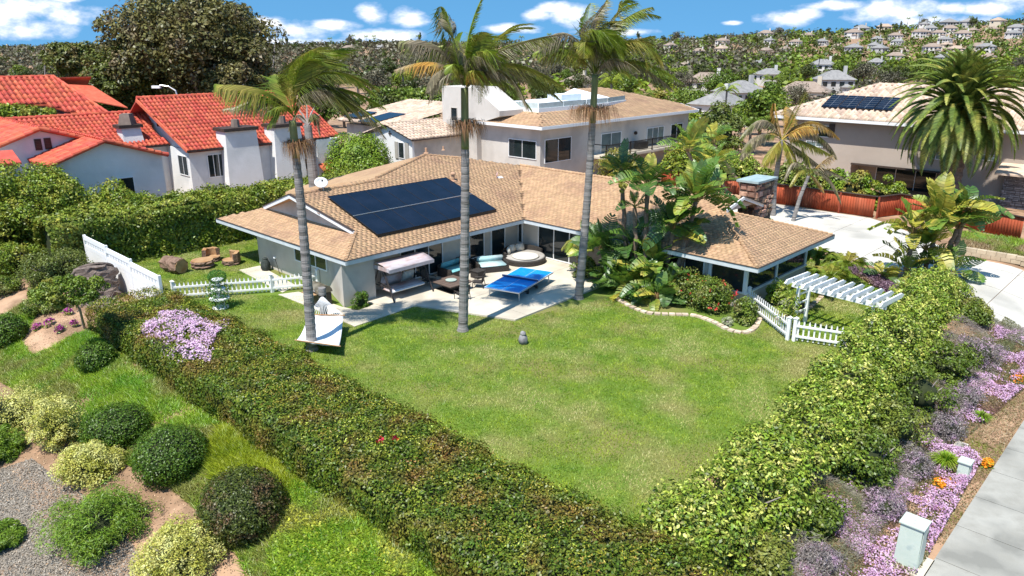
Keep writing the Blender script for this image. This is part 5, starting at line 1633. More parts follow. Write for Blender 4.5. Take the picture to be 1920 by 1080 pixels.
# stone head on the lawn
rk = thing('garden_stone', 'small rough grey carved stone standing in the middle of the lawn', 'stone', (2.15, -7.45, 0))
V_, F_ = blob_core((2.15, -7.45, .17), (.16, .16, .22), 1.0, 5); npart('stone', V_, F_, LEDGE, rk)
V_, F_ = blob_core((2.15, -7.45, .40), (.10, .11, .09), 1.0, 15); npart('stone', V_, F_, LEDGE, rk)

# utility boxes by the sidewalk
UTIL = mat('pale_green_enamel', (0.50, 0.58, 0.50), (0.57, 0.64, 0.56), scale=2, rough=.45, c3=(0.42, 0.50, 0.46), scale3=4, lo3=.6, hi3=.7)
def ubox(label, x0, x1, y0, y1, h, pad):
    z = max(float(height(0, yy)) for yy in (y0 - .1, y1 + .1))
    r = thing('utility_box', label, 'utility box', ((x0 + x1) / 2, (y0 + y1) / 2, z), 'pale green utility boxes by the sidewalk')
    zb = z + .05
    if pad: MB().box(x0 - .16, x1 + .22, y0 - .18, y1 + .16, z - .1, zb).build('concrete_pad', CONC, r)
    bz_ = zb if pad else z - .03
    MB().add([(x0, y0, bz_), (x1, y0, bz_), (x1, y1, bz_), (x0, y1, bz_)] + [(x0 + .015, y0 + .015, bz_ + h), (x1 - .015, y0 + .015, bz_ + h), (x1 - .015, y1 - .015, bz_ + h), (x0 + .015, y1 - .015, bz_ + h)],
             [(0, 3, 2, 1), (4, 5, 6, 7), (0, 1, 5, 4), (1, 2, 6, 5), (2, 3, 7, 6), (3, 0, 4, 7)]).build('cabinet', UTIL, r)
    xm, ym = (x0 + x1) / 2, (y0 + y1) / 2
    MB().box(x0 - .02, x1 + .02, y0 - .02, y1 + .02, bz_ + h + .001, bz_ + h + .03).build('lid', UTIL, r)
    MB().box(x0 + .03, x1 - .03, y0 - .008, y0 + .002, bz_ + .04, bz_ + h - .05).build('door', UTIL, r)
    MB().box(x1 - .1, x1 - .07, y0 - .022, y0 - .009, bz_ + h * .62, bz_ + h * .78).build('handle', BLACK, r)
    return r
ubox('tall pale green utility cabinet on a concrete pad by the sidewalk', -.42, .02, -21.12, -20.66, .98, True)
ubox('short pale green utility pedestal between flowers and sidewalk', 4.2, 4.52, -20.95, -20.68, .50, False)
zc = float(height(5.95, -20.2)) + .04
mc = thing('meter_cover', 'small flat concrete meter cover in the bare strip', 'meter cover', (5.95, -20.3, zc))
MB().box(5.75, 6.2, -20.5, -20.2, zc - .05, zc + .04).build('frame', CONC, mc)
MB().box(5.79, 6.16, -20.46, -20.24, zc + .041, zc + .05).build('lid', WALKC, mc)

# curved stone edging of the planting bed
EDG = mat('edging_stone', (0.50, 0.38, 0.28), (0.62, 0.50, 0.39), scale=5, bump=.4, rand=.25, rough=.9)
def edging(name, label, px, w=.2, l=.24):
    P = [Q(*p, 'z', 0.02) for p in px]
    # resample smooth
    pts = []
    for i in range(len(P) - 1):
        p0, p1, p2, p3 = P[max(i - 1, 0)], P[i], P[i + 1], P[min(i + 2, len(P) - 1)]
        for k in range(10):
            t = k / 10
            pts.append(.5 * ((2 * p1) + (-p0 + p2) * t + (2 * p0 - 5 * p1 + 4 * p2 - p3) * t * t + (-p0 + 3 * p1 - 3 * p2 + p3) * t ** 3))
    r = thing(name, None, None, pts[len(pts) // 2]); r['kind'] = 'structure'; r['label'] = label
    acc = 0; last = pts[0]
    for p in pts[1:]:
        acc += (p - last).length
        if acc >= l:
            d = (p - last).normalized(); rot = Matrix.Rotation(math.atan2(d.y, d.x), 3, 'Z')
            MB().obox((p.x, p.y, .03), (l - .012, w * rnd.uniform(.9, 1.1), .09), rot).build('edging_stone', EDG, r)
            acc = 0
        last = p
    return P
edging('bed_edging', 'curved stone edging between lawn and planting bed', [(1150, 556), (1180, 574), (1215, 587), (1260, 590), (1300, 592), (1335, 603), (1365, 618), (1395, 624), (1415, 615), (1425, 598)])
edging('path_edging', 'curved stone edging of the small bed under the pergola', [(1450, 600), (1490, 590), (1520, 575), (1545, 552)])

# ---------------------------------------------------------------- grass and ground cover
G0 = sample_poly([(-5.1, -16.3), (10.5, -16.3), (10.3, -12.6), (8.6, -12.9), (8.0, -11.8), (9.0, -10.2), (7.6, -8.9), (8.4, -6.6), (3.9, -5.6), (2.2, -1.4), (0.9, -1.7), (-1.6, 0.9), (-.3, 2.7), (-2.5, 5.3), (.6, 8.7), (3.0, 9.5), (3.0, 13.2), (-5.1, 13.2)], 270000)
blades(G0, .05, .010, BLADE, 'lawn_grass', lean=.9, zf=0.0)['label'] = 'short mown grass of the lawn'
G1 = sample_poly([(10.6, -16.3), (19.5, -16.2), (20.6, -11.8), (19.6, -9.3), (17.8, -8.5), (17.2, -12.2), (11.3, -12.0), (11.2, -14)], 60000)
blades(G1, .05, .014, BLADE, 'side_lawn_grass', lean=.9, zf=0.0)['label'] = 'short grass of the side lawn beyond the pergola'

# slope outside the left hedge
slope_poly = [T(*p) for p in ((165, 585), (330, 715), (570, 850), (900, 1090), (480, 1110), (420, 1000), (300, 900), (150, 830), (40, 740), (-40, 690), (-30, 610), (80, 556))]
npt = 170000
G2 = sample_poly(slope_poly, npt)
bare = [T(*p) for p in ((40, 640), (70, 585), (120, 562), (190, 585), (185, 618), (110, 645), (60, 668))]
G2 = G2[~inpoly(G2[:, 0], G2[:, 1], [(p.x, p.y) for p in bare])]
msk = np.array([noise.noise(Vector((a * .35, b * .35, 3.3))) + .45 * noise.noise(Vector((a * 1.3, b * 1.3, 8.3))) for a, b in G2])
G2 = G2[msk > rng.uniform(-.62, -.12, len(msk))]
blades(G2, .13, .014, WILD, 'bank_grass', lean=1.1)['label'] = 'long bright grass and weeds on the bank below the hedge'
clov = [T(*p) for p in ((560, 900), (640, 895), (760, 960), (900, 1100), (520, 1110), (500, 1040))]
G3 = sample_poly(clov, 30000)
P3 = np.column_stack([G3, height(G3[:, 0], G3[:, 1]) + rng.uniform(.03, .16, len(G3))])
V_, F_ = leaf_quads(P3, rng.normal(size=P3.shape) * .45 + np.array([0, 0, 1.0]), .036 * rng.uniform(.6, 1.3, len(P3)), .028)
tag(npart('clover_cover', V_, F_, CLOVER), 'dense bright green clover below the long hedge', kind='stuff')
G4 = sample_poly(clov, 16000)
blades(G4, .24, .016, WILD, 'clover_grass', lean=1.0)['label'] = 'grass blades standing in the clover'
G3 = sample_poly([T(*p) for p in ((420, 800), (560, 850), (580, 900), (520, 960), (400, 900), (395, 840))], 26000)
blades(G3, .22, .016, leafmat('lime_grass', (0.20, 0.30, 0.02), (0.32, 0.42, 0.04), scale=1.2, trans=.35), 'lime_grass', lean=1.0)['label'] = 'yellow green fine grass tufts between the round shrubs and the hedge'
gs_ = sample_poly(slope_poly + [T(*p) for p in ((20, 700), (60, 860), (200, 950), (260, 1040), (440, 1110))][::-1][:0] or slope_poly, 9000)
gs_ = np.vstack([gs_, sample_poly([(-17, -16), (-9, -20), (-9, 6), (-15, 9), (-19, -2)], 26000)])
Pm = np.column_stack([gs_, height(gs_[:, 0], gs_[:, 1]) + rng.uniform(.005, .03, len(gs_))])
V_, F_ = leaf_quads(Pm, rng.normal(size=Pm.shape) * .5 + np.array([0, 0, 1.0]), .03 * rng.uniform(.3, 1.4, len(Pm)), .014)
tag(npart('soil_litter', V_, F_, mat('litter', (0.30, 0.19, 0.11), (0.50, 0.36, 0.23), scale=20, rand=.5)), 'dry litter and clods on the bare soil of the left bank', kind='stuff')
# mulch chips
Gm = sample_poly(mul_poly, 22000)
Pm = np.column_stack([Gm, height(Gm[:, 0], Gm[:, 1]) + rng.uniform(.012, .04, len(Gm))])
V_, F_ = leaf_quads(Pm, rng.normal(size=Pm.shape) * .5 + np.array([0, 0, 1.0]), .03 * rng.uniform(.4, 1.4, len(Pm)), .014)
tag(npart('mulch_chips', V_, F_, mat('chips', (0.18, 0.155, 0.125), (0.38, 0.335, 0.28), scale=30, rand=.5)), 'grey bark chips and gravel at the lower left', kind='stuff')

# ---------------------------------------------------------------- clipped long hedge on the left of the lawn
def hedge_row(name, label, x0, x1, y0, y1, ztop, zfoot, m, n, leaf, wob=.12, coremat=CORE, rnd_top=.35, gapn=0.0, slope_top=0.0, fq=.6, root=None, cat='hedge', skirt=0.0, jit=.09):
    root = root or thing(name, label, cat, ((x0 + x1) / 2, (y0 + y1) / 2, 0))
    zf = zfoot if callable(zfoot) else (lambda x, y: zfoot)
    along_y = abs(y1 - y0) > abs(x1 - x0)
    w_, l_ = (x1 - x0, y1 - y0) if along_y else (y1 - y0, x1 - x0)
    # cross section parameter 0..1 : left side up, over the top, right side down
    hgt = ztop + .2
    per = hgt * 2 + w_
    s_ = rng.uniform(0, per, n); t_ = rng.uniform(0, 1, n)
    nend = int(n * .03)
    # rounded profile
    a = np.where(s_ < hgt, -w_ / 2, np.where(s_ < hgt + w_, -w_ / 2 + (s_ - hgt), w_ / 2))
    z = np.where(s_ < hgt, s_ - .2, np.where(s_ < hgt + w_, ztop, ztop - (s_ - hgt - w_)))
    na = np.where(s_ < hgt, -1.0, np.where(s_ < hgt + w_, 0.0, 1.0)); nz_ = np.where((s_ >= hgt) & (s_ < hgt + w_), 1.0, 0.12)
    # round the shoulders
    e = np.clip((np.abs(a) - (w_ / 2 - rnd_top)) / rnd_top, 0, 1); h = np.clip((z - (ztop - rnd_top)) / rnd_top, 0, 1)
    k = e * h
    ln_ = np.sqrt(e * e + h * h) + 1e-6
    sh = np.where((e > 0) & (h > 0), np.maximum(ln_ - 1, 0), 0)
    a = a - np.sign(a) * sh * rnd_top * e / ln_; z = z - sh * rnd_top * h / ln_
    na = na + np.sign(a) * k * .8; nz_ = nz_ + k * .5
    L = t_ * l_
    nn = np.array([noise.noise(Vector((u_ * fq, v_ * fq * 1.3, w2 * fq * 1.3))) + .5 * noise.noise(Vector((u_ * fq * 3.3, v_ * fq * 3.3, w2 * fq * 3.3))) for u_, v_, w2 in zip(L, a, z)])
    off_ = nn * wob + rng.normal(size=n) * jit * .5 - np.abs(rng.normal(size=n)) * jit * .4
    a = a + na * off_; z = z + nz_ * off_ + slope_top * a
    if gapn:
        kk = nn > -gapn; a, z, L, na, nz_ = a[kk], z[kk], L[kk], na[kk], nz_[kk]
    m_ = len(a)
    if along_y:
        P = np.column_stack([(x0 + x1) / 2 + a, y0 + L, z]); N = np.column_stack([na, np.zeros(m_), nz_])
    else:
        P = np.column_stack([x0 + L, (y0 + y1) / 2 + a, z]); N = np.column_stack([np.zeros(m_), na, nz_])
    g = np.array([zf(p[0], p[1]) for p in P])
    P[:, 2] = np.where(P[:, 2] < g, g + rng.uniform(0, .1, m_), P[:, 2])
    Nn = N + rng.normal(size=N.shape) * .5
    V, Fc = leaf_quads(P, Nn, leaf * rng.uniform(.6, 1.3, m_), leaf * .55 * rng.uniform(.8, 1.2, m_))
    npart('foliage', V, Fc, m, root)
    ins = .14 + wob * .5
    c = MB()
    xa_, xb_, ya_, yb_ = x0 + ins, x1 - ins, y0 + ins, y1 - ins
    zt = ztop - ins * 1.1
    c.add([(xa_, ya_, -.9), (xb_, ya_, -.9), (xb_, yb_, -.9), (xa_, yb_, -.9), (xa_ + .1, ya_ + .1, zt), (xb_ - .1, ya_ + .1, zt), (xb_ - .1, yb_ - .1, zt), (xa_ + .1, yb_ - .1, zt)],
          [(0, 3, 2, 1), (4, 5, 6, 7), (0, 1, 5, 4), (1, 2, 6, 5), (2, 3, 7, 6), (3, 0, 4, 7)])
    c.build('stems_and_shade', coremat, root)  # dark block inside the hedge, shade between leaves painted as colour
    return root


LH = hedge_row('clipped_hedge', 'long broad clipped hedge with reddish tips running along the left of the lawn', -7.95, -4.75, -19.5, 5.2, 1.0, lambda x, y: float(height(x, y)), HEDGE, 148000, .039, wob=.15, rnd_top=.4, fq=.9)
NG = leafmat('new_growth', (0.24, 0.30, 0.03), (0.34, 0.12, 0.05), c3=(0.30, 0.40, 0.06), scale=2.2, lo3=.45, hi3=.6, scale3=1.1, rand=.4)
g = sample_poly([(-7.8, -19.4), (-4.9, -19.4), (-4.9, 5.0), (-7.8, 5.0)], 20000)
gn = np.array([noise.noise(Vector((a * 1.6, b * 1.6, 31))) + .6 * noise.noise(Vector((a * 5, b * 5, 3))) for a, b in g]); g = g[gn > 0.02]
P_ = np.column_stack([g, 1.02 + rng.uniform(-.04, .12, len(g)) - np.clip(np.abs(g[:, 0] + 6.35) - 1.25, 0, 1) * .7])
V_, F_ = leaf_quads(P_, rng.normal(size=P_.shape) * .7 + np.array([0, 0, .8]), .03 * rng.uniform(.6, 1.3, len(P_)), .014); npart('new_growth', V_, F_, NG, LH, 'stuff')
# lilac in the hedge
LIL = leafmat('lilac_petal', (0.56, 0.34, 0.52), (0.72, 0.54, 0.68), c3=(0.42, 0.22, 0.40), scale=5, scale3=8, lo3=.58, hi3=.64, trans=.25, rand=.2)
lp_ = [Q(x, y, 'z', 1.08) for x, y in ((262, 610), (300, 585), (345, 580), (400, 600), (432, 598), (405, 630), (395, 675), (330, 668), (280, 640))]
lc = thing('lilac_shrub', 'mound of lilac pink flowers growing through the long clipped hedge', 'flowering shrub', (-6.6, 2.2, .9))
q_ = sample_poly([(p.x, p.y) for p in lp_], 9000)
qn = np.array([noise.noise(Vector((a * 3.5, b * 3.5, 1))) + .5 * noise.noise(Vector((a * 9, b * 9, 4))) for a, b in q_])
q_ = q_[qn > rng.uniform(-.35, .25, len(qn))]
zq_ = 1.05 + np.array([noise.noise(Vector((a * 1.2, b * 1.2, 5))) for a, b in q_]) * .16 + rng.uniform(-.03, .08, len(q_)) - np.clip(-7.3 - q_[:, 0], 0, 2) * .5
P_ = np.column_stack([q_, zq_])
V_, F_ = leaf_quads(P_, rng.normal(size=P_.shape) * .6 + np.array([-.3, -.3, 1.0]), .034 * rng.uniform(.7, 1.3, len(P_)), .026); npart('flowers', V_, F_, LIL, lc)
P2_ = P_[:2600] + rng.normal(size=(2600, 3)) * .04 - np.array([0, 0, .06]); V_, F_ = leaf_quads(P2_, rng.normal(size=P2_.shape) + np.array([0, 0, .6]), .04, .02); npart('leaves', V_, F_, HEDGE, lc)
# two red blooms
for k, (px, py) in enumerate(((713, 828), (741, 824))):
    p = Q(px, py, 'z', 1.05)
    P_ = np.array(p) + rng.normal(size=(26, 3)) * .035
    V_, F_ = leaf_quads(P_, sph(26) + np.array([0, 0, .8]), .05, .035)
    tag(npart('red_bloom', V_, F_, leafmat('red_petal%d' % k, (0.5, 0.01, 0.03), (0.6, 0.03, 0.05))), ('larger deep red bloom on top of the clipped hedge', 'smaller deep red bloom on the hedge, right of the larger')[k], 'flower')

# tall hedge between the yards
TALL = leafmat('tall_hedge_leaf', (0.075, 0.13, 0.018), (0.15, 0.22, 0.032), c3=(0.22, 0.27, 0.06), scale=.9, scale3=1.6, rand=.55, huer=.02)
hedge_row('tall_hedge', 'tall glossy green hedge between the yard and the white house', -6.6, 13.0, 13.3, 15.9, 2.45, 0, TALL, 92000, .082, wob=.30, rnd_top=.5, fq=.5, jit=.18)
sh2 = shrub_ball('garden_tree', 'bright green round topped tree between the white house and the tiled house', 'tree', (D(672, 300, 55.5).x, D(672, 300, 55.5).y, 0), (2.1, 2.2, 2.3), leafmat('fresh_leaf', (0.10, 0.20, 0.02), (0.17, 0.28, 0.035), scale=.8), n=18000, leaf=.085, bump=.25, loose=.04)

# loose variegated hedge on the right (several bushes)
VAR = leafmat('variegated_leaf', (0.085, 0.165, 0.02), (0.18, 0.28, 0.04), c3=(0.42, 0.48, 0.17), scale=2.2, scale3=3.2, lo3=.50, hi3=.66, rand=.6, huer=.02)
VARD = leafmat('dark_bush_leaf', (0.06, 0.115, 0.018), (0.115, 0.18, 0.03), c3=(0.19, 0.22, 0.07), scale=1.5, rand=.5)


def bush(name, label, cat, base, rad, m, n, leaf, nclump=60, group=None, cr=None, up=.4, stems_and_shade=True, zc=.55, shell=.55, leafW=None):
    base = Vector(base); root = thing(name, label, cat, base, group)
    c = (base.x, base.y, base.z + rad[2] * zc)
    cr = cr or min(rad) * .42
    V, Fc = crown(c, (rad[0] - cr * .7, rad[1] - cr * .7, max(.1, rad[2] - cr * .6)), n, nclump, cr, leaf, leafW, up=up, shell=shell)
    k = V[:, 2] < base.z - .15; V[k, 2] = base.z - .15
    npart('foliage', V, Fc, m, root)
    if stems_and_shade:
        mb = MB()
        for k in range(7):
            d = sph(1)[0]; e = Vector((base.x + d[0] * rad[0] * .6, base.y + d[1] * rad[1] * .6, base.z + rad[2] * rnd.uniform(.6, 1.1)))
            mb.tube([base + Vector((d[0] * .05, d[1] * .05, -.1)), (base + e) / 2 + Vector((0, 0, .1)), e], [.035, .025, .012], 6)
        mb.build('stems_and_shade', TWIG, root)
        V, Fc = blob_core(c, rad, .42, rnd.uniform(0, 50)); V[:, 2] = np.maximum(V[:, 2], base.z - .3); npart('shade_core', V, Fc, CORE, root)  # dark blob behind the leaves, inner shade put into its colour
    return root


GMV = leafmat('grey_mauve_leaf', (0.17, 0.15, 0.14), (0.30, 0.25, 0.26), c3=(0.42, 0.28, 0.38), scale=3, scale3=3, lo3=.52, hi3=.6, rand=.5)
vb_ = [(-3.6, -17.6, 'yellow green bush at the near corner where both hedges meet'), (-1.9, -17.9, 'second variegated bush from the near corner of the lawn'), (-.1, -17.6, 'third variegated bush along the right side of the lawn'),
       (1.7, -17.8, 'fourth variegated bush along the right side of the lawn'), (3.4, -17.5, 'variegated bush with a dark hollow in the middle of the right hedge'), (5.2, -17.5, 'yellow tipped bush just before the picket fence end'),
       (7.1, -17.3, 'rounded bush in front of the picket fence end'), (9.0, -17.3, 'tall bush hiding the right end of the picket fence'), (10.9, -17.1, 'bright bush touching the far end of the pergola'),
       (12.9, -17.0, 'bright bush right of the pergola rafters'), (14.9, -16.7, 'bush in front of the big leafed plants'), (16.9, -16.6, 'last bush of the right hedge beside the driveway')]
for k, (x, y, lb) in enumerate(vb_):
    hgt_ = [.85, .95, .95, 1.0, 1.0, 1.05, 1.25, 1.35, 1.25, 1.25, 1.2, 1.0][k]
    bush('variegated_bush', lb, 'bush', (x, y, float(height(x, y))), (1.35, 1.35, hgt_), VAR, 10500, .05, nclump=110, group='bushes of the loose right hedge', cr=.34, up=.6)
for k, (x, y, r, h) in enumerate(((-2.9, -18.9, .8, .5), (-.6, -19.0, .8, .55), (2.2, -19.1, 1.15, .85), (4.6, -19.0, 1.3, .9), (7.0, -18.9, 1.3, 1.0), (10.0, -18.8, 1.3, .9), (16.0, -18.2, .9, .6))):
    bush('dark_bush', ['low dark green bush near the bottom of the street bank', 'dark bush behind the lilac flowers of the bank', 'dark mound below the third bush of the hedge', 'dark mound in the middle of the street bank', 'dark spreading bush above the pink flowers', 'dark bush at the bend of the street bank', 'low bush beside the driveway mouth'][k],
         'bush', (x, y, float(height(x, y))), (r, r * .8, h), VARD, 6000, .045, nclump=50, cr=.25, group='dark bushes on the street bank')

for k, (x, y, r, h) in enumerate(((-1.8, -19.6, .6, .35), (1.2, -19.9, .7, .4), (3.6, -19.9, .6, .4), (6.4, -19.9, .8, .5), (8.6, -19.8, .8, .5), (12.4, -19.2, 1.2, .7))):
    bush('grey_shrub', ['small grey mauve shrub near the lilac violets', 'grey twiggy mound above the tall utility cabinet', 'grey twiggy mound above the orange daisies', 'wide grey mauve shrub above the short utility box', 'grey mauve shrub above the strappy clump', 'large grey mauve shrub near the driveway mouth'][k], 'bush', (x, y, float(height(x, y))), (r, r * .8, h), GMV, 3600, .035, nclump=50, cr=.2, leafW=.010, group='grey shrubs on the street bank')

# grey brush and ice plant of the street bank
BR = mat('dry_brush', (0.20, 0.17, 0.15), (0.38, 0.33, 0.30), scale=3, rand=.4, c3=(0.13, 0.15, 0.06), scale3=1.0, lo3=.45, hi3=.6)
bank = [(-6, -18.2), (18.5, -18.0), (18.5, -20.2), (14, -21.15), (-6, -21.2)]
g = sample_poly([(-6, -18.0), (17.5, -17.8), (17.0, -19.8), (-6, -20.3)], 70000)
mz_ = np.array([noise.noise(Vector((a * .5, b * .5, 2.2))) for a, b in g]); g = g[mz_ > -.45][:48000]
zz_ = height(g[:, 0], g[:, 1]) + .12 + .50 * np.clip(np.array([noise.noise(Vector((a * .8, b * .8, 6.2))) for a, b in g]) + .35, 0, 1)
n_ = len(g); a_ = rng.uniform(0, 2 * np.pi, n_); tl_ = rng.uniform(-.2, .75, n_)
d_ = np.column_stack([np.cos(a_), np.sin(a_), tl_]); d_ /= np.linalg.norm(d_, axis=1, keepdims=True)
c_ = np.column_stack([g, zz_ * rng.uniform(.3, 1, n_) + height(g[:, 0], g[:, 1]) * 0]); c_[:, 2] = height(g[:, 0], g[:, 1]) + (zz_ - height(g[:, 0], g[:, 1])) * rng.uniform(.2, 1.0, n_)
sd2 = np.cross(d_, sph(n_)); sd2 /= np.linalg.norm(sd2, axis=1, keepdims=True); hl = .09 * rng.uniform(.5, 1.4, (n_, 1))
V_ = np.stack([c_ - d_ * hl - sd2 * .003, c_ - d_ * hl + sd2 * .003, c_ + d_ * hl + sd2 * .002, c_ + d_ * hl - sd2 * .002], axis=1).reshape(-1, 3)
tag(npart('dry_brush', V_, np.arange(n_ * 4).reshape(n_, 4), BR), 'tangle of dry grey twigs on the street bank', kind='stuff')
PINK = leafmat('ice_plant_petal', (0.52, 0.30, 0.47), (0.66, 0.46, 0.62), c3=(0.40, 0.20, 0.35), scale=4, scale3=6, lo3=.56, hi3=.62, trans=.2, rand=.25)
ICE = leafmat('ice_plant_leaf', (0.10, 0.12, 0.05), (0.19, 0.18, 0.10), c3=(0.20, 0.11, 0.09), scale=2, rand=.4)
g = sample_poly([(-6, -18.9), (18.0, -18.9), (17, -20.3), (12, -20.9), (6.2, -20.3), (5.4, -21.0), (0.6, -21.15), (-6, -21.2)], 90000)
ht_ = height(g[:, 0], g[:, 1])
nz1 = np.array([noise.noise(Vector((a * .9, b * .9, 12.2))) + .5 * noise.noise(Vector((a * 3, b * 3, 2.2))) for a, b in g])
P_ = np.column_stack([g, ht_ + .06 + .16 * np.clip(nz1 + .4, 0, 1) * rng.uniform(.3, 1, len(g))])
kf = (nz1 * 1.5 + .30 * ((-P_[:, 1] - 19.8)) > rng.uniform(.0, .5, len(g))) & (rng.uniform(0, 1, len(g)) < .6)
kl = ~kf & (rng.uniform(0, 1, len(g)) < .55)
Pf = P_[kf] + np.array([0, 0, .05])
V_, F_ = leaf_quads(Pf, rng.normal(size=Pf.shape) * .5 + np.array([-.1, -.2, 1.0]), .026 * rng.uniform(.6, 1.2, len(Pf)), .019)
tag(npart('pink_flowers', V_, F_, PINK), 'carpet of pink ice plant flowers on the street bank', kind='stuff')
Pl = P_[kl]
V_, F_ = leaf_quads(Pl, rng.normal(size=Pl.shape) * .8 + np.array([0, 0, .6]), .035, .012)
tag(npart('ice_plant', V_, F_, ICE), 'grey green ice plant leaves on the street bank', kind='stuff')
def flower_patch(name, label, c, rx, ry, m, n=500, leaf=.035, h=.12, green=True):
    z = float(height(c[0], c[1])); r = thing(name, label, 'flowers', (c[0], c[1], z))
    a = rng.uniform(0, 2 * np.pi, n); q = np.sqrt(rng.uniform(0, 1, n))
    x = c[0] + np.cos(a) * q * rx; y = c[1] + np.sin(a) * q * ry
    P = np.column_stack([x, y, height(x, y) + h * (1.1 - q ** 2 * .6) + rng.uniform(-.02, .03, n)])
    if green:
        k = rng.uniform(size=n) < .6
        V, Fc = leaf_quads(P[k], rng.normal(size=(k.sum(), 3)) * .4 + np.array([0, 0, 1]), leaf, leaf * .8); npart('blooms', V, Fc, m, r)
        Pg = P[~k] - np.array([0, 0, .05]); Pg = np.vstack([Pg, Pg + rng.normal(size=Pg.shape) * .05])
        V, Fc = leaf_quads(Pg, rng.normal(size=Pg.shape) + np.array([0, 0, .4]), .05, .014); npart('leaves', V, Fc, WILD, r)
    return r
ORG = leafmat('orange_petal', (0.75, 0.22, 0.01), (0.80, 0.38, 0.02))
PUR = leafmat('purple_petal', (0.22, 0.10, 0.40), (0.38, 0.22, 0.55))
MAG = leafmat('magenta_petal', (0.32, 0.05, 0.22), (0.45, 0.10, 0.32))
p = T(1770, 912); flower_patch('orange_daisies', 'round patch of orange daisies between the two utility boxes', (p.x, p.y), .40, .26, ORG, 520)
p = T(1850, 872); flower_patch('orange_daisies', 'small patch of orange flowers right of the short utility box', (p.x, p.y), .28, .14, ORG, 200)
p = T(1908, 712); flower_patch('orange_daisies', 'orange flowers at the right edge above the bare strip', (p.x, p.y), .6, .22, ORG, 260)
p = T(1458, 1010); flower_patch('purple_flowers', 'small violet flower cluster at the foot of the yellow bush', (p.x, p.y), .35, .22, PUR, 360, h=.3)
# grass tussock behind the small box
def tussock(name, label, c, h, n, m, r=.25, w=.014, cat='grass tuft'):
    z = float(height(c[0], c[1])); root = thing(name, label, cat, (c[0], c[1], z))
    a = rng.uniform(0, 2 * np.pi, n); d = np.column_stack([np.cos(a), np.sin(a)]); st_ = rng.uniform(.05, 1, n)[:, None]
    b0 = np.array([c[0], c[1]]) + d * r * .25 * st_
    V = []
    hh = h * rng.uniform(.7, 1.15, n); s2 = np.column_stack([-d[:, 1], d[:, 0]]) * w
    m1 = b0 + d * (h * .35 * st_); m2 = b0 + d * (h * .95 * st_)
    z1 = hh * .65; z2 = hh * (1.05 - .6 * st_[:, 0])
    A = np.column_stack([b0 - s2, np.full(n, z)]); B = np.column_stack([b0 + s2, np.full(n, z)])
    C = np.column_stack([m1 + s2 * .8, z + z1]); Dd = np.column_stack([m1 - s2 * .8, z + z1]); E = np.column_stack([m2 + s2 * .1, z + z2]); Ff = np.column_stack([m2 - s2 * .1, z + z2])
    V = np.stack([A, B, C, Dd, E, Ff], axis=1).reshape(-1, 3)
    i = np.arange(n)[:, None] * 6
    Fc = np.vstack([i + np.array([0, 1, 2, 3]), i + np.array([3, 2, 4, 5])])
    npart('blades', V, Fc, m, root)
    return root
g = sample_poly([(1.0, -20.6), (18, -19.9), (18, -21.25), (1.0, -21.27)], 15000)
blades(g, .05, .014, leafmat('strip_grass', (0.20, 0.16, 0.07), (0.34, 0.25, 0.14), c3=(0.15, 0.19, 0.04), scale=1.2, scale3=.8), 'strip_grass', lean=1.2)['label'] = 'thin dry grass and litter in the strip beside the sidewalk'
p = T(1770, 878); tussock('lily_clump', 'bright green strappy grass clump left of the short utility box', (p.x, p.y), .5, 420, WILD, .35)
p = T(1838, 790); tussock('lily_clump', 'green strappy clump among the pink flowers higher on the bank', (p.x, p.y), .35, 220, WILD, .3)
# purple ground cover at the end of the side lawn, and orchid tufts on the left bank
pc = [T(*q) for q in ((1570, 478), (1600, 500), (1650, 520), (1690, 545), (1668, 552), (1640, 540), (1600, 515), (1560, 492))]
g = sample_poly([(q.x, q.y) for q in pc], 7000)
P_ = np.column_stack([g, height(g[:, 0], g[:, 1]) + rng.uniform(.02, .16, len(g))]); V_, F_ = leaf_quads(P_, rng.normal(size=P_.shape) + np.array([0, 0, .8]), .05, .03)
tag(npart('purple_cover', V_, F_, leafmat('dull_purple_leaf', (0.14, 0.08, 0.10), (0.28, 0.18, 0.26), c3=(0.20, 0.13, 0.07), scale=1.0)), 'dull purple ground cover between the side lawn and the driveway', kind='stuff')
tc_ = 0
for (px, py, r, w_) in ((70, 618, .16, 'lowest'), (92, 610, .2, 'leftmost of the wide'), (112, 622, .16, 'lower middle'), (128, 590, .18, 'upper right'), (106, 582, .13, 'highest'), (140, 612, .14, 'rightmost')):
    p = T(px, py); tc_ += 1
    flower_patch('orchid_tuft', w_ + ' magenta flowered tuft on the bare orange soil by the small tree', (p.x, p.y), r, r, MAG, 140, leaf=.05, h=.22)['group'] = 'magenta tufts on the left bank'

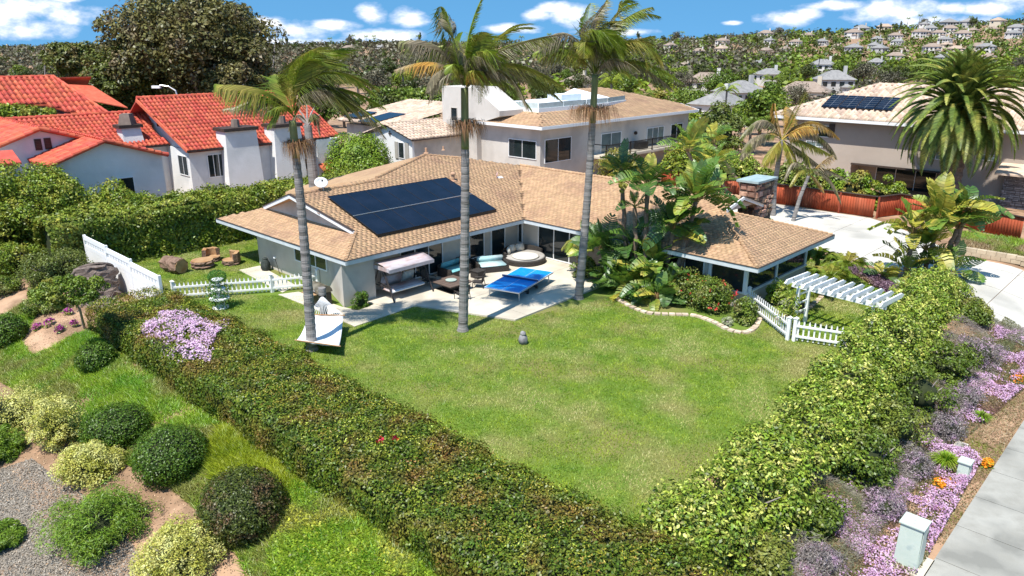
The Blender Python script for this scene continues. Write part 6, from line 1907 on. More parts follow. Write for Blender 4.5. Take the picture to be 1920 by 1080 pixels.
# ---------------------------------------------------------------- round shrubs of the lower left bank
DKS = leafmat('dark_clipped_leaf', (0.040, 0.095, 0.010), (0.075, 0.155, 0.018), scale=3, rand=.45)
DKR = leafmat('dark_reddish_leaf', (0.035, 0.06, 0.012), (0.075, 0.11, 0.022), c3=(0.13, 0.075, 0.035), scale=3, scale3=2.5, rand=.5)
GOLD = leafmat('gold_leaf', (0.38, 0.42, 0.10), (0.58, 0.58, 0.22), c3=(0.28, 0.33, 0.07), scale=3, scale3=2, rand=.35)
JUN = leafmat('juniper_leaf', (0.08, 0.17, 0.016), (0.14, 0.25, 0.03), scale=4, rand=.45)
def on_bank(px, py, rad):
    return T(px, py)
def pxball(name, label, x0, x1, y0, y1, m, n, leaf, bump=.13, loose=0.03, asp=1.0, cat='shrub', group='round shrubs on the left bank', fs=2.3, cm=None):
    """round shrub whose outline spans the given picture box"""
    b = T((x0 + x1) / 2, y1 - (y1 - y0) * .27)
    dist = (b - CAM).dot(FW * CT - Vector((0, 0, ST)))
    r = (x1 - x0) / 2 / F * dist * .90
    return shrub_ball(name, label, cat, b, (r, r * asp, r * .80 * (y1 - y0) / (x1 - x0) * 1.15), m, n, leaf, bump, group, loose=loose, fs=fs, coremat=cm)
def pxbush(name, label, x0, x1, y0, y1, m):
    b = T((x0 + x1) / 2, y1 - (y1 - y0) * .30)
    dist = (b - CAM).dot(FW * CT - Vector((0, 0, ST))); r = (x1 - x0) / 2 / F * dist * .98; h = r * .85 * (y1 - y0) / (x1 - x0)
    if name == 'juniper': return bush(name, label, 'shrub', b, (r, r, h * 1.05), m, 17000, .05, nclump=150, cr=r * .20, up=.9, shell=.45, zc=.5, leafW=.009, group='shrubs on the left bank')
    return bush(name, label, 'shrub', b, (r, r, h * 1.15), m, 14000, .032, nclump=130, cr=r * .24, up=.6, shell=.62, zc=.55, leafW=.013, group='shrubs on the left bank')
pxball('clipped_shrub', 'small dark clipped ball shrub on the grass near the hedge', 145, 218, 637, 704, DKS, 5200, .036)
pxball('clipped_shrub', 'dark clipped shrub at the left edge below the bare soil', -45, 52, 585, 662, DKS, 6500, .042, bump=.12)
pxball('clipped_shrub', 'dark clipped ball between the golden shrub and the grass, upper of the middle pair', 160, 285, 752, 850, DKS, 9500, .032)
pxball('clipped_shrub', 'large dark clipped ball in the middle of the left bank', 253, 396, 790, 918, DKS, 12000, .030)
pxball('clipped_shrub', 'largest round clipped shrub with reddish tips near the bottom', 376, 543, 865, 1032, DKR, 15000, .030, bump=.08)
pxbush('golden_shrub', 'wide pale golden shrub at the left edge', -70, 100, 722, 838, GOLD)
pxbush('golden_shrub', 'tall pale golden shrub left of the dark clipped ball', 58, 165, 735, 875, GOLD)
pxbush('golden_shrub', 'middle sized golden shrub above the spreading juniper', 104, 238, 832, 922, GOLD)
pxbush('golden_shrub', 'golden shrub at the bottom edge beside the largest clipped ball', 250, 432, 978, 1110, GOLD)
pxbush('juniper', 'spreading dark green juniper over the gravel', 75, 298, 905, 1060, JUN)
pxbush('juniper', 'green feathery shrub cut by the left edge above the gravel', -60, 55, 795, 885, JUN)
pxbush('juniper', 'low juniper sprig at the lower left edge', -50, 50, 975, 1040, JUN)

# ---------------------------------------------------------------- palms
KPL = leafmat('king_palm_leaf', (0.10, 0.18, 0.024), (0.18, 0.26, 0.04), c3=(0.34, 0.30, 0.06), scale=1.2, scale3=.9, lo3=.52, hi3=.68, rand=.5, trans=.3)
KPY = leafmat('yellowing_palm_leaf', (0.26, 0.26, 0.04), (0.36, 0.30, 0.07), c3=(0.14, 0.19, 0.03), scale=1.2, scale3=1.4, rand=.5, trans=.3)
KPD = leafmat('dry_palm_leaf', (0.17, 0.145, 0.09), (0.30, 0.25, 0.165), c3=(0.10, 0.13, 0.04), scale=1.5, scale3=.9, rand=.6, trans=.15)
KPO = leafmat('orange_dry_leaf', (0.46, 0.25, 0.05), (0.52, 0.36, 0.10), c3=(0.30, 0.23, 0.13), scale=1.5, scale3=1.2, rand=.5, trans=.2)
SKIRT = leafmat('dry_flower_strand', (0.22, 0.11, 0.05), (0.34, 0.20, 0.10), scale=2, rand=.5, trans=.1)
WIND = RT * .55 + FW * .15


def bez(a, b, c, t):
    """curve through a, b (middle) and c"""
    b2 = b * 2 - (a + c) / 2
    return a * (1 - t) ** 2 + b2 * 2 * t * (1 - t) + c * t * t


def frond(root, pts, m, n=46, ll=.62, lw=.017, droop=.75, wind=.5, stem=.022, name='frond', both=1.0, seg=3, curl=.0, start=.12):
    """feather frond along a curve: midrib and many hanging leaflets"""
    a, b, c = pts
    mb = MB()
    mb.tube([bez(a, b, c, k / 8) for k in range(9)], [stem * (1 - .09 * k) for k in range(9)], 5, cap=False)
    V = list(mb.v); Fq = [f for f in mb.f]
    n = int(n * 1.35)
    for k in range(n):
        t = start + (1 - start) * (k + .5) / n
        p = bez(a, b, c, t); d = (bez(a, b, c, min(1, t + .02)) - bez(a, b, c, t - .02)).normalized()
        side = d.cross(Vector((0, 0, 1)))
        if side.length < .05: side = RT.copy()
        side.normalize(); upv = side.cross(d)
        L = 1.22 * ll * (math.sin(math.pi * min(1, t * .93 + .08)) ** .55) * rnd.uniform(.75, 1.15)
        for s_ in (-1, 1):
            if rnd.random() > both: continue
            q0 = p
            dr = (side * s_ * (.9 - droop * .35) + d * .55 + upv * .22 * (1 - droop)).normalized()
            q1 = q0 + dr * L * .45 + Vector((0, 0, -.16 * L * droop)) + WIND * wind * L * .15
            q2 = q1 + (dr * (.5 - droop * .3) + Vector((0, 0, -1)) * droop * rnd.uniform(.5, 1.1) + WIND * wind * rnd.uniform(.3, 1.0) + d * .25).normalized() * L * .58
            wv = d.cross(dr)
            if wv.length < .05: wv = Vector((0, 0, 1))
            wv = (wv.normalized() * .5 + d * .8).normalized() * lw
            i = len(V)
            V += [q0 - wv * .5, q0 + wv * .5, q1 + wv, q1 - wv, q2]
            Fq += [(i, i + 1, i + 2, i + 3), (i + 3, i + 2, i + 4)]
    off = parent_loc(root)
    me = bpy.data.meshes.new(name); me.from_pydata([tuple(Vector(v) - off) for v in V], [], Fq); me.update()
    return link(name, me, m, root)


def king_palm(label, base, top_px, dep_top, shaft_h, fr, skirt_px, trunk_r=(.17, .12), group='three tall palms along the lawn', extra=None):
    base = Vector(base); root = thing('palm_tree', label, 'palm tree', base, group)
    Dp = (base - CAM).dot(FW)
    top = D(top_px[0], top_px[1], Dp + dep_top)
    n = 60; pts = []; rad = []
    for k in range(n + 1):
        t = k / n
        p = base.lerp(top, t) + RT * (.05 * math.sin(t * 3.1)) ; pts.append(p)
        rad.append(trunk_r[0] * (1 - t) + trunk_r[1] * t + (.06 if k == 0 else 0) + (.012 if k % 2 else 0))
    ns = int(n * (1 - shaft_h))
    MB().tube(pts[:ns + 1], rad[:ns + 1], 14).build('trunk', BARK, root)
    sh = pts[ns:]; m_ = len(sh)
    MB().tube([sh[0] + Vector((0, 0, .003))] + sh[1:], [trunk_r[1] * (1.15 - .1 * (k / m_)) for k in range(m_)], 14).build('crownshaft', SHAFT, root, smooth=True)
    for (a, b, c, do, m, kw) in fr:
        A = D(a[0], a[1], Dp + dep_top); B = D(b[0], b[1], Dp + dep_top + do * .5); C = D(c[0], c[1], Dp + dep_top + do)
        frond(root, (A, B, C), m, **kw)
        if rnd.random() < .75 and b[1] > 30:
            j = lambda q, u_: D(q[0] + rnd.uniform(-u_, u_), q[1] + rnd.uniform(-u_, u_), Dp + dep_top + do * .5 + rnd.uniform(-.5, .5))
            frond(root, (A, j(b, 12), j(c, 22)), rnd.choice([m, KPL, KPL, KPD]), **{**kw, 'n': int(kw['n'] * .8), 'stem': .018})
    if skirt_px:
        (sx, sy, sw_, sh_) = skirt_px
        c0 = D(sx, sy, Dp + dep_top); r_ = sw_ / 2 / F * (Dp / .95); hgt = sh_ / F * Dp
        V = []; Fq = []
        for k in range(420):
            a = rnd.uniform(0, 6.283); q = rnd.uniform(.3, 1.0)
            d = Vector((math.cos(a), math.sin(a), 0))
            p0 = c0 + d * .1 + Vector((0, 0, rnd.uniform(-.05, .1)))
            p1 = p0 + d * r_ * q + Vector((0, 0, rnd.uniform(-.05, .2) * hgt)) + WIND * .08
            p2 = p1 + d * r_ * .15 + Vector((0, 0, -hgt * rnd.uniform(.4, 1.0))) + WIND * .1
            w_ = d.cross(Vector((0, 0, 1))) * .008
            i = len(V); V += [p0 - w_, p0 + w_, p1 + w_, p1 - w_, p2]
            Fq += [(i, i + 1, i + 2, i + 3), (i + 3, i + 2, i + 4)]
        off = parent_loc(root); me = bpy.data.meshes.new('flower_skirt'); me.from_pydata([tuple(Vector(v) - off) for v in V], [], Fq); me.update()
        link('flower_skirt', me, SKIRT, root)
    return root


G_ = dict(n=64, ll=.9, droop=.6, wind=.7)
GH = dict(n=66, ll=1.05, droop=.95, wind=.5)
bL = Q(585, 656, 'z', 0)
king_palm('left tall palm with windswept crown, rising beside the hammock', bL, (548, 226), 0, .14, [
    ((548, 215), (495, 170), (405, 160), -.5, KPY, GH), ((548, 212), (500, 185), (432, 205), .5, KPD, dict(n=40, ll=.7, droop=1.0, wind=.3)),
    ((549, 208), (546, 130), (600, 88), .5, KPY, dict(n=60, ll=1.15, droop=.35, wind=1.5)), ((550, 208), (575, 120), (612, 108), -.6, KPL, dict(n=60, ll=1.2, droop=.3, wind=1.6)),
    ((550, 208), (590, 140), (632, 120), .9, KPL, dict(n=50, ll=1.0, droop=.5, wind=1.4)),
    ((552, 212), (605, 135), (712, 168), .0, KPY, dict(n=60, ll=.85, droop=.85, wind=.8)), ((552, 214), (600, 150), (690, 150), 1.0, KPL, G_),
    ((552, 218), (620, 165), (725, 205), .6, KPL, dict(n=60, ll=.8, droop=.8, wind=.7)), ((552, 219), (610, 160), (724, 262), -.3, KPD, dict(n=64, ll=1.0, droop=.9, wind=.7)),
    ((552, 219), (600, 170), (675, 225), -1.0, KPD, dict(n=56, ll=.9, droop=.9, wind=.6)), ((551, 219), (530, 200), (500, 240), -.4, KPL, dict(n=34, ll=.5, droop=.9, wind=.2)),
    ((549, 210), (530, 170), (520, 140), .8, KPL, G_)], (556, 272, 52, 42), (.175, .11))
bC = Q(868, 620, 'z', 0)
king_palm('middle tall palm with a straight spear leaf, standing at the patio corner', bC, (871, 165), 0, .23, [
    ((871, 160), (879, 70), (905, -6), 0, KPL, dict(n=60, ll=.45, droop=.3, wind=1.0, stem=.05)), ((870, 155), (843, 70), (826, 12), -.5, KPL, dict(n=64, ll=.75, droop=.9, wind=.1)),
    ((868, 158), (825, 90), (748, 78), .3, KPD, GH), ((868, 160), (820, 118), (738, 132), -.4, KPO, dict(n=50, ll=.65, droop=1.0, wind=.2)),
    ((868, 160), (832, 130), (800, 175), -.9, KPD, dict(n=44, ll=.7, droop=1.0, wind=.2)), ((868, 156), (840, 95), (790, 110), 1.2, KPL, GH),
    ((875, 156), (925, 75), (1000, 52), .2, KPL, dict(n=58, ll=.75, droop=.35, wind=.9)), ((875, 158), (930, 95), (1045, 70), -.6, KPL, dict(n=64, ll=.8, droop=.75, wind=.6)),
    ((875, 158), (905, 80), (950, 75), .9, KPL, dict(n=54, ll=.75, droop=.5, wind=1.0)), ((875, 160), (905, 95), (935, 130), -1.4, KPL, dict(n=54, ll=.8, droop=.8, wind=.5)),
    ((875, 162), (950, 118), (1060, 165), .4, KPY, GH), ((875, 165), (935, 130), (990, 205), -.5, KPD, dict(n=60, ll=.8, droop=1.0, wind=.4)),
    ((875, 165), (960, 130), (1055, 192), 1.0, KPD, dict(n=54, ll=.6, droop=1.0, wind=.4)), ((873, 165), (890, 135), (905, 180), -1.1, KPO, dict(n=44, ll=.6, droop=1.0, wind=.3)),
    ((871, 160), (860, 100), (868, 60), 1.2, KPL, dict(n=50, ll=.7, droop=.4, wind=.9)), ((873, 160), (885, 100), (900, 60), -1.0, KPL, dict(n=50, ll=.75, droop=.5, wind=1.1)), ((871, 162), (852, 120), (845, 150), -1.0, KPL, dict(n=44, ll=.65, droop=.9, wind=.3))],
    (873, 234, 62, 42), (.175, .12))
bR = Q(1085, 560, 'z', 0)
king_palm('right tall palm behind the table tennis table, crown bent to the right', bR, (1116, 140), 0, .20, [
    ((1115, 135), (1113, 60), (1140, -4), .0, KPY, dict(n=62, ll=.8, droop=.5, wind=.9)), ((1116, 135), (1100, 70), (1108, 5), .8, KPL, dict(n=58, ll=.8, droop=.6, wind=.8)),
    ((1118, 135), (1165, 40), (1240, 32), .0, KPL, dict(n=62, ll=.75, droop=.7, wind=.5)), ((1118, 135), (1150, 40), (1196, 6), .8, KPL, dict(n=56, ll=.7, droop=.6, wind=.6)),
    ((1118, 138), (1180, 75), (1243, 118), -.4, KPY, GH), ((1118, 138), (1165, 80), (1225, 85), .9, KPY, G_),
    ((1118, 142), (1175, 115), (1265, 172), .2, KPD, dict(n=62, ll=.7, droop=1.0, wind=.3)), ((1118, 142), (1150, 110), (1200, 135), -1.0, KPD, dict(n=50, ll=.6, droop=1.0, wind=.4)),
    ((1114, 138), (1070, 65), (1008, 85), .0, KPD, GH), ((1114, 140), (1070, 98), (1010, 112), .5, KPY, dict(n=54, ll=.8, droop=1.0, wind=.2)),
    ((1115, 138), (1120, 60), (1150, 90), -1.3, KPL, dict(n=60, ll=.95, droop=.8, wind=.4)), ((1115, 138), (1100, 80), (1095, 110), -1.3, KPL, dict(n=56, ll=.9, droop=.8, wind=.4)),
    ((1116, 138), (1135, 70), (1170, 110), -.9, KPL, dict(n=56, ll=.9, droop=.8, wind=.5)), ((1116, 136), (1130, 60), (1160, 40), .6, KPL, dict(n=56, ll=.8, droop=.6, wind=.7))],
    (1110, 206, 84, 40), (.17, .115))
# short grey palm behind the left one (by the white house)
p = D(587, 330, 40); sp_ = thing('grey_palm', 'short grey palm with bare forked stubs right of the left tall palm', 'palm tree', (p.x, p.y, 0))
tpp = D(577, 235, 40)
MB().tube([(p.x, p.y, 0), p, tpp], [.28, .26, .2], 12).build('trunk', BARK, sp_)
for (x, y) in ((560, 205), (590, 200), (548, 215), (600, 215), (575, 195), (568, 240)):
    e = D(x, y, 40 + rnd.uniform(-.6, .6)); MB().tube([tpp, (tpp + e) / 2 + Vector((0, 0, .12)), e], [.07, .05, .02], 6).build('frond_stub', TWIG, sp_)
for (x, y) in ((540, 245), (600, 255), (590, 235)):
    frond(sp_, (tpp, D((577 + x) / 2, 215, 40), D(x, y, 40)), KPD, n=30, ll=.6, droop=1, wind=.2)

# yellowing palm pair beyond the chimney
q = Vector((28.0, -4.4, 0)); Dq = (q - CAM).dot(FW)
yp = thing('yellow_palm', 'yellowing palm with brown hanging fronds behind the stone chimney', 'palm tree', q)
tq = D(1466, 262, Dq)
MB().tube([q, D(1452, 350, Dq), tq], [.17, .15, .13], 12).build('trunk', BARK, yp)
for (a, b, c, m, do, kw) in (((1466, 262), (1455, 215), (1452, 195), KPO, 0, {}), ((1466, 262), (1490, 215), (1512, 172), KPY, 0, dict(droop=.3)), ((1466, 262), (1480, 225), (1475, 200), KPO, .6, {}),
                             ((1466, 262), (1430, 225), (1385, 262), KPD, 0, {}), ((1466, 262), (1420, 255), (1388, 300), KPD, -.5, {}), ((1466, 262), (1440, 250), (1400, 285), KPO, .5, {}),
                             ((1466, 262), (1520, 228), (1575, 262), KPO, 0, {}), ((1466, 262), (1525, 250), (1570, 300), KPD, .5, {}), ((1466, 262), (1505, 265), (1560, 292), KPY, -.5, {}),
                             ((1466, 262), (1500, 240), (1530, 240), KPO, -.6, {}), ((1466, 262), (1450, 280), (1430, 310), KPY, -.6, {}), ((1466, 262), (1480, 285), (1490, 320), KPY, -.8, {}), ((1466, 262), (1510, 290), (1560, 330), KPD, .3, {})):
    kw = {**dict(n=44, ll=.8, droop=1.0, wind=.2, lw=.04, stem=.04), **kw}
    frond(yp, (D(*a, Dq), D(*b, Dq + do), D(*c, Dq + do * 2)), m, **kw)
q = Vector((27.4, -5.95, 0)); Dq = (q - CAM).dot(FW)
yp = thing('leaning_palm', 'slim leaning palm with drooping dry fronds in front of the red fence', 'palm tree', q)
tq = D(1516, 330, Dq)
MB().tube([q, D(1500, 370, Dq), tq], [.12, .11, .09], 10).build('trunk', BARK, yp)
for (b, c, m) in (((1540, 315), (1600, 345), KPD), ((1550, 330), (1578, 385), KPD), ((1490, 305), (1470, 340), KPD), ((1515, 300), (1505, 275), KPY), ((1540, 305), (1562, 290), KPO), ((1500, 320), (1480, 350), KPY), ((1530, 335), (1545, 360), KPO)):
    frond(yp, (tq, D(*b, Dq), D(*c, Dq)), m, n=36, ll=.55, droop=1.0, wind=.3, lw=.03)

# Canary date palm in front of the tan house
CPL = leafmat('date_palm_leaf', (0.07, 0.13, 0.03), (0.14, 0.205, 0.055), c3=(0.26, 0.29, 0.09), scale=.5, scale3=.9, lo3=.5, hi3=.66, rand=.45, trans=.2)
cb0 = Q(1772, 396, 'z', 0); Dc = (cb0 - CAM).dot(FW)
cp = thing('date_palm', 'huge date palm with a full arching crown in front of the tan house', 'palm tree', cb0)
ctop = D(1800, 225, Dc); ctop2 = D(1797, 195, Dc)
tr = MB(); npz = 22; pts = [cb0.lerp(ctop, k / npz) for k in range(npz + 1)]
tr.tube(pts, [.62 + (.05 if k % 2 else -.02) for k in range(npz + 1)], 16)
tr.build('trunk', mat('date_palm_bark', (0.11, 0.085, 0.07), (0.20, 0.165, 0.14), scale=4, stretch=(1, 1, 2), bump=1, rough=1), cp)
protos = []
def local_frond(L, arch, n=60, ll=.5, m=CPL, nm='frond'):
    """frond in its own frame: grows along +x, arching down"""
    a = Vector((0, 0, 0)); c = Vector((L * .86, 0, -arch * L)); b = Vector((L * .48, 0, L * .16 - arch * L * .18))
    mb = MB(); mb.tube([bez(a, b, c, k / 8) for k in range(9)], [.05 * (1 - .1 * k) for k in range(9)], 5, cap=False)
    V = list(mb.v); Fq = list(mb.f)
    for k in range(n):
        t = .08 + .92 * (k + .5) / n
        p = bez(a, b, c, t); d = (bez(a, b, c, min(1, t + .02)) - bez(a, b, c, t - .02)).normalized()
        side = Vector((0, 1, 0)); upv = side.cross(d)
        if upv.z < 0: upv = -upv
        LL = ll * (math.sin(math.pi * min(1, t * .9 + .1)) ** .6) * rnd.uniform(.85, 1.1)
        for s_ in (-1, 1):
            dr = (side * s_ * .8 + d * .62 + upv * .25).normalized()
            q2 = p + dr * LL + Vector((0, 0, -.05 * LL)); wv = (d * .8 + upv * .3 * s_).normalized() * .042
            i = len(V); V += [p - wv, p + wv, (p + q2) / 2 + wv, (p + q2) / 2 - wv, q2]; Fq += [(i, i + 1, i + 2, i + 3), (i + 3, i + 2, i + 4)]
    me = bpy.data.meshes.new(nm); me.from_pydata([tuple(v) for v in V], [], Fq); me.update(); me.materials.append(m)
    return me
fls = [local_frond(4.3, .06), local_frond(4.6, .16), local_frond(4.6, .28), local_frond(4.3, .36)]
coff = parent_loc(cp)
NFR = 170
for k in range(NFR):
    t = (k + .5) / NFR
    az = k * 2.39996
    elev = R(84) - R(128) * t ** .8
    me = fls[0 if t < .2 else 1 if t < .5 else 2 if t < .8 else 3]
    o = link('frond', me, None, cp, ctop2.lerp(ctop, t) + Vector((math.cos(az), math.sin(az), 0)) * .25 - coff)
    o.rotation_euler = (rnd.uniform(-.25, .25), -elev, az)
    s_ = rnd.uniform(.88, 1.04) * .94; o.scale = (s_, s_, s_)
for k in range(5):
    a_ = k * 1.3; MB().tube([ctop2, ctop2 + Vector((math.cos(a_) * .5, math.sin(a_) * .5, 1.3)), ctop2 + Vector((math.cos(a_) * .9, math.sin(a_) * .9, 2.1 + .2 * k))], [.08, .06, .02], 6).build('flower_spathe', KPO, cp)

# ---------------------------------------------------------------- bird of paradise clumps
STL = leafmat('banana_leaf', (0.075, 0.17, 0.025), (0.13, 0.25, 0.045), c3=(0.30, 0.34, 0.07), scale=1.4, scale3=1.0, lo3=.52, hi3=.66, rand=.3, trans=.35, spec=.25)
STD = leafmat('dark_banana_leaf', (0.035, 0.10, 0.02), (0.075, 0.16, 0.035), scale=1.4, rand=.3, trans=.3, spec=.25)
STY = leafmat('yellow_banana_leaf', (0.33, 0.35, 0.06), (0.42, 0.38, 0.09), c3=(0.16, 0.24, 0.04), scale=1.5, scale3=1.5, rand=.3, trans=.35)
PET = mat('petiole', (0.16, 0.17, 0.05), (0.26, 0.14, 0.07), scale=3)


def paddle(L=1.0, W_=.19, bend=.35, split=.25, nseg=13):
    """paddle leaf along +x with a folded blade split towards its edges"""
    V = []; Fq = []
    def cen(t): return Vector((L * t, 0, L * (.12 * math.sin(t * 2.2) - bend * t * t)))
    for k in range(nseg):
        t0, t1 = k / nseg, (k + 1) / nseg - (split / nseg * rnd.random())
        w0 = W_ * math.sin(math.pi * min(.98, t0 * .92 + .08)) ** .55; w1 = W_ * math.sin(math.pi * min(.98, t1 * .92 + .08)) ** .55
        for s_ in (-1, 1):
            fold = rnd.uniform(.15, .45); dz0 = rnd.uniform(-.02, .02)
            a, b = cen(t0), cen(t1)
            i = len(V)
            V += [a, b, b + Vector((.04 * L, s_ * w1 * .6, w1 * fold * .6)), a + Vector((.04 * L, s_ * w0 * .6, w0 * fold * .6)),
                  b + Vector((.09 * L, s_ * w1, w1 * fold * .5 + dz0)), a + Vector((.09 * L, s_ * w0, w0 * fold * .5 + dz0))]
            Fq += [(i, i + 1, i + 2, i + 3), (i + 3, i + 2, i + 4, i + 5)]
    mb = MB(); mb.tube([cen(k / 6) - Vector((0, 0, .008)) for k in range(7)], [.014 * (1 - .12 * k) for k in range(7)], 5, cap=False)
    b_ = len(V); V += [Vector(v) for v in mb.v]; Fq += [tuple(i + b_ for i in f) for f in mb.f]
    me = bpy.data.meshes.new('leaf'); me.from_pydata([tuple(v) for v in V], [], Fq); me.update()
    return me


PADS = {}
for nm_, mm in (('g', STL), ('d', STD), ('y', STY)):
    PADS[nm_] = []
    for (b, s_) in ((.1, .2), (.4, .3), (.75, .5), (-.05, .15), (.25, .6)):
        me = paddle(bend=b, split=s_); me.materials.append(mm); PADS[nm_].append(me)


def fan(root, c, n, L, spread=.68, up=1.0, mix='gggd', wide=1.25, pet=.35, facing=None):
    """rosette of paddle leaves on stalks out of c; every leaf is a part, its stalk a sub-part"""
    c = Vector(c); off = parent_loc(root); n = int(n * 1.8)
    for k in range(n):
        t = (k + .5) / n
        if facing is None: az = k * 2.39996 + rnd.uniform(-.3, .3)
        else: az = facing + (0 if k % 2 else math.pi) + rnd.uniform(-.5, .5)
        el = R(82) * (1 - t * spread) * up + R(rnd.uniform(-8, 8))
        d = Vector((math.cos(az) * math.cos(el), math.sin(az) * math.cos(el), math.sin(el)))
        ll_ = 1.3 * L * rnd.uniform(.75, 1.15)
        p1 = c + d * ll_ * pet + Vector((0, 0, -.05 * t))
        me = rnd.choice(PADS[rnd.choice(mix)])
        o = link('leaf', me, None, root, p1 - off)
        pitch = el - R(12) - R(30) * t
        o.rotation_euler = (rnd.uniform(-.7, .7), -pitch, az); s_ = ll_ * rnd.uniform(.9, 1.1); o.scale = (s_, s_ * wide * 1.25, s_)
        st_ = MB().tube([c, c.lerp(p1, .5) + Vector((0, 0, .03)), p1], [.03, .022, .014], 5, cap=False).build('leaf_stalk', PET, None)
        st_.parent = o
        st_.matrix_parent_inverse = Matrix()
        mw = Matrix.Translation(o.location + off) @ o.rotation_euler.to_matrix().to_4x4() @ Matrix.Diagonal((*o.scale, 1))
        st_.data.transform(mw.inverted())


def bop(name, label, trunks, base_fans=(), group=None, cat='bird of paradise plant'):
    """trunks: (ground x,y), (top picture point), n leaves, L, mix, lean ; all in one clump"""
    b0 = Vector((trunks[0][0][0], trunks[0][0][1], 0)) if trunks else Vector((base_fans[0][0][0], base_fans[0][0][1], 0))
    b0.z = float(height(b0.x, b0.y))
    root = thing(name, label, cat, b0, group)
    for (g_, tp, n, L, mix) in trunks:
        gb = Vector((g_[0], g_[1], float(height(*g_)))); dp = (gb - CAM).dot(FW)
        top = D(tp[0], tp[1], dp + rnd.uniform(-.2, .2))
        n_ = 12; pts = [gb.lerp(top, k / n_) + Vector((.03 * math.sin(k * 1.7), .03 * math.cos(k * 2.1), 0)) for k in range(n_ + 1)]
        MB().tube(pts, [.085 + (.018 if k % 2 else 0) for k in range(n_ + 1)], 9).build('trunk', BROWNB, root)
        fan(root, top, n, L, mix=mix)
    for (g_, n, L, mix) in base_fans:
        fan(root, (g_[0], g_[1], float(height(g_[0], g_[1])) + g_[2]), n, L, mix=mix, spread=1.05)
    return root


GRPB = 'bird of paradise plants of the bed before the house'
bop('bird_of_paradise', 'tall slim bird of paradise, leftmost of the bare trunks before the house', [((10.0, -6.3), (1166, 325), 8, .72, 'gdgyd')], group=GRPB)
bop('bird_of_paradise', 'slender bird of paradise with yellow leaves at its neck, second of the trunks', [((9.9, -6.9), (1190, 390), 5, .5, 'gyd')], group=GRPB)
bop('bird_of_paradise', 'bird of paradise with a tall dark feathery crown, third of the trunks', [((9.8, -7.3), (1214, 352), 11, .85, 'ddgdy')], group=GRPB)
bop('bird_of_paradise', 'thick leaning trunk with the largest grey green leaves before the right wing', [((10.4, -8.4), (1305, 378), 15, 1.0, 'ggggd')], group=GRPB)
bop('bird_of_paradise', 'leafy bird of paradise left of the bare trunks, beside the right palm', [((10.1, -5.6), (1128, 470), 14, .85, 'dgdg')], [((10.2, -5.4, .3), 8, .6, 'dg')], group=GRPB)
bop('bird_of_paradise', 'middle bird of paradise clump, roof high, between the bare trunks', [((10.2, -8.0), (1262, 430), 13, .8, 'dgdg'), ((10.3, -8.2), (1285, 450), 7, .6, 'yg')], group=GRPB)
bop('banana_plant', 'low broad leafed clump at the edge of the lawn below the trunks', [], [((9.2, -6.9, .25), 13, .75, 'gdyg'), ((9.4, -7.7, .35), 12, .75, 'gdg'), ((9.8, -5.6, .2), 11, .8, 'dgg')], group=GRPB)
bop('bird_of_paradise', 'leafy clump reaching the roof edge between the first two bare trunks', [((10.3, -6.6), (1185, 470), 12, .8, 'gdg')], [((10.0, -6.4, .5), 9, .8, 'dg')], group=GRPB)
bop('bird_of_paradise', 'bright leafed clump in front of the third bare trunk', [((9.7, -7.4), (1228, 500), 11, .75, 'gdyg')], [((9.6, -7.2, .4), 9, .7, 'gyd')], group=GRPB)
bop('banana_plant', 'low clump with split leaves right of the lawn edging start', [], [((9.1, -8.4, .2), 9, .6, 'gyd'), ((9.8, -8.5, .5), 9, .7, 'gd')], group=GRPB)
bop('bird_of_paradise', 'yellow tipped bird of paradise by the balcony of the terrace house', [((27, -1.0), (1290, 285), 9, 1.1, 'yggy'), ((29, -1.2), (1340, 310), 8, 1.0, 'gyg')])
bop('bird_of_paradise', 'yellow green leafed plant on a red stalk right of the balcony', [((31.0, -1.5), (1338, 270), 7, 1.0, 'gyg')])
# the big one on the right
bop('bird_of_paradise', 'big clump of yellow green paddle leaves beside the driveway, behind the right hedge',
    [((19.6, -14.6), (1712, 440), 8, .95, 'yygy'), ((20.2, -15.2), (1760, 415), 10, 1.05, 'yygy'), ((20.4, -15.6), (1795, 430), 8, .95, 'gyg'), ((20.0, -14.9), (1735, 470), 9, .9, 'ygg'), ((20.6, -15.9), (1812, 400), 8, .9, 'ygd')],
    [((19.5, -14.7, .3), 9, .9, 'gyd'), ((18.9, -13.9, .15), 6, .6, 'dgy'), ((20.8, -16.2, .3), 9, .8, 'gd')])

# ---------------------------------------------------------------- bed shrubs, small plants
RED = leafmat('red_flower', (0.55, 0.03, 0.03), (0.66, 0.10, 0.06))
OLV = leafmat('mixed_shrub_leaf', (0.07, 0.13, 0.02), (0.13, 0.20, 0.035), c3=(0.24, 0.24, 0.07), scale=2, scale3=2.5, rand=.5)
GRYL = leafmat('grey_green_leaf', (0.20, 0.26, 0.22), (0.32, 0.38, 0.34), scale=3)
for (x, y, r, h, lb) in ((10.1, -9.4, .85, .95, 'green shrub with red flowers under the right wing windows'), (9.9, -10.5, .9, 1.0, 'shrub with most of the red flowers left of the sunroom post'), (10.5, -7.7, .9, .9, 'mixed green shrub under the thick leaning trunk')):
    rt_ = bush('flowering_bush', lb, 'bush', (x, y, 0), (r, r, h), OLV, 6500, .045, nclump=55, cr=.3)
    P = np.array([x, y, h * .62]) + sph(90) * np.array([r, r, h * .62]); P = P[(P[:, 2] > .35)]
    if 'mixed' in lb: continue
    P = np.repeat(P[:26], 6, axis=0) + rng.normal(size=(len(P[:26]) * 6, 3)) * .03
    V_, F_ = leaf_quads(P, rng.normal(size=P.shape) + np.array([-.4, -.5, .6]), .034, .026); npart('flowers', V_, F_, RED, rt_)
bush('bed_shrub', 'dark low shrub inside the curved edging beside the picket fence', 'shrub', (9.6, -12.0, 0), (.65, .6, .6), OLV, 3200, .045, nclump=30, cr=.22)
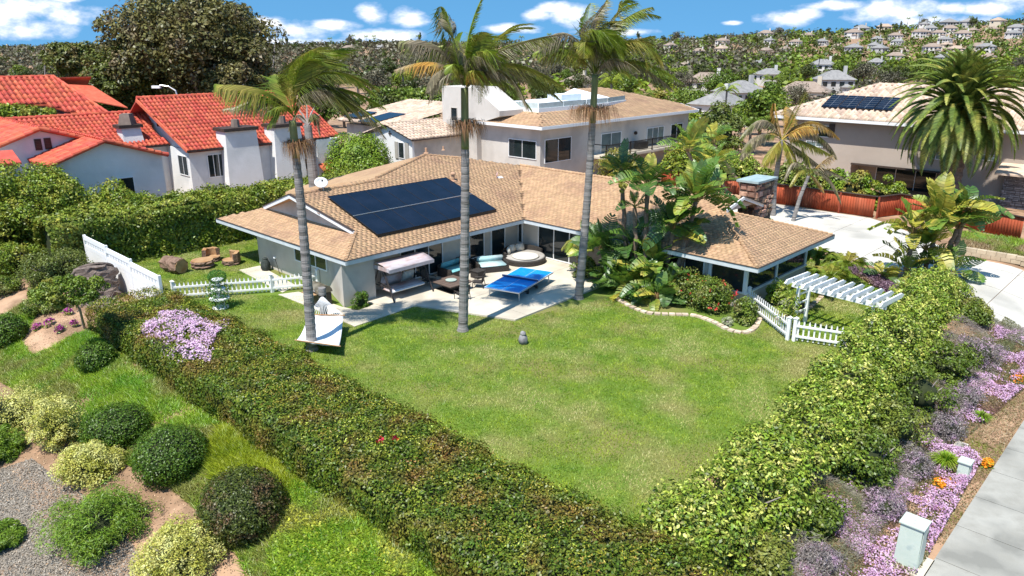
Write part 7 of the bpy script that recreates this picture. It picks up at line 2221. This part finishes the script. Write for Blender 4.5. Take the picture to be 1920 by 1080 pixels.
bush('bed_shrub', 'small grey green cushion plant at the curved edging', 'shrub', (8.75, -11.7, 0), (.26, .26, .22), GRYL, 800, .035, nclump=12, cr=.12)
bush('bed_shrub', 'grey green succulent cushion behind the picket fence', 'shrub', (12.1, -12.6, 0), (.5, .4, .35), GRYL, 1300, .04, nclump=16, cr=.16)
bush('bed_shrub', 'leafy bush with a red leaf behind the picket fence at the sunroom corner', 'shrub', (12.3, -11.9, 0), (.55, .5, .7), VAR, 2200, .05, nclump=26, cr=.2)
bush('door_shrub', 'round green bush at the patio corner beside the right palm', 'shrub', (9.6, -4.2, 0), (.62, .55, .8), OLV, 3200, .045, nclump=30, cr=.22)
bush('wall_shrub', 'small dark shrub against the grey wing wall', 'shrub', (.45, -.15, .0), (.5, .3, .45), DKS, 1900, .04, nclump=24, cr=.16)
# small palm by the glass doors
sp2 = thing('small_palm', 'small yellow green palm in front of the glass doors behind the right palm', 'palm tree', (9.9, -3.6, 0))
MB().tube([(9.9, -3.6, 0), (9.92, -3.58, 1.35)], [.05, .04], 8).build('trunk', BROWNB, sp2)
for k in range(9):
    a = k * .7 + .2; t0 = Vector((9.92, -3.58, 1.35)); d = Vector((math.cos(a), math.sin(a), 0))
    frond(sp2, (t0, t0 + d * .35 + Vector((0, 0, .28)), t0 + d * .75 + Vector((0, 0, -.15))), KPY if k % 2 else KPL, n=26, ll=.36, lw=.022, droop=.8, wind=.2, stem=.012)
# cycad-like palms beside the sunroom
for k, (x, y, h, L, lb) in enumerate(((12.6, -12.9, .5, .95, 'fan of dark feathery fronds beside the sunroom glass'), (14.8, -13.0, .6, 1.1, 'bright feathery palm behind the left end of the pergola'), (16.8, -12.9, .7, 1.2, 'feathery palm under the far corner of the tan roof'), (17.6, -11.4, .6, 1.0, 'feathery palm at the roof corner beside the driveway'))):
    r_ = thing('feather_palm', lb, 'palm', (x, y, 0), 'feathery palms along the end of the house')
    MB().tube([(x, y, 0), (x, y, h)], [.1, .07], 8).build('trunk', BROWNB, r_)
    for j in range(15):
        a = j * 2.4; t0 = Vector((x, y, h)); d = Vector((math.cos(a), math.sin(a), 0)); q = .5 + .5 * (j / 15)
        frond(r_, (t0, t0 + d * L * .45 + Vector((0, 0, L * (.8 - q * .55))), t0 + d * L * q * 1.05 + Vector((0, 0, L * (.7 - q * .8)))), KPL, n=30, ll=.34, lw=.02, droop=.4, wind=.2, stem=.014)
# climber on the pergola
P = np.array([9.6, -13.7, .8]) + rng.normal(size=(700, 3)) * np.array([.16, .16, .38]); P = P[P[:, 2] > .05]
V_, F_ = leaf_quads(P, sph(len(P)), .05, .035)
cl = thing('climbing_vine', 'leafy climber on the left posts of the pergola', 'climber', (9.6, -13.7, 0)); npart('leaves', V_, F_, VAR, cl)
MB().tube([(9.6, -13.7, 0), (9.7, -13.8, .7), (9.6, -13.6, 1.3)], .015, 5).build('stem', TWIG, cl)

# ---------------------------------------------------------------- garden trees at the left
TRL = leafmat('left_tree_leaf', (0.085, 0.155, 0.018), (0.16, 0.245, 0.03), c3=(0.25, 0.29, 0.06), scale=1.0, scale3=1.4, rand=.5)
DUL = leafmat('dull_bush_leaf', (0.075, 0.115, 0.03), (0.12, 0.165, 0.045), c3=(0.05, 0.09, 0.02), scale=1.2, rand=.5)
def dcrown(name, label, cat, px, py, dep, rx, rz, m, n, leaf, nclump, crs=.3, base=None, trunk=.2, ry=None, group=None, up=.4, tm=None, limbs=7, shell=.55, leafW=None):
    """tree whose crown centre stands at a picture point at a given distance; radii in metres"""
    c = D(px, py, dep); g = base or (c.x, c.y)
    gz_ = float(height(g[0], g[1])); b = Vector((g[0], g[1], gz_))
    root = thing(name, label, cat, b, group)
    ry = ry or rx; cr = min(rx, rz) * crs
    V, Fc = crown(c, (rx - cr * .6, ry - cr * .6, rz - cr * .5), n, nclump, cr, leaf, leafW, up=up, shell=shell)
    V[:, 2] = np.maximum(V[:, 2], gz_ - .2)
    npart('crown', V, Fc, m, root)
    mb = MB(); mb.tube([b - Vector((0, 0, .2)), b.lerp(c, .5) + Vector((.1, 0, 0)), c], [trunk, trunk * .8, trunk * .5], 9)
    for k in range(limbs):
        d = Vector(sph(1)[0]); d.z = abs(d.z) * .7; e = c + Vector((d.x * rx * .8, d.y * ry * .8, d.z * rz * .8)); s0 = b.lerp(c, rnd.uniform(.4, .9))
        mb.tube([s0, s0.lerp(e, .5) + Vector((0, 0, .1)), e], [trunk * .4, trunk * .28, trunk * .1], 6)
    mb.build('trunk', tm or TWIG, root)
    return root
bush('garden_tree', 'broad pale barked tree at the left edge below the white gables', 'tree', T(85, 470), (3.3, 3.0, 3.1), TRL, 40000, .075, nclump=190, cr=.75, shell=.4)
bush('garden_tree', 'yellow green bushy tree at the left edge above the tree stump', 'tree', T(0, 488), (2.3, 2.2, 2.4), TRL, 17000, .07, nclump=100, cr=.6, shell=.4)
bush('garden_tree', 'dense bright tree leaning over the tall hedge behind the white fence', 'tree', T(232, 452), (2.5, 2.3, 2.1), TRL, 22000, .075, nclump=110, cr=.6, shell=.4)
bush('olive_shrub', 'wide dull green shrub left of the white fence panels', 'bush', T(112, 538), (1.55, 1.5, 1.25), DUL, 18000, .042, nclump=110, cr=.34)
bush('olive_shrub', 'leafy shrub at the far left between the bushy tree and the bare patch', 'bush', T(30, 515), (1.5, 1.3, 1.1), TRL, 12000, .05, nclump=80, cr=.34)
dcrown('small_tree', 'small tree with a thin grey trunk above the magenta tufts', 'tree', 128, 548, 23.2, 1.25, .50, leafmat('small_tree_leaf', (0.07, 0.135, 0.016), (0.13, 0.21, 0.03), c3=(.2, .22, .05), scale=1.5, rand=.5), 13000, .042, 80, crs=.4, base=tuple(T(158, 612))[:2], trunk=.05, limbs=6, tm=TWIG)
bush('low_shrub', 'low green shrub at the left edge above the bare patch', 'bush', T(10, 548), (.9, .8, .45), OLV, 4500, .045, nclump=40, cr=.25)
bush('low_shrub', 'low dark shrub under the small tree, left of its trunk', 'bush', T(88, 582), (1.0, .8, .4), OLV, 5000, .04, nclump=40, cr=.24)
# bare twigs by the big stump
tw = thing('bare_shrub', 'leafless grey twiggy shrub in front of the big palm stump', 'shrub', (-6.9, 6.9, 0))
mb = MB(); b0 = Vector((-6.9, 6.9, 0))
for k in range(60):
    d = Vector(sph(1)[0]); d.z = abs(d.z) + .2; e = b0 + d * rnd.uniform(.4, .85); mb.tube([b0, b0.lerp(e, .5) + Vector((rnd.uniform(-.1, .1), rnd.uniform(-.1, .1), .05)), e], [.014, .009, .003], 4, cap=False)
mb.build('twigs', TWIG, tw)
MB().tube([(-6.9, 6.9, -.1), (-6.9, 6.9, .12)], [.05, .03], 6).build('stem', TWIG, tw)
# vines in the light well of the red roofed house, hedge in front of the tan house
bush('courtyard_vine', 'leafy vine filling the opening of the far red roof', 'vine', (2.0, 51.5, 3.3), (3.6, 1.2, 1.3), TRL, 5000, .16, nclump=40, cr=.8)
bush('fence_shrub', 'long leafy shrub spilling over the red fence behind the chimney', 'shrub', (33.4, 1.5, 0), (1.3, 3.2, 1.9), VAR, 16000, .10, nclump=90, cr=.6)
bush('fence_shrub', 'leafy shrub over the red fence between the two dry palms', 'shrub', (33.6, -2.6, 0), (1.2, 2.6, 1.7), OLV, 12000, .10, nclump=70, cr=.6)
bush('fence_shrub', 'bright green shrub with orange tips behind the fence at the tan house', 'shrub', (34.2, -6.2, 0), (1.1, 2.3, 1.6), leafmat('fence_shrub_leaf', (0.09, 0.19, 0.02), (0.16, 0.27, 0.035), c3=(.34, .26, .06), scale=1, scale3=.6, rand=.5), 11000, .10, nclump=60, cr=.5)
bush('fence_shrub', 'low green hedge top behind the fence under the tan house windows', 'shrub', (34.2, -8.9, 0), (.7, 1.6, 1.5), TRL, 6000, .09, nclump=40, cr=.35)
bush('balcony_shrub', 'yellow green feathery shrub below the black balcony', 'shrub', (28.0, 7.2, 0), (1.6, 2.0, 2.0), KPY, 6500, .13, nclump=50, cr=.6, leafW=.03)
bush('balcony_shrub', 'green shrub at the right end of the black balcony', 'shrub', (33.0, 4.5, 0), (2.0, 2.4, 2.5), TRL, 9500, .11, nclump=60, cr=.7)
bush('yard_shrub', 'dark green shrubs right of the terrace house', 'shrub', (48.0, 10.5, 0), (2.4, 2.6, 3.6), DUL, 9000, .14, nclump=60, cr=.9)
bush('driveway_weed', 'small bush beside the foot of the stone chimney', 'shrub', (22.5, -6.8, 0), (.7, .6, .75), OLV, 1500, .07, nclump=18, cr=.25)
g = sample_poly([(26.3, -14.8), (31.2, -13.5), (31.2, -17), (30.5, -20.5), (26.3, -20.3)], 16000)
blades(g, .16, .02, leafmat('dry_grass', (0.28, 0.20, 0.10), (0.38, 0.28, 0.15), c3=(0.14, 0.20, 0.04), scale=1, scale3=.5), 'dry_bank_grass', lean=1.0)['label'] = 'dry grass on the bank above the low block wall'
g = sample_poly([(31.3, -13.3), (29.5, -14.2), (28.5, -16.8), (31.3, -17.4)], 5000)
blades(g, .2, .02, WILD, 'green_bank_grass', lean=1.0)['label'] = 'green weeds along the foot of the red fence'
g = sample_poly([(24.0, -18.4), (25.8, -18.2), (30, -21), (24, -21)], 5000)
blades(g, .12, .02, WILD, 'verge_grass', lean=1.0)['label'] = 'green verge at the right edge beyond the driveway'

# ---------------------------------------------------------------- trees and houses beyond the gardens
EUC = leafmat('eucalyptus_leaf', (0.075, 0.088, 0.034), (0.13, 0.135, 0.06), c3=(0.18, 0.135, 0.075), scale=.35, scale3=.45, lo3=.5, hi3=.66, rand=.55)
EUG = leafmat('olive_tree_leaf', (0.055, 0.085, 0.02), (0.11, 0.14, 0.035), c3=(0.17, 0.13, 0.04), scale=.3, scale3=.5, rand=.5)
dcrown('eucalyptus_tree', 'enormous grey brown eucalyptus rising above the red roofs into the sky', 'tree', 358, 92, 88, 10.2, 6.6, EUC, 58000, .23, 280, crs=.30, trunk=.7, shell=.35, limbs=12)
dcrown('eucalyptus_tree', 'lower left lobe tree in front of the enormous eucalyptus', 'tree', 232, 150, 84, 4.6, 4.0, EUG, 34000, .18, 130, crs=.32, trunk=.4, shell=.35)
dcrown('eucalyptus_tree', 'dark tree under the right side of the enormous eucalyptus', 'tree', 440, 158, 84, 4.0, 3.0, EUC, 22000, .18, 90, crs=.34, trunk=.3, shell=.35)
dcrown('background_tree', 'rounded olive green tree left of the enormous eucalyptus', 'tree', 130, 115, 110, 4.4, 3.0, EUG, 16000, .22, 80, crs=.34, trunk=.3, shell=.35)

TM = [leafmat('tree_green', (0.065, 0.125, 0.018), (0.12, 0.19, 0.03), scale=.12, rand=.5), leafmat('tree_bright', (0.11, 0.19, 0.02), (0.18, 0.26, 0.035), scale=.12, rand=.5),
      leafmat('tree_dark', (0.030, 0.055, 0.014), (0.065, 0.09, 0.025), scale=.12, rand=.5), leafmat('tree_grey', (0.085, 0.08, 0.05), (0.15, 0.135, 0.085), scale=.12, rand=.5),
      leafmat('tree_yellow', (0.19, 0.20, 0.03), (0.29, 0.26, 0.05), scale=.12, rand=.5)]


def tree_proto(mi, rx, rz, n=2600, leaf=.17, ncl=34):
    V, Fc = crown((0, 0, rz * 1.25), (rx * .8, rx * .8, rz * .8), n, ncl, rx * .36, leaf, shell=.4)
    me = npmesh('crown', V, Fc); me.materials.append(TM[mi])
    mb = MB(); mb.tube([(0, 0, -1), (.1, 0, rz * .6), (0, 0, rz * 1.2)], [.2, .16, .08], 6)
    for k in range(4):
        a = k * 1.6; mb.tube([(0, 0, rz * .6), (math.cos(a) * rx * .5, math.sin(a) * rx * .5, rz * 1.4)], [.09, .03], 4)
    t = bpy.data.meshes.new('trunk'); t.from_pydata(mb.v, [], mb.f); t.update(); t.materials.append(BROWNB)
    return me, t


def palm_proto(h, m, L=1.7, nf=16):
    V = []; Fq = []
    for k in range(nf):
        a = k * 2.4; q = k / nf; d = Vector((math.cos(a), math.sin(a), 0)); top = Vector((0, 0, h))
        p0, p1, p2 = top, top + d * L * .5 + Vector((0, 0, L * (.55 - q * .6))), top + d * L + Vector((0, 0, L * (.25 - q * 1.1)))
        sd_ = d.cross(Vector((0, 0, 1)))
        for j in range(14):
            t = (j + .5) / 14; p = bez(p0, p1, p2, t); l_ = L * .32 * math.sin(math.pi * min(1, t * .85 + .15))
            for s_ in (-1, 1):
                e = p + sd_ * s_ * l_ * .75 + d * l_ * .4 - Vector((0, 0, l_ * .5)); i = len(V)
                V += [p - d * .06, p + d * .06, e]; Fq.append((i, i + 1, i + 2))
    me = bpy.data.meshes.new('crown'); me.from_pydata([tuple(v) for v in V], [], Fq); me.update(); me.materials.append(m)
    mb = MB().tube([(0, 0, -1), (.15, 0, h * .5), (0, 0, h)], [.17, .13, .11], 6)
    t = bpy.data.meshes.new('trunk'); t.from_pydata(mb.v, [], mb.f); t.update(); t.materials.append(BARK)
    return me, t


KINDS = [('background_tree', 'round mid green tree in the valley beyond the terrace house', tree_proto(0, 2.6, 2.2)), ('background_tree', 'bright green spreading tree in the valley beyond the houses', tree_proto(1, 2.9, 1.9)),
         ('background_tree', 'dark evergreen tree standing in the valley beyond the houses', tree_proto(2, 2.4, 2.6)), ('background_tree', 'grey brown thin leafed tree standing in the distance', tree_proto(3, 3.0, 2.6)),
         ('background_tree', 'small yellow green tree among the distant roofs', tree_proto(4, 1.6, 1.3)), ('background_tree', 'broad mid green tree with uneven crown in the distance', tree_proto(0, 3.4, 2.0)),
         ('cypress_tree', 'narrow dark cypress standing in the distance', tree_proto(2, 1.0, 3.2)),
         ('background_palm', 'tall thin palm with bright green crown in the valley', palm_proto(5.4, TM[1])), ('background_palm', 'short palm with a full dark green crown in the valley', palm_proto(3.2, TM[0], 2.2, 20))]
GRPT = {'background_tree': 'trees of the valley beyond the houses', 'cypress_tree': 'cypresses of the valley', 'background_palm': 'palms of the valley beyond the houses'}


def put_tree(k, x, y, s, label=None, grp=True):
    nm_, lb, (cm_, tm_) = KINDS[k]
    z = float(height(x, y))
    r = thing(nm_, label or lb, 'palm tree' if 'palm' in nm_ else 'tree', (x, y, z), GRPT[nm_] if grp else None, rnd.uniform(0, 6.28))
    r.scale = (s * rnd.uniform(.9, 1.15), s * rnd.uniform(.9, 1.15), s * rnd.uniform(.85, 1.15))
    link('crown', cm_, None, r); link('trunk', tm_, None, r)
    return r


# far houses: body, hipped roof, windows
HW = [mat('far_wall_white', (0.62, 0.60, 0.56), (0.70, 0.68, 0.64), scale=.1), mat('far_wall_cream', (0.56, 0.49, 0.38), (0.62, 0.55, 0.44), scale=.1), mat('far_wall_grey', (0.42, 0.41, 0.39), (0.5, 0.49, 0.47), scale=.1)]
HR = [mat('far_roof_brown', (0.24, 0.18, 0.14), (0.33, 0.26, 0.21), scale=1.5), mat('far_roof_grey', (0.20, 0.195, 0.19), (0.29, 0.28, 0.27), scale=1.5), mat('far_roof_tan', (0.36, 0.27, 0.20), (0.44, 0.34, 0.26), scale=1.5)]


def house_proto(w, d, h, rm, wm, storeys=2):
    P = []
    m1 = MB().box(-w / 2, w / 2, -d / 2, d / 2, -4, h); m1.box(w * .12, w * .42, -d / 2 - 1.4, -d / 2, -4, h * .55)
    o = .45; rr = min(w, d) / 2 * .62
    m2 = MB().add([(-w / 2 - o, -d / 2 - o, h), (w / 2 + o, -d / 2 - o, h), (w / 2 + o, d / 2 + o, h), (-w / 2 - o, d / 2 + o, h), (-w / 2 + d * .45, 0, h + rr), (w / 2 - d * .45, 0, h + rr)],
                  [(0, 1, 5, 4), (1, 2, 5), (2, 3, 4, 5), (3, 0, 4), (3, 2, 1, 0)])
    m2.add([(w * .08, -d / 2 - 1.8, h * .55), (w * .46, -d / 2 - 1.8, h * .55), (w * .46, -d / 2 - .02, h * .55), (w * .08, -d / 2 - .02, h * .55), (w * .27, -d / 2 - .02, h * .75)], [(0, 1, 4), (1, 2, 4), (3, 0, 4), (3, 2, 1, 0)])
    for (mb, nm_, m) in ((m1, 'wall', wm), (m2, 'roof', rm)):
        me = bpy.data.meshes.new(nm_); me.from_pydata(mb.v, [], mb.f); me.update(); me.materials.append(m); P.append((nm_, me, (0, 0, 0)))
    wme = bpy.data.meshes.new('window'); b = MB().box(-.55, .55, -.03, .03, -.5, .5); wme.from_pydata(b.v, [], b.f); wme.update(); wme.materials.append(GLASS)
    for s_ in range(storeys):
        z = h * (.25 + .48 * s_)
        for k in range(4):
            x = -w / 2 + w * (k + .5) / 4
            if s_ == 0 and x > 0: continue
            P.append(('window', wme, (x, -d / 2 - .035, z)))
    sw_ = bpy.data.meshes.new('window'); b = MB().box(-.03, .03, -.5, .5, -.5, .5); sw_.from_pydata(b.v, [], b.f); sw_.update(); sw_.materials.append(GLASS)
    for yy in (-d / 4, d / 4): P.append(('window', sw_, (-w / 2 - .035, yy, h * .7)))
    ch = bpy.data.meshes.new('chimney'); b = MB().box(-.4, .4, -.3, .3, 0, rr + 1.0); ch.from_pydata(b.v, [], b.f); ch.update(); ch.materials.append(wm); P.append(('chimney', ch, (w * .3, 0, h)))
    return P


HP = [house_proto(9, 6.5, 3.8, HR[0], HW[0]), house_proto(8, 6, 3.6, HR[1], HW[0]), house_proto(10, 6.5, 3.8, HR[2], HW[1]), house_proto(8, 7, 3.8, HR[1], HW[2]), house_proto(9, 6, 2.2, HR[0], HW[1], 1)]
HL = ['white two storey house with brown hipped roof on the far hillside', 'white two storey house with grey roof on the far hillside', 'cream house with tan hipped roof on the far hillside', 'grey walled house with grey roof on the far hillside', 'low cream house with brown roof on the far hillside']
HC = ['white two storey', 'white grey roofed', 'cream tan roofed', 'grey', 'low brown roofed']
taken = []


def put_house(k, p, s=1.0, label=None, rz=None, parts=True):
    r = thing('distant_house', label or HL[k], 'house', p, None if label else 'houses on the far hillside', (rz if rz is not None else math.atan2(RT.y, RT.x) + rnd.uniform(-.9, .9)))
    r.scale = (s, s, s)
    for (nm_, me, loc) in HP[k]:
        if not parts and nm_ in ('window', 'chimney') and rnd.random() < .4: continue
        link(nm_, me, None, r, loc)
    taken.append((p.x, p.y, 6.5 * s)); return r


NH = [(738, 213, 1, .62, 'small grey and white house seen between the left and middle palm crowns'), (1345, 238, 1, .95, 'white house beyond the terrace house, right of its roof corner'), (1322, 183, 0, 1.0, 'white house with brown roof right of the right palm crown'),
      (1440, 160, 1, .9, 'half hidden white wall with dark garage among the valley trees'), (1540, 140, 1, 1.0, 'small white gabled house deep in the valley trees'), (1505, 192, 4, 1.1, 'brown roof in front of the valley trees left of the tan house'),
      (1385, 208, 3, .95, 'grey roofed house behind the bright round tree'), (1085, 168, 4, 1.0, 'low brown roof just above the roof terrace'), (1560, 178, 3, 1.0, 'grey roof with dark panels beyond the tan house'), (1495, 235, 4, .0, None)]
for (px, py, k, s, lb) in NH:
    if lb: put_house(k, T(px, py), s, lb)
rows = [(102, 1300, 1960, 47, 1.0), (92, 1560, 1960, 60, 1.0), (84, 1290, 1960, 44, 1.0), (73, 1430, 1960, 42, 1.05), (62, 1560, 1960, 40, 1.1), (52, 1640, 1960, 44, 1.1),
        (96, 640, 1290, 74, .9), (118, 1660, 1960, 70, .9), (130, 1260, 1700, 130, .8), (101, -30, 190, 46, .9), (93, -20, 180, 52, .9)]
for (py, x0, x1, st_, s) in rows:
    x = x0 + rnd.uniform(0, 20)
    while x < x1:
        p = T(x, py + rnd.uniform(-3, 3)); dd = (p.xy - CAM.xy).length
        if dd < 2000 and rnd.random() < .72: put_house(rnd.choice([0, 0, 1, 1, 2, 2, 3, 4]), p, s * rnd.uniform(.7, 1.0) * min(1.5, max(1, dd / 550)), parts=dd < 700)
        x += st_ * rnd.uniform(.75, 1.3)
# near and middle trees, one by one
cnt = 0
d = 74.0
def free(x, y, r=0.0):
    if -12 < x < 13 and 15 < y < 68: return False
    if 17 < x < 50 and 10 < y < 37: return False
    if 22 < x < 56 and -34 < y < 8: return False
    v = Vector((x, y, 0)) - Vector((CAM.x, CAM.y, 0)); dv = v.length
    for (hx, hy, hr) in taken:
        u_ = Vector((hx - CAM.x, hy - CAM.y, 0)); du = u_.length
        if abs(du - dv) > hr * 6 or dv > du + hr: continue
        lat = abs(v.x * u_.y - v.y * u_.x) / du
        if lat < hr * .75 and dv < du and dv > du - hr * 4.5: return False
    return True
while d < 250 and cnt < 285:
    st_ = 6.8 if d < 130 else 8.5; a = -.74 * d
    while a < .74 * d:
        aa = a + rnd.uniform(-2.4, 2.4); dd = d + rnd.uniform(-4, 4)
        p = CAM + FW * dd + RT * aa; ratio = aa / dd
        left = ratio < -.17
        if free(p.x, p.y) and rnd.random() < (.75 if not left else .6):
            if left: k = rnd.choice([2, 0, 2, 3, 0])
            elif ratio < .12: k = rnd.choice([0, 1, 1, 7, 8, 2, 4] if d < 150 else [2, 3, 3, 0, 2])
            else: k = rnd.choice([0, 1, 0, 2, 5, 8, 7, 1, 4, 3, 5])
            put_tree(k, p.x, p.y, rnd.uniform(.75, 1.2) * (1 if d < 130 else 1.1)); cnt += 1
        a += st_ * rnd.uniform(.8, 1.3)
    d *= 1.075 if d < 130 else 1.11
# a few that stand out
for (px, py, k, s, lb) in ((1405, 252, 1, 1.0, 'bright round tree between the terrace house and the tan house'), (1355, 262, 7, .9, 'fine feathery palm between the terrace house and the white house'), (1345, 195, 5, 1.45, 'very large dark green tree in front of the valley roofs'),
                           (1392, 190, 2, 1.1, 'dark half of the big tree group in the valley'), (758, 206, 7, 1.1, 'slim palm right of the small grey house'), (672, 190, 8, 1.1, 'full palm behind the left palm crown'), (800, 200, 4, 1.2, 'yellow tipped shrub left of the tower of the terrace house'),
                           (1615, 150, 5, 1.3, 'broad green tree above the tan house ridge'), (1445, 180, 8, 1.2, 'dark palm tree left of the tan house roof'), (1720, 160, 0, 1.4, 'green tree top showing over the tan house roof')):
    p = T(px, py); put_tree(k, p.x, p.y, s, lb, grp=True)


def far_mass(name, label, d0, d1, dens, m, leaf, sizes, amin=-.78, amax=.78, cap=2600):
    n_ = cap; dd = np.exp(rng.uniform(np.log(d0), np.log(d1), n_)); aa = rng.uniform(amin, amax, n_)
    X = CAM.x + (FW.x + RT.x * aa) * dd; Y = CAM.y + (FW.y + RT.y * aa) * dd; Z = height(X, Y)
    keep = np.ones(n_, bool)
    for (hx, hy, hr) in taken:
        u_ = np.array([hx - CAM.x, hy - CAM.y]); du = np.hypot(*u_)
        vx, vy = X - CAM.x, Y - CAM.y; dv = np.hypot(vx, vy); lat = np.abs(vx * u_[1] - vy * u_[0]) / du
        keep &= ~((lat < hr * .62) & (dv < du + hr) & (dv > du - hr * 3.2))
    X, Y, Z, dd = X[keep], Y[keep], Z[keep], dd[keep]
    k = 27; s_ = rng.uniform(sizes[0], sizes[1], len(X)) * np.clip(dd / 500, 1, 1.7)
    base = np.repeat(np.column_stack([X, Y, Z]), k, axis=0); S_ = np.repeat(s_, k)
    dr = sph(len(base)); dr[:, 2] = np.abs(dr[:, 2]) * 1.15 + .05
    P = base + dr * (S_ * rng.uniform(.6, 1.0, len(base)))[:, None]
    V, Fc = leaf_quads(P, dr + rng.normal(size=dr.shape) * .5, S_ * leaf * 1.12, S_ * leaf * .78)
    tag(npart(name, V, Fc, m), label, kind='stuff')
far_mass('distant_woods', 'dark wooded slopes far beyond the houses', 240, 1700, 0, TM[2], .21, (2.2, 4.4), cap=2000)
far_mass('distant_woods', 'grey brown tree belt on the skyline', 230, 1700, 0, TM[3], .21, (2.4, 4.6), amax=.35, cap=2500)
far_mass('distant_woods', 'greener trees scattered through the far slopes', 230, 900, 0, TM[0], .21, (2.2, 4.2), amin=.05, cap=1000)
far_mass('distant_woods', 'bright green trees of the middle distance', 190, 420, 0, TM[1], .24, (1.8, 3.2), amin=-.1, cap=420)
# tall trees breaking the skyline
for k in range(60):
    px = rnd.uniform(560, 1960); aa = (px - 960) / F / CT
    dd = rnd.uniform(780, 1050); p = CAM + (FW + RT * aa) * dd
    put_tree(rnd.choice([2, 2, 3, 6, 7, 7, 0]), p.x, p.y, rnd.uniform(1.4, 2.3))
for (px, pt, pb, dd, lb) in ((86, 96, 140, 120, 'slim grey pole leaning left above the far left trees'), (512, 62, 96, 110, 'thin bare pole at the right edge of the big eucalyptus')):
    a_, b_ = D(px, pb + 30, dd), D(px - (4 if px < 200 else -6), pt - 8, dd); t_ = thing('utility_pole', lb, 'pole', a_)
    MB().tube([a_, b_], [.10, .07], 6).build('shaft', TWIG, t_)
    MB().tube([b_ - RT * .35 - Vector((0, 0, .4)), b_ + RT * .35 - Vector((0, 0, .4))], .05, 5).build('crossarm', TWIG, t_)
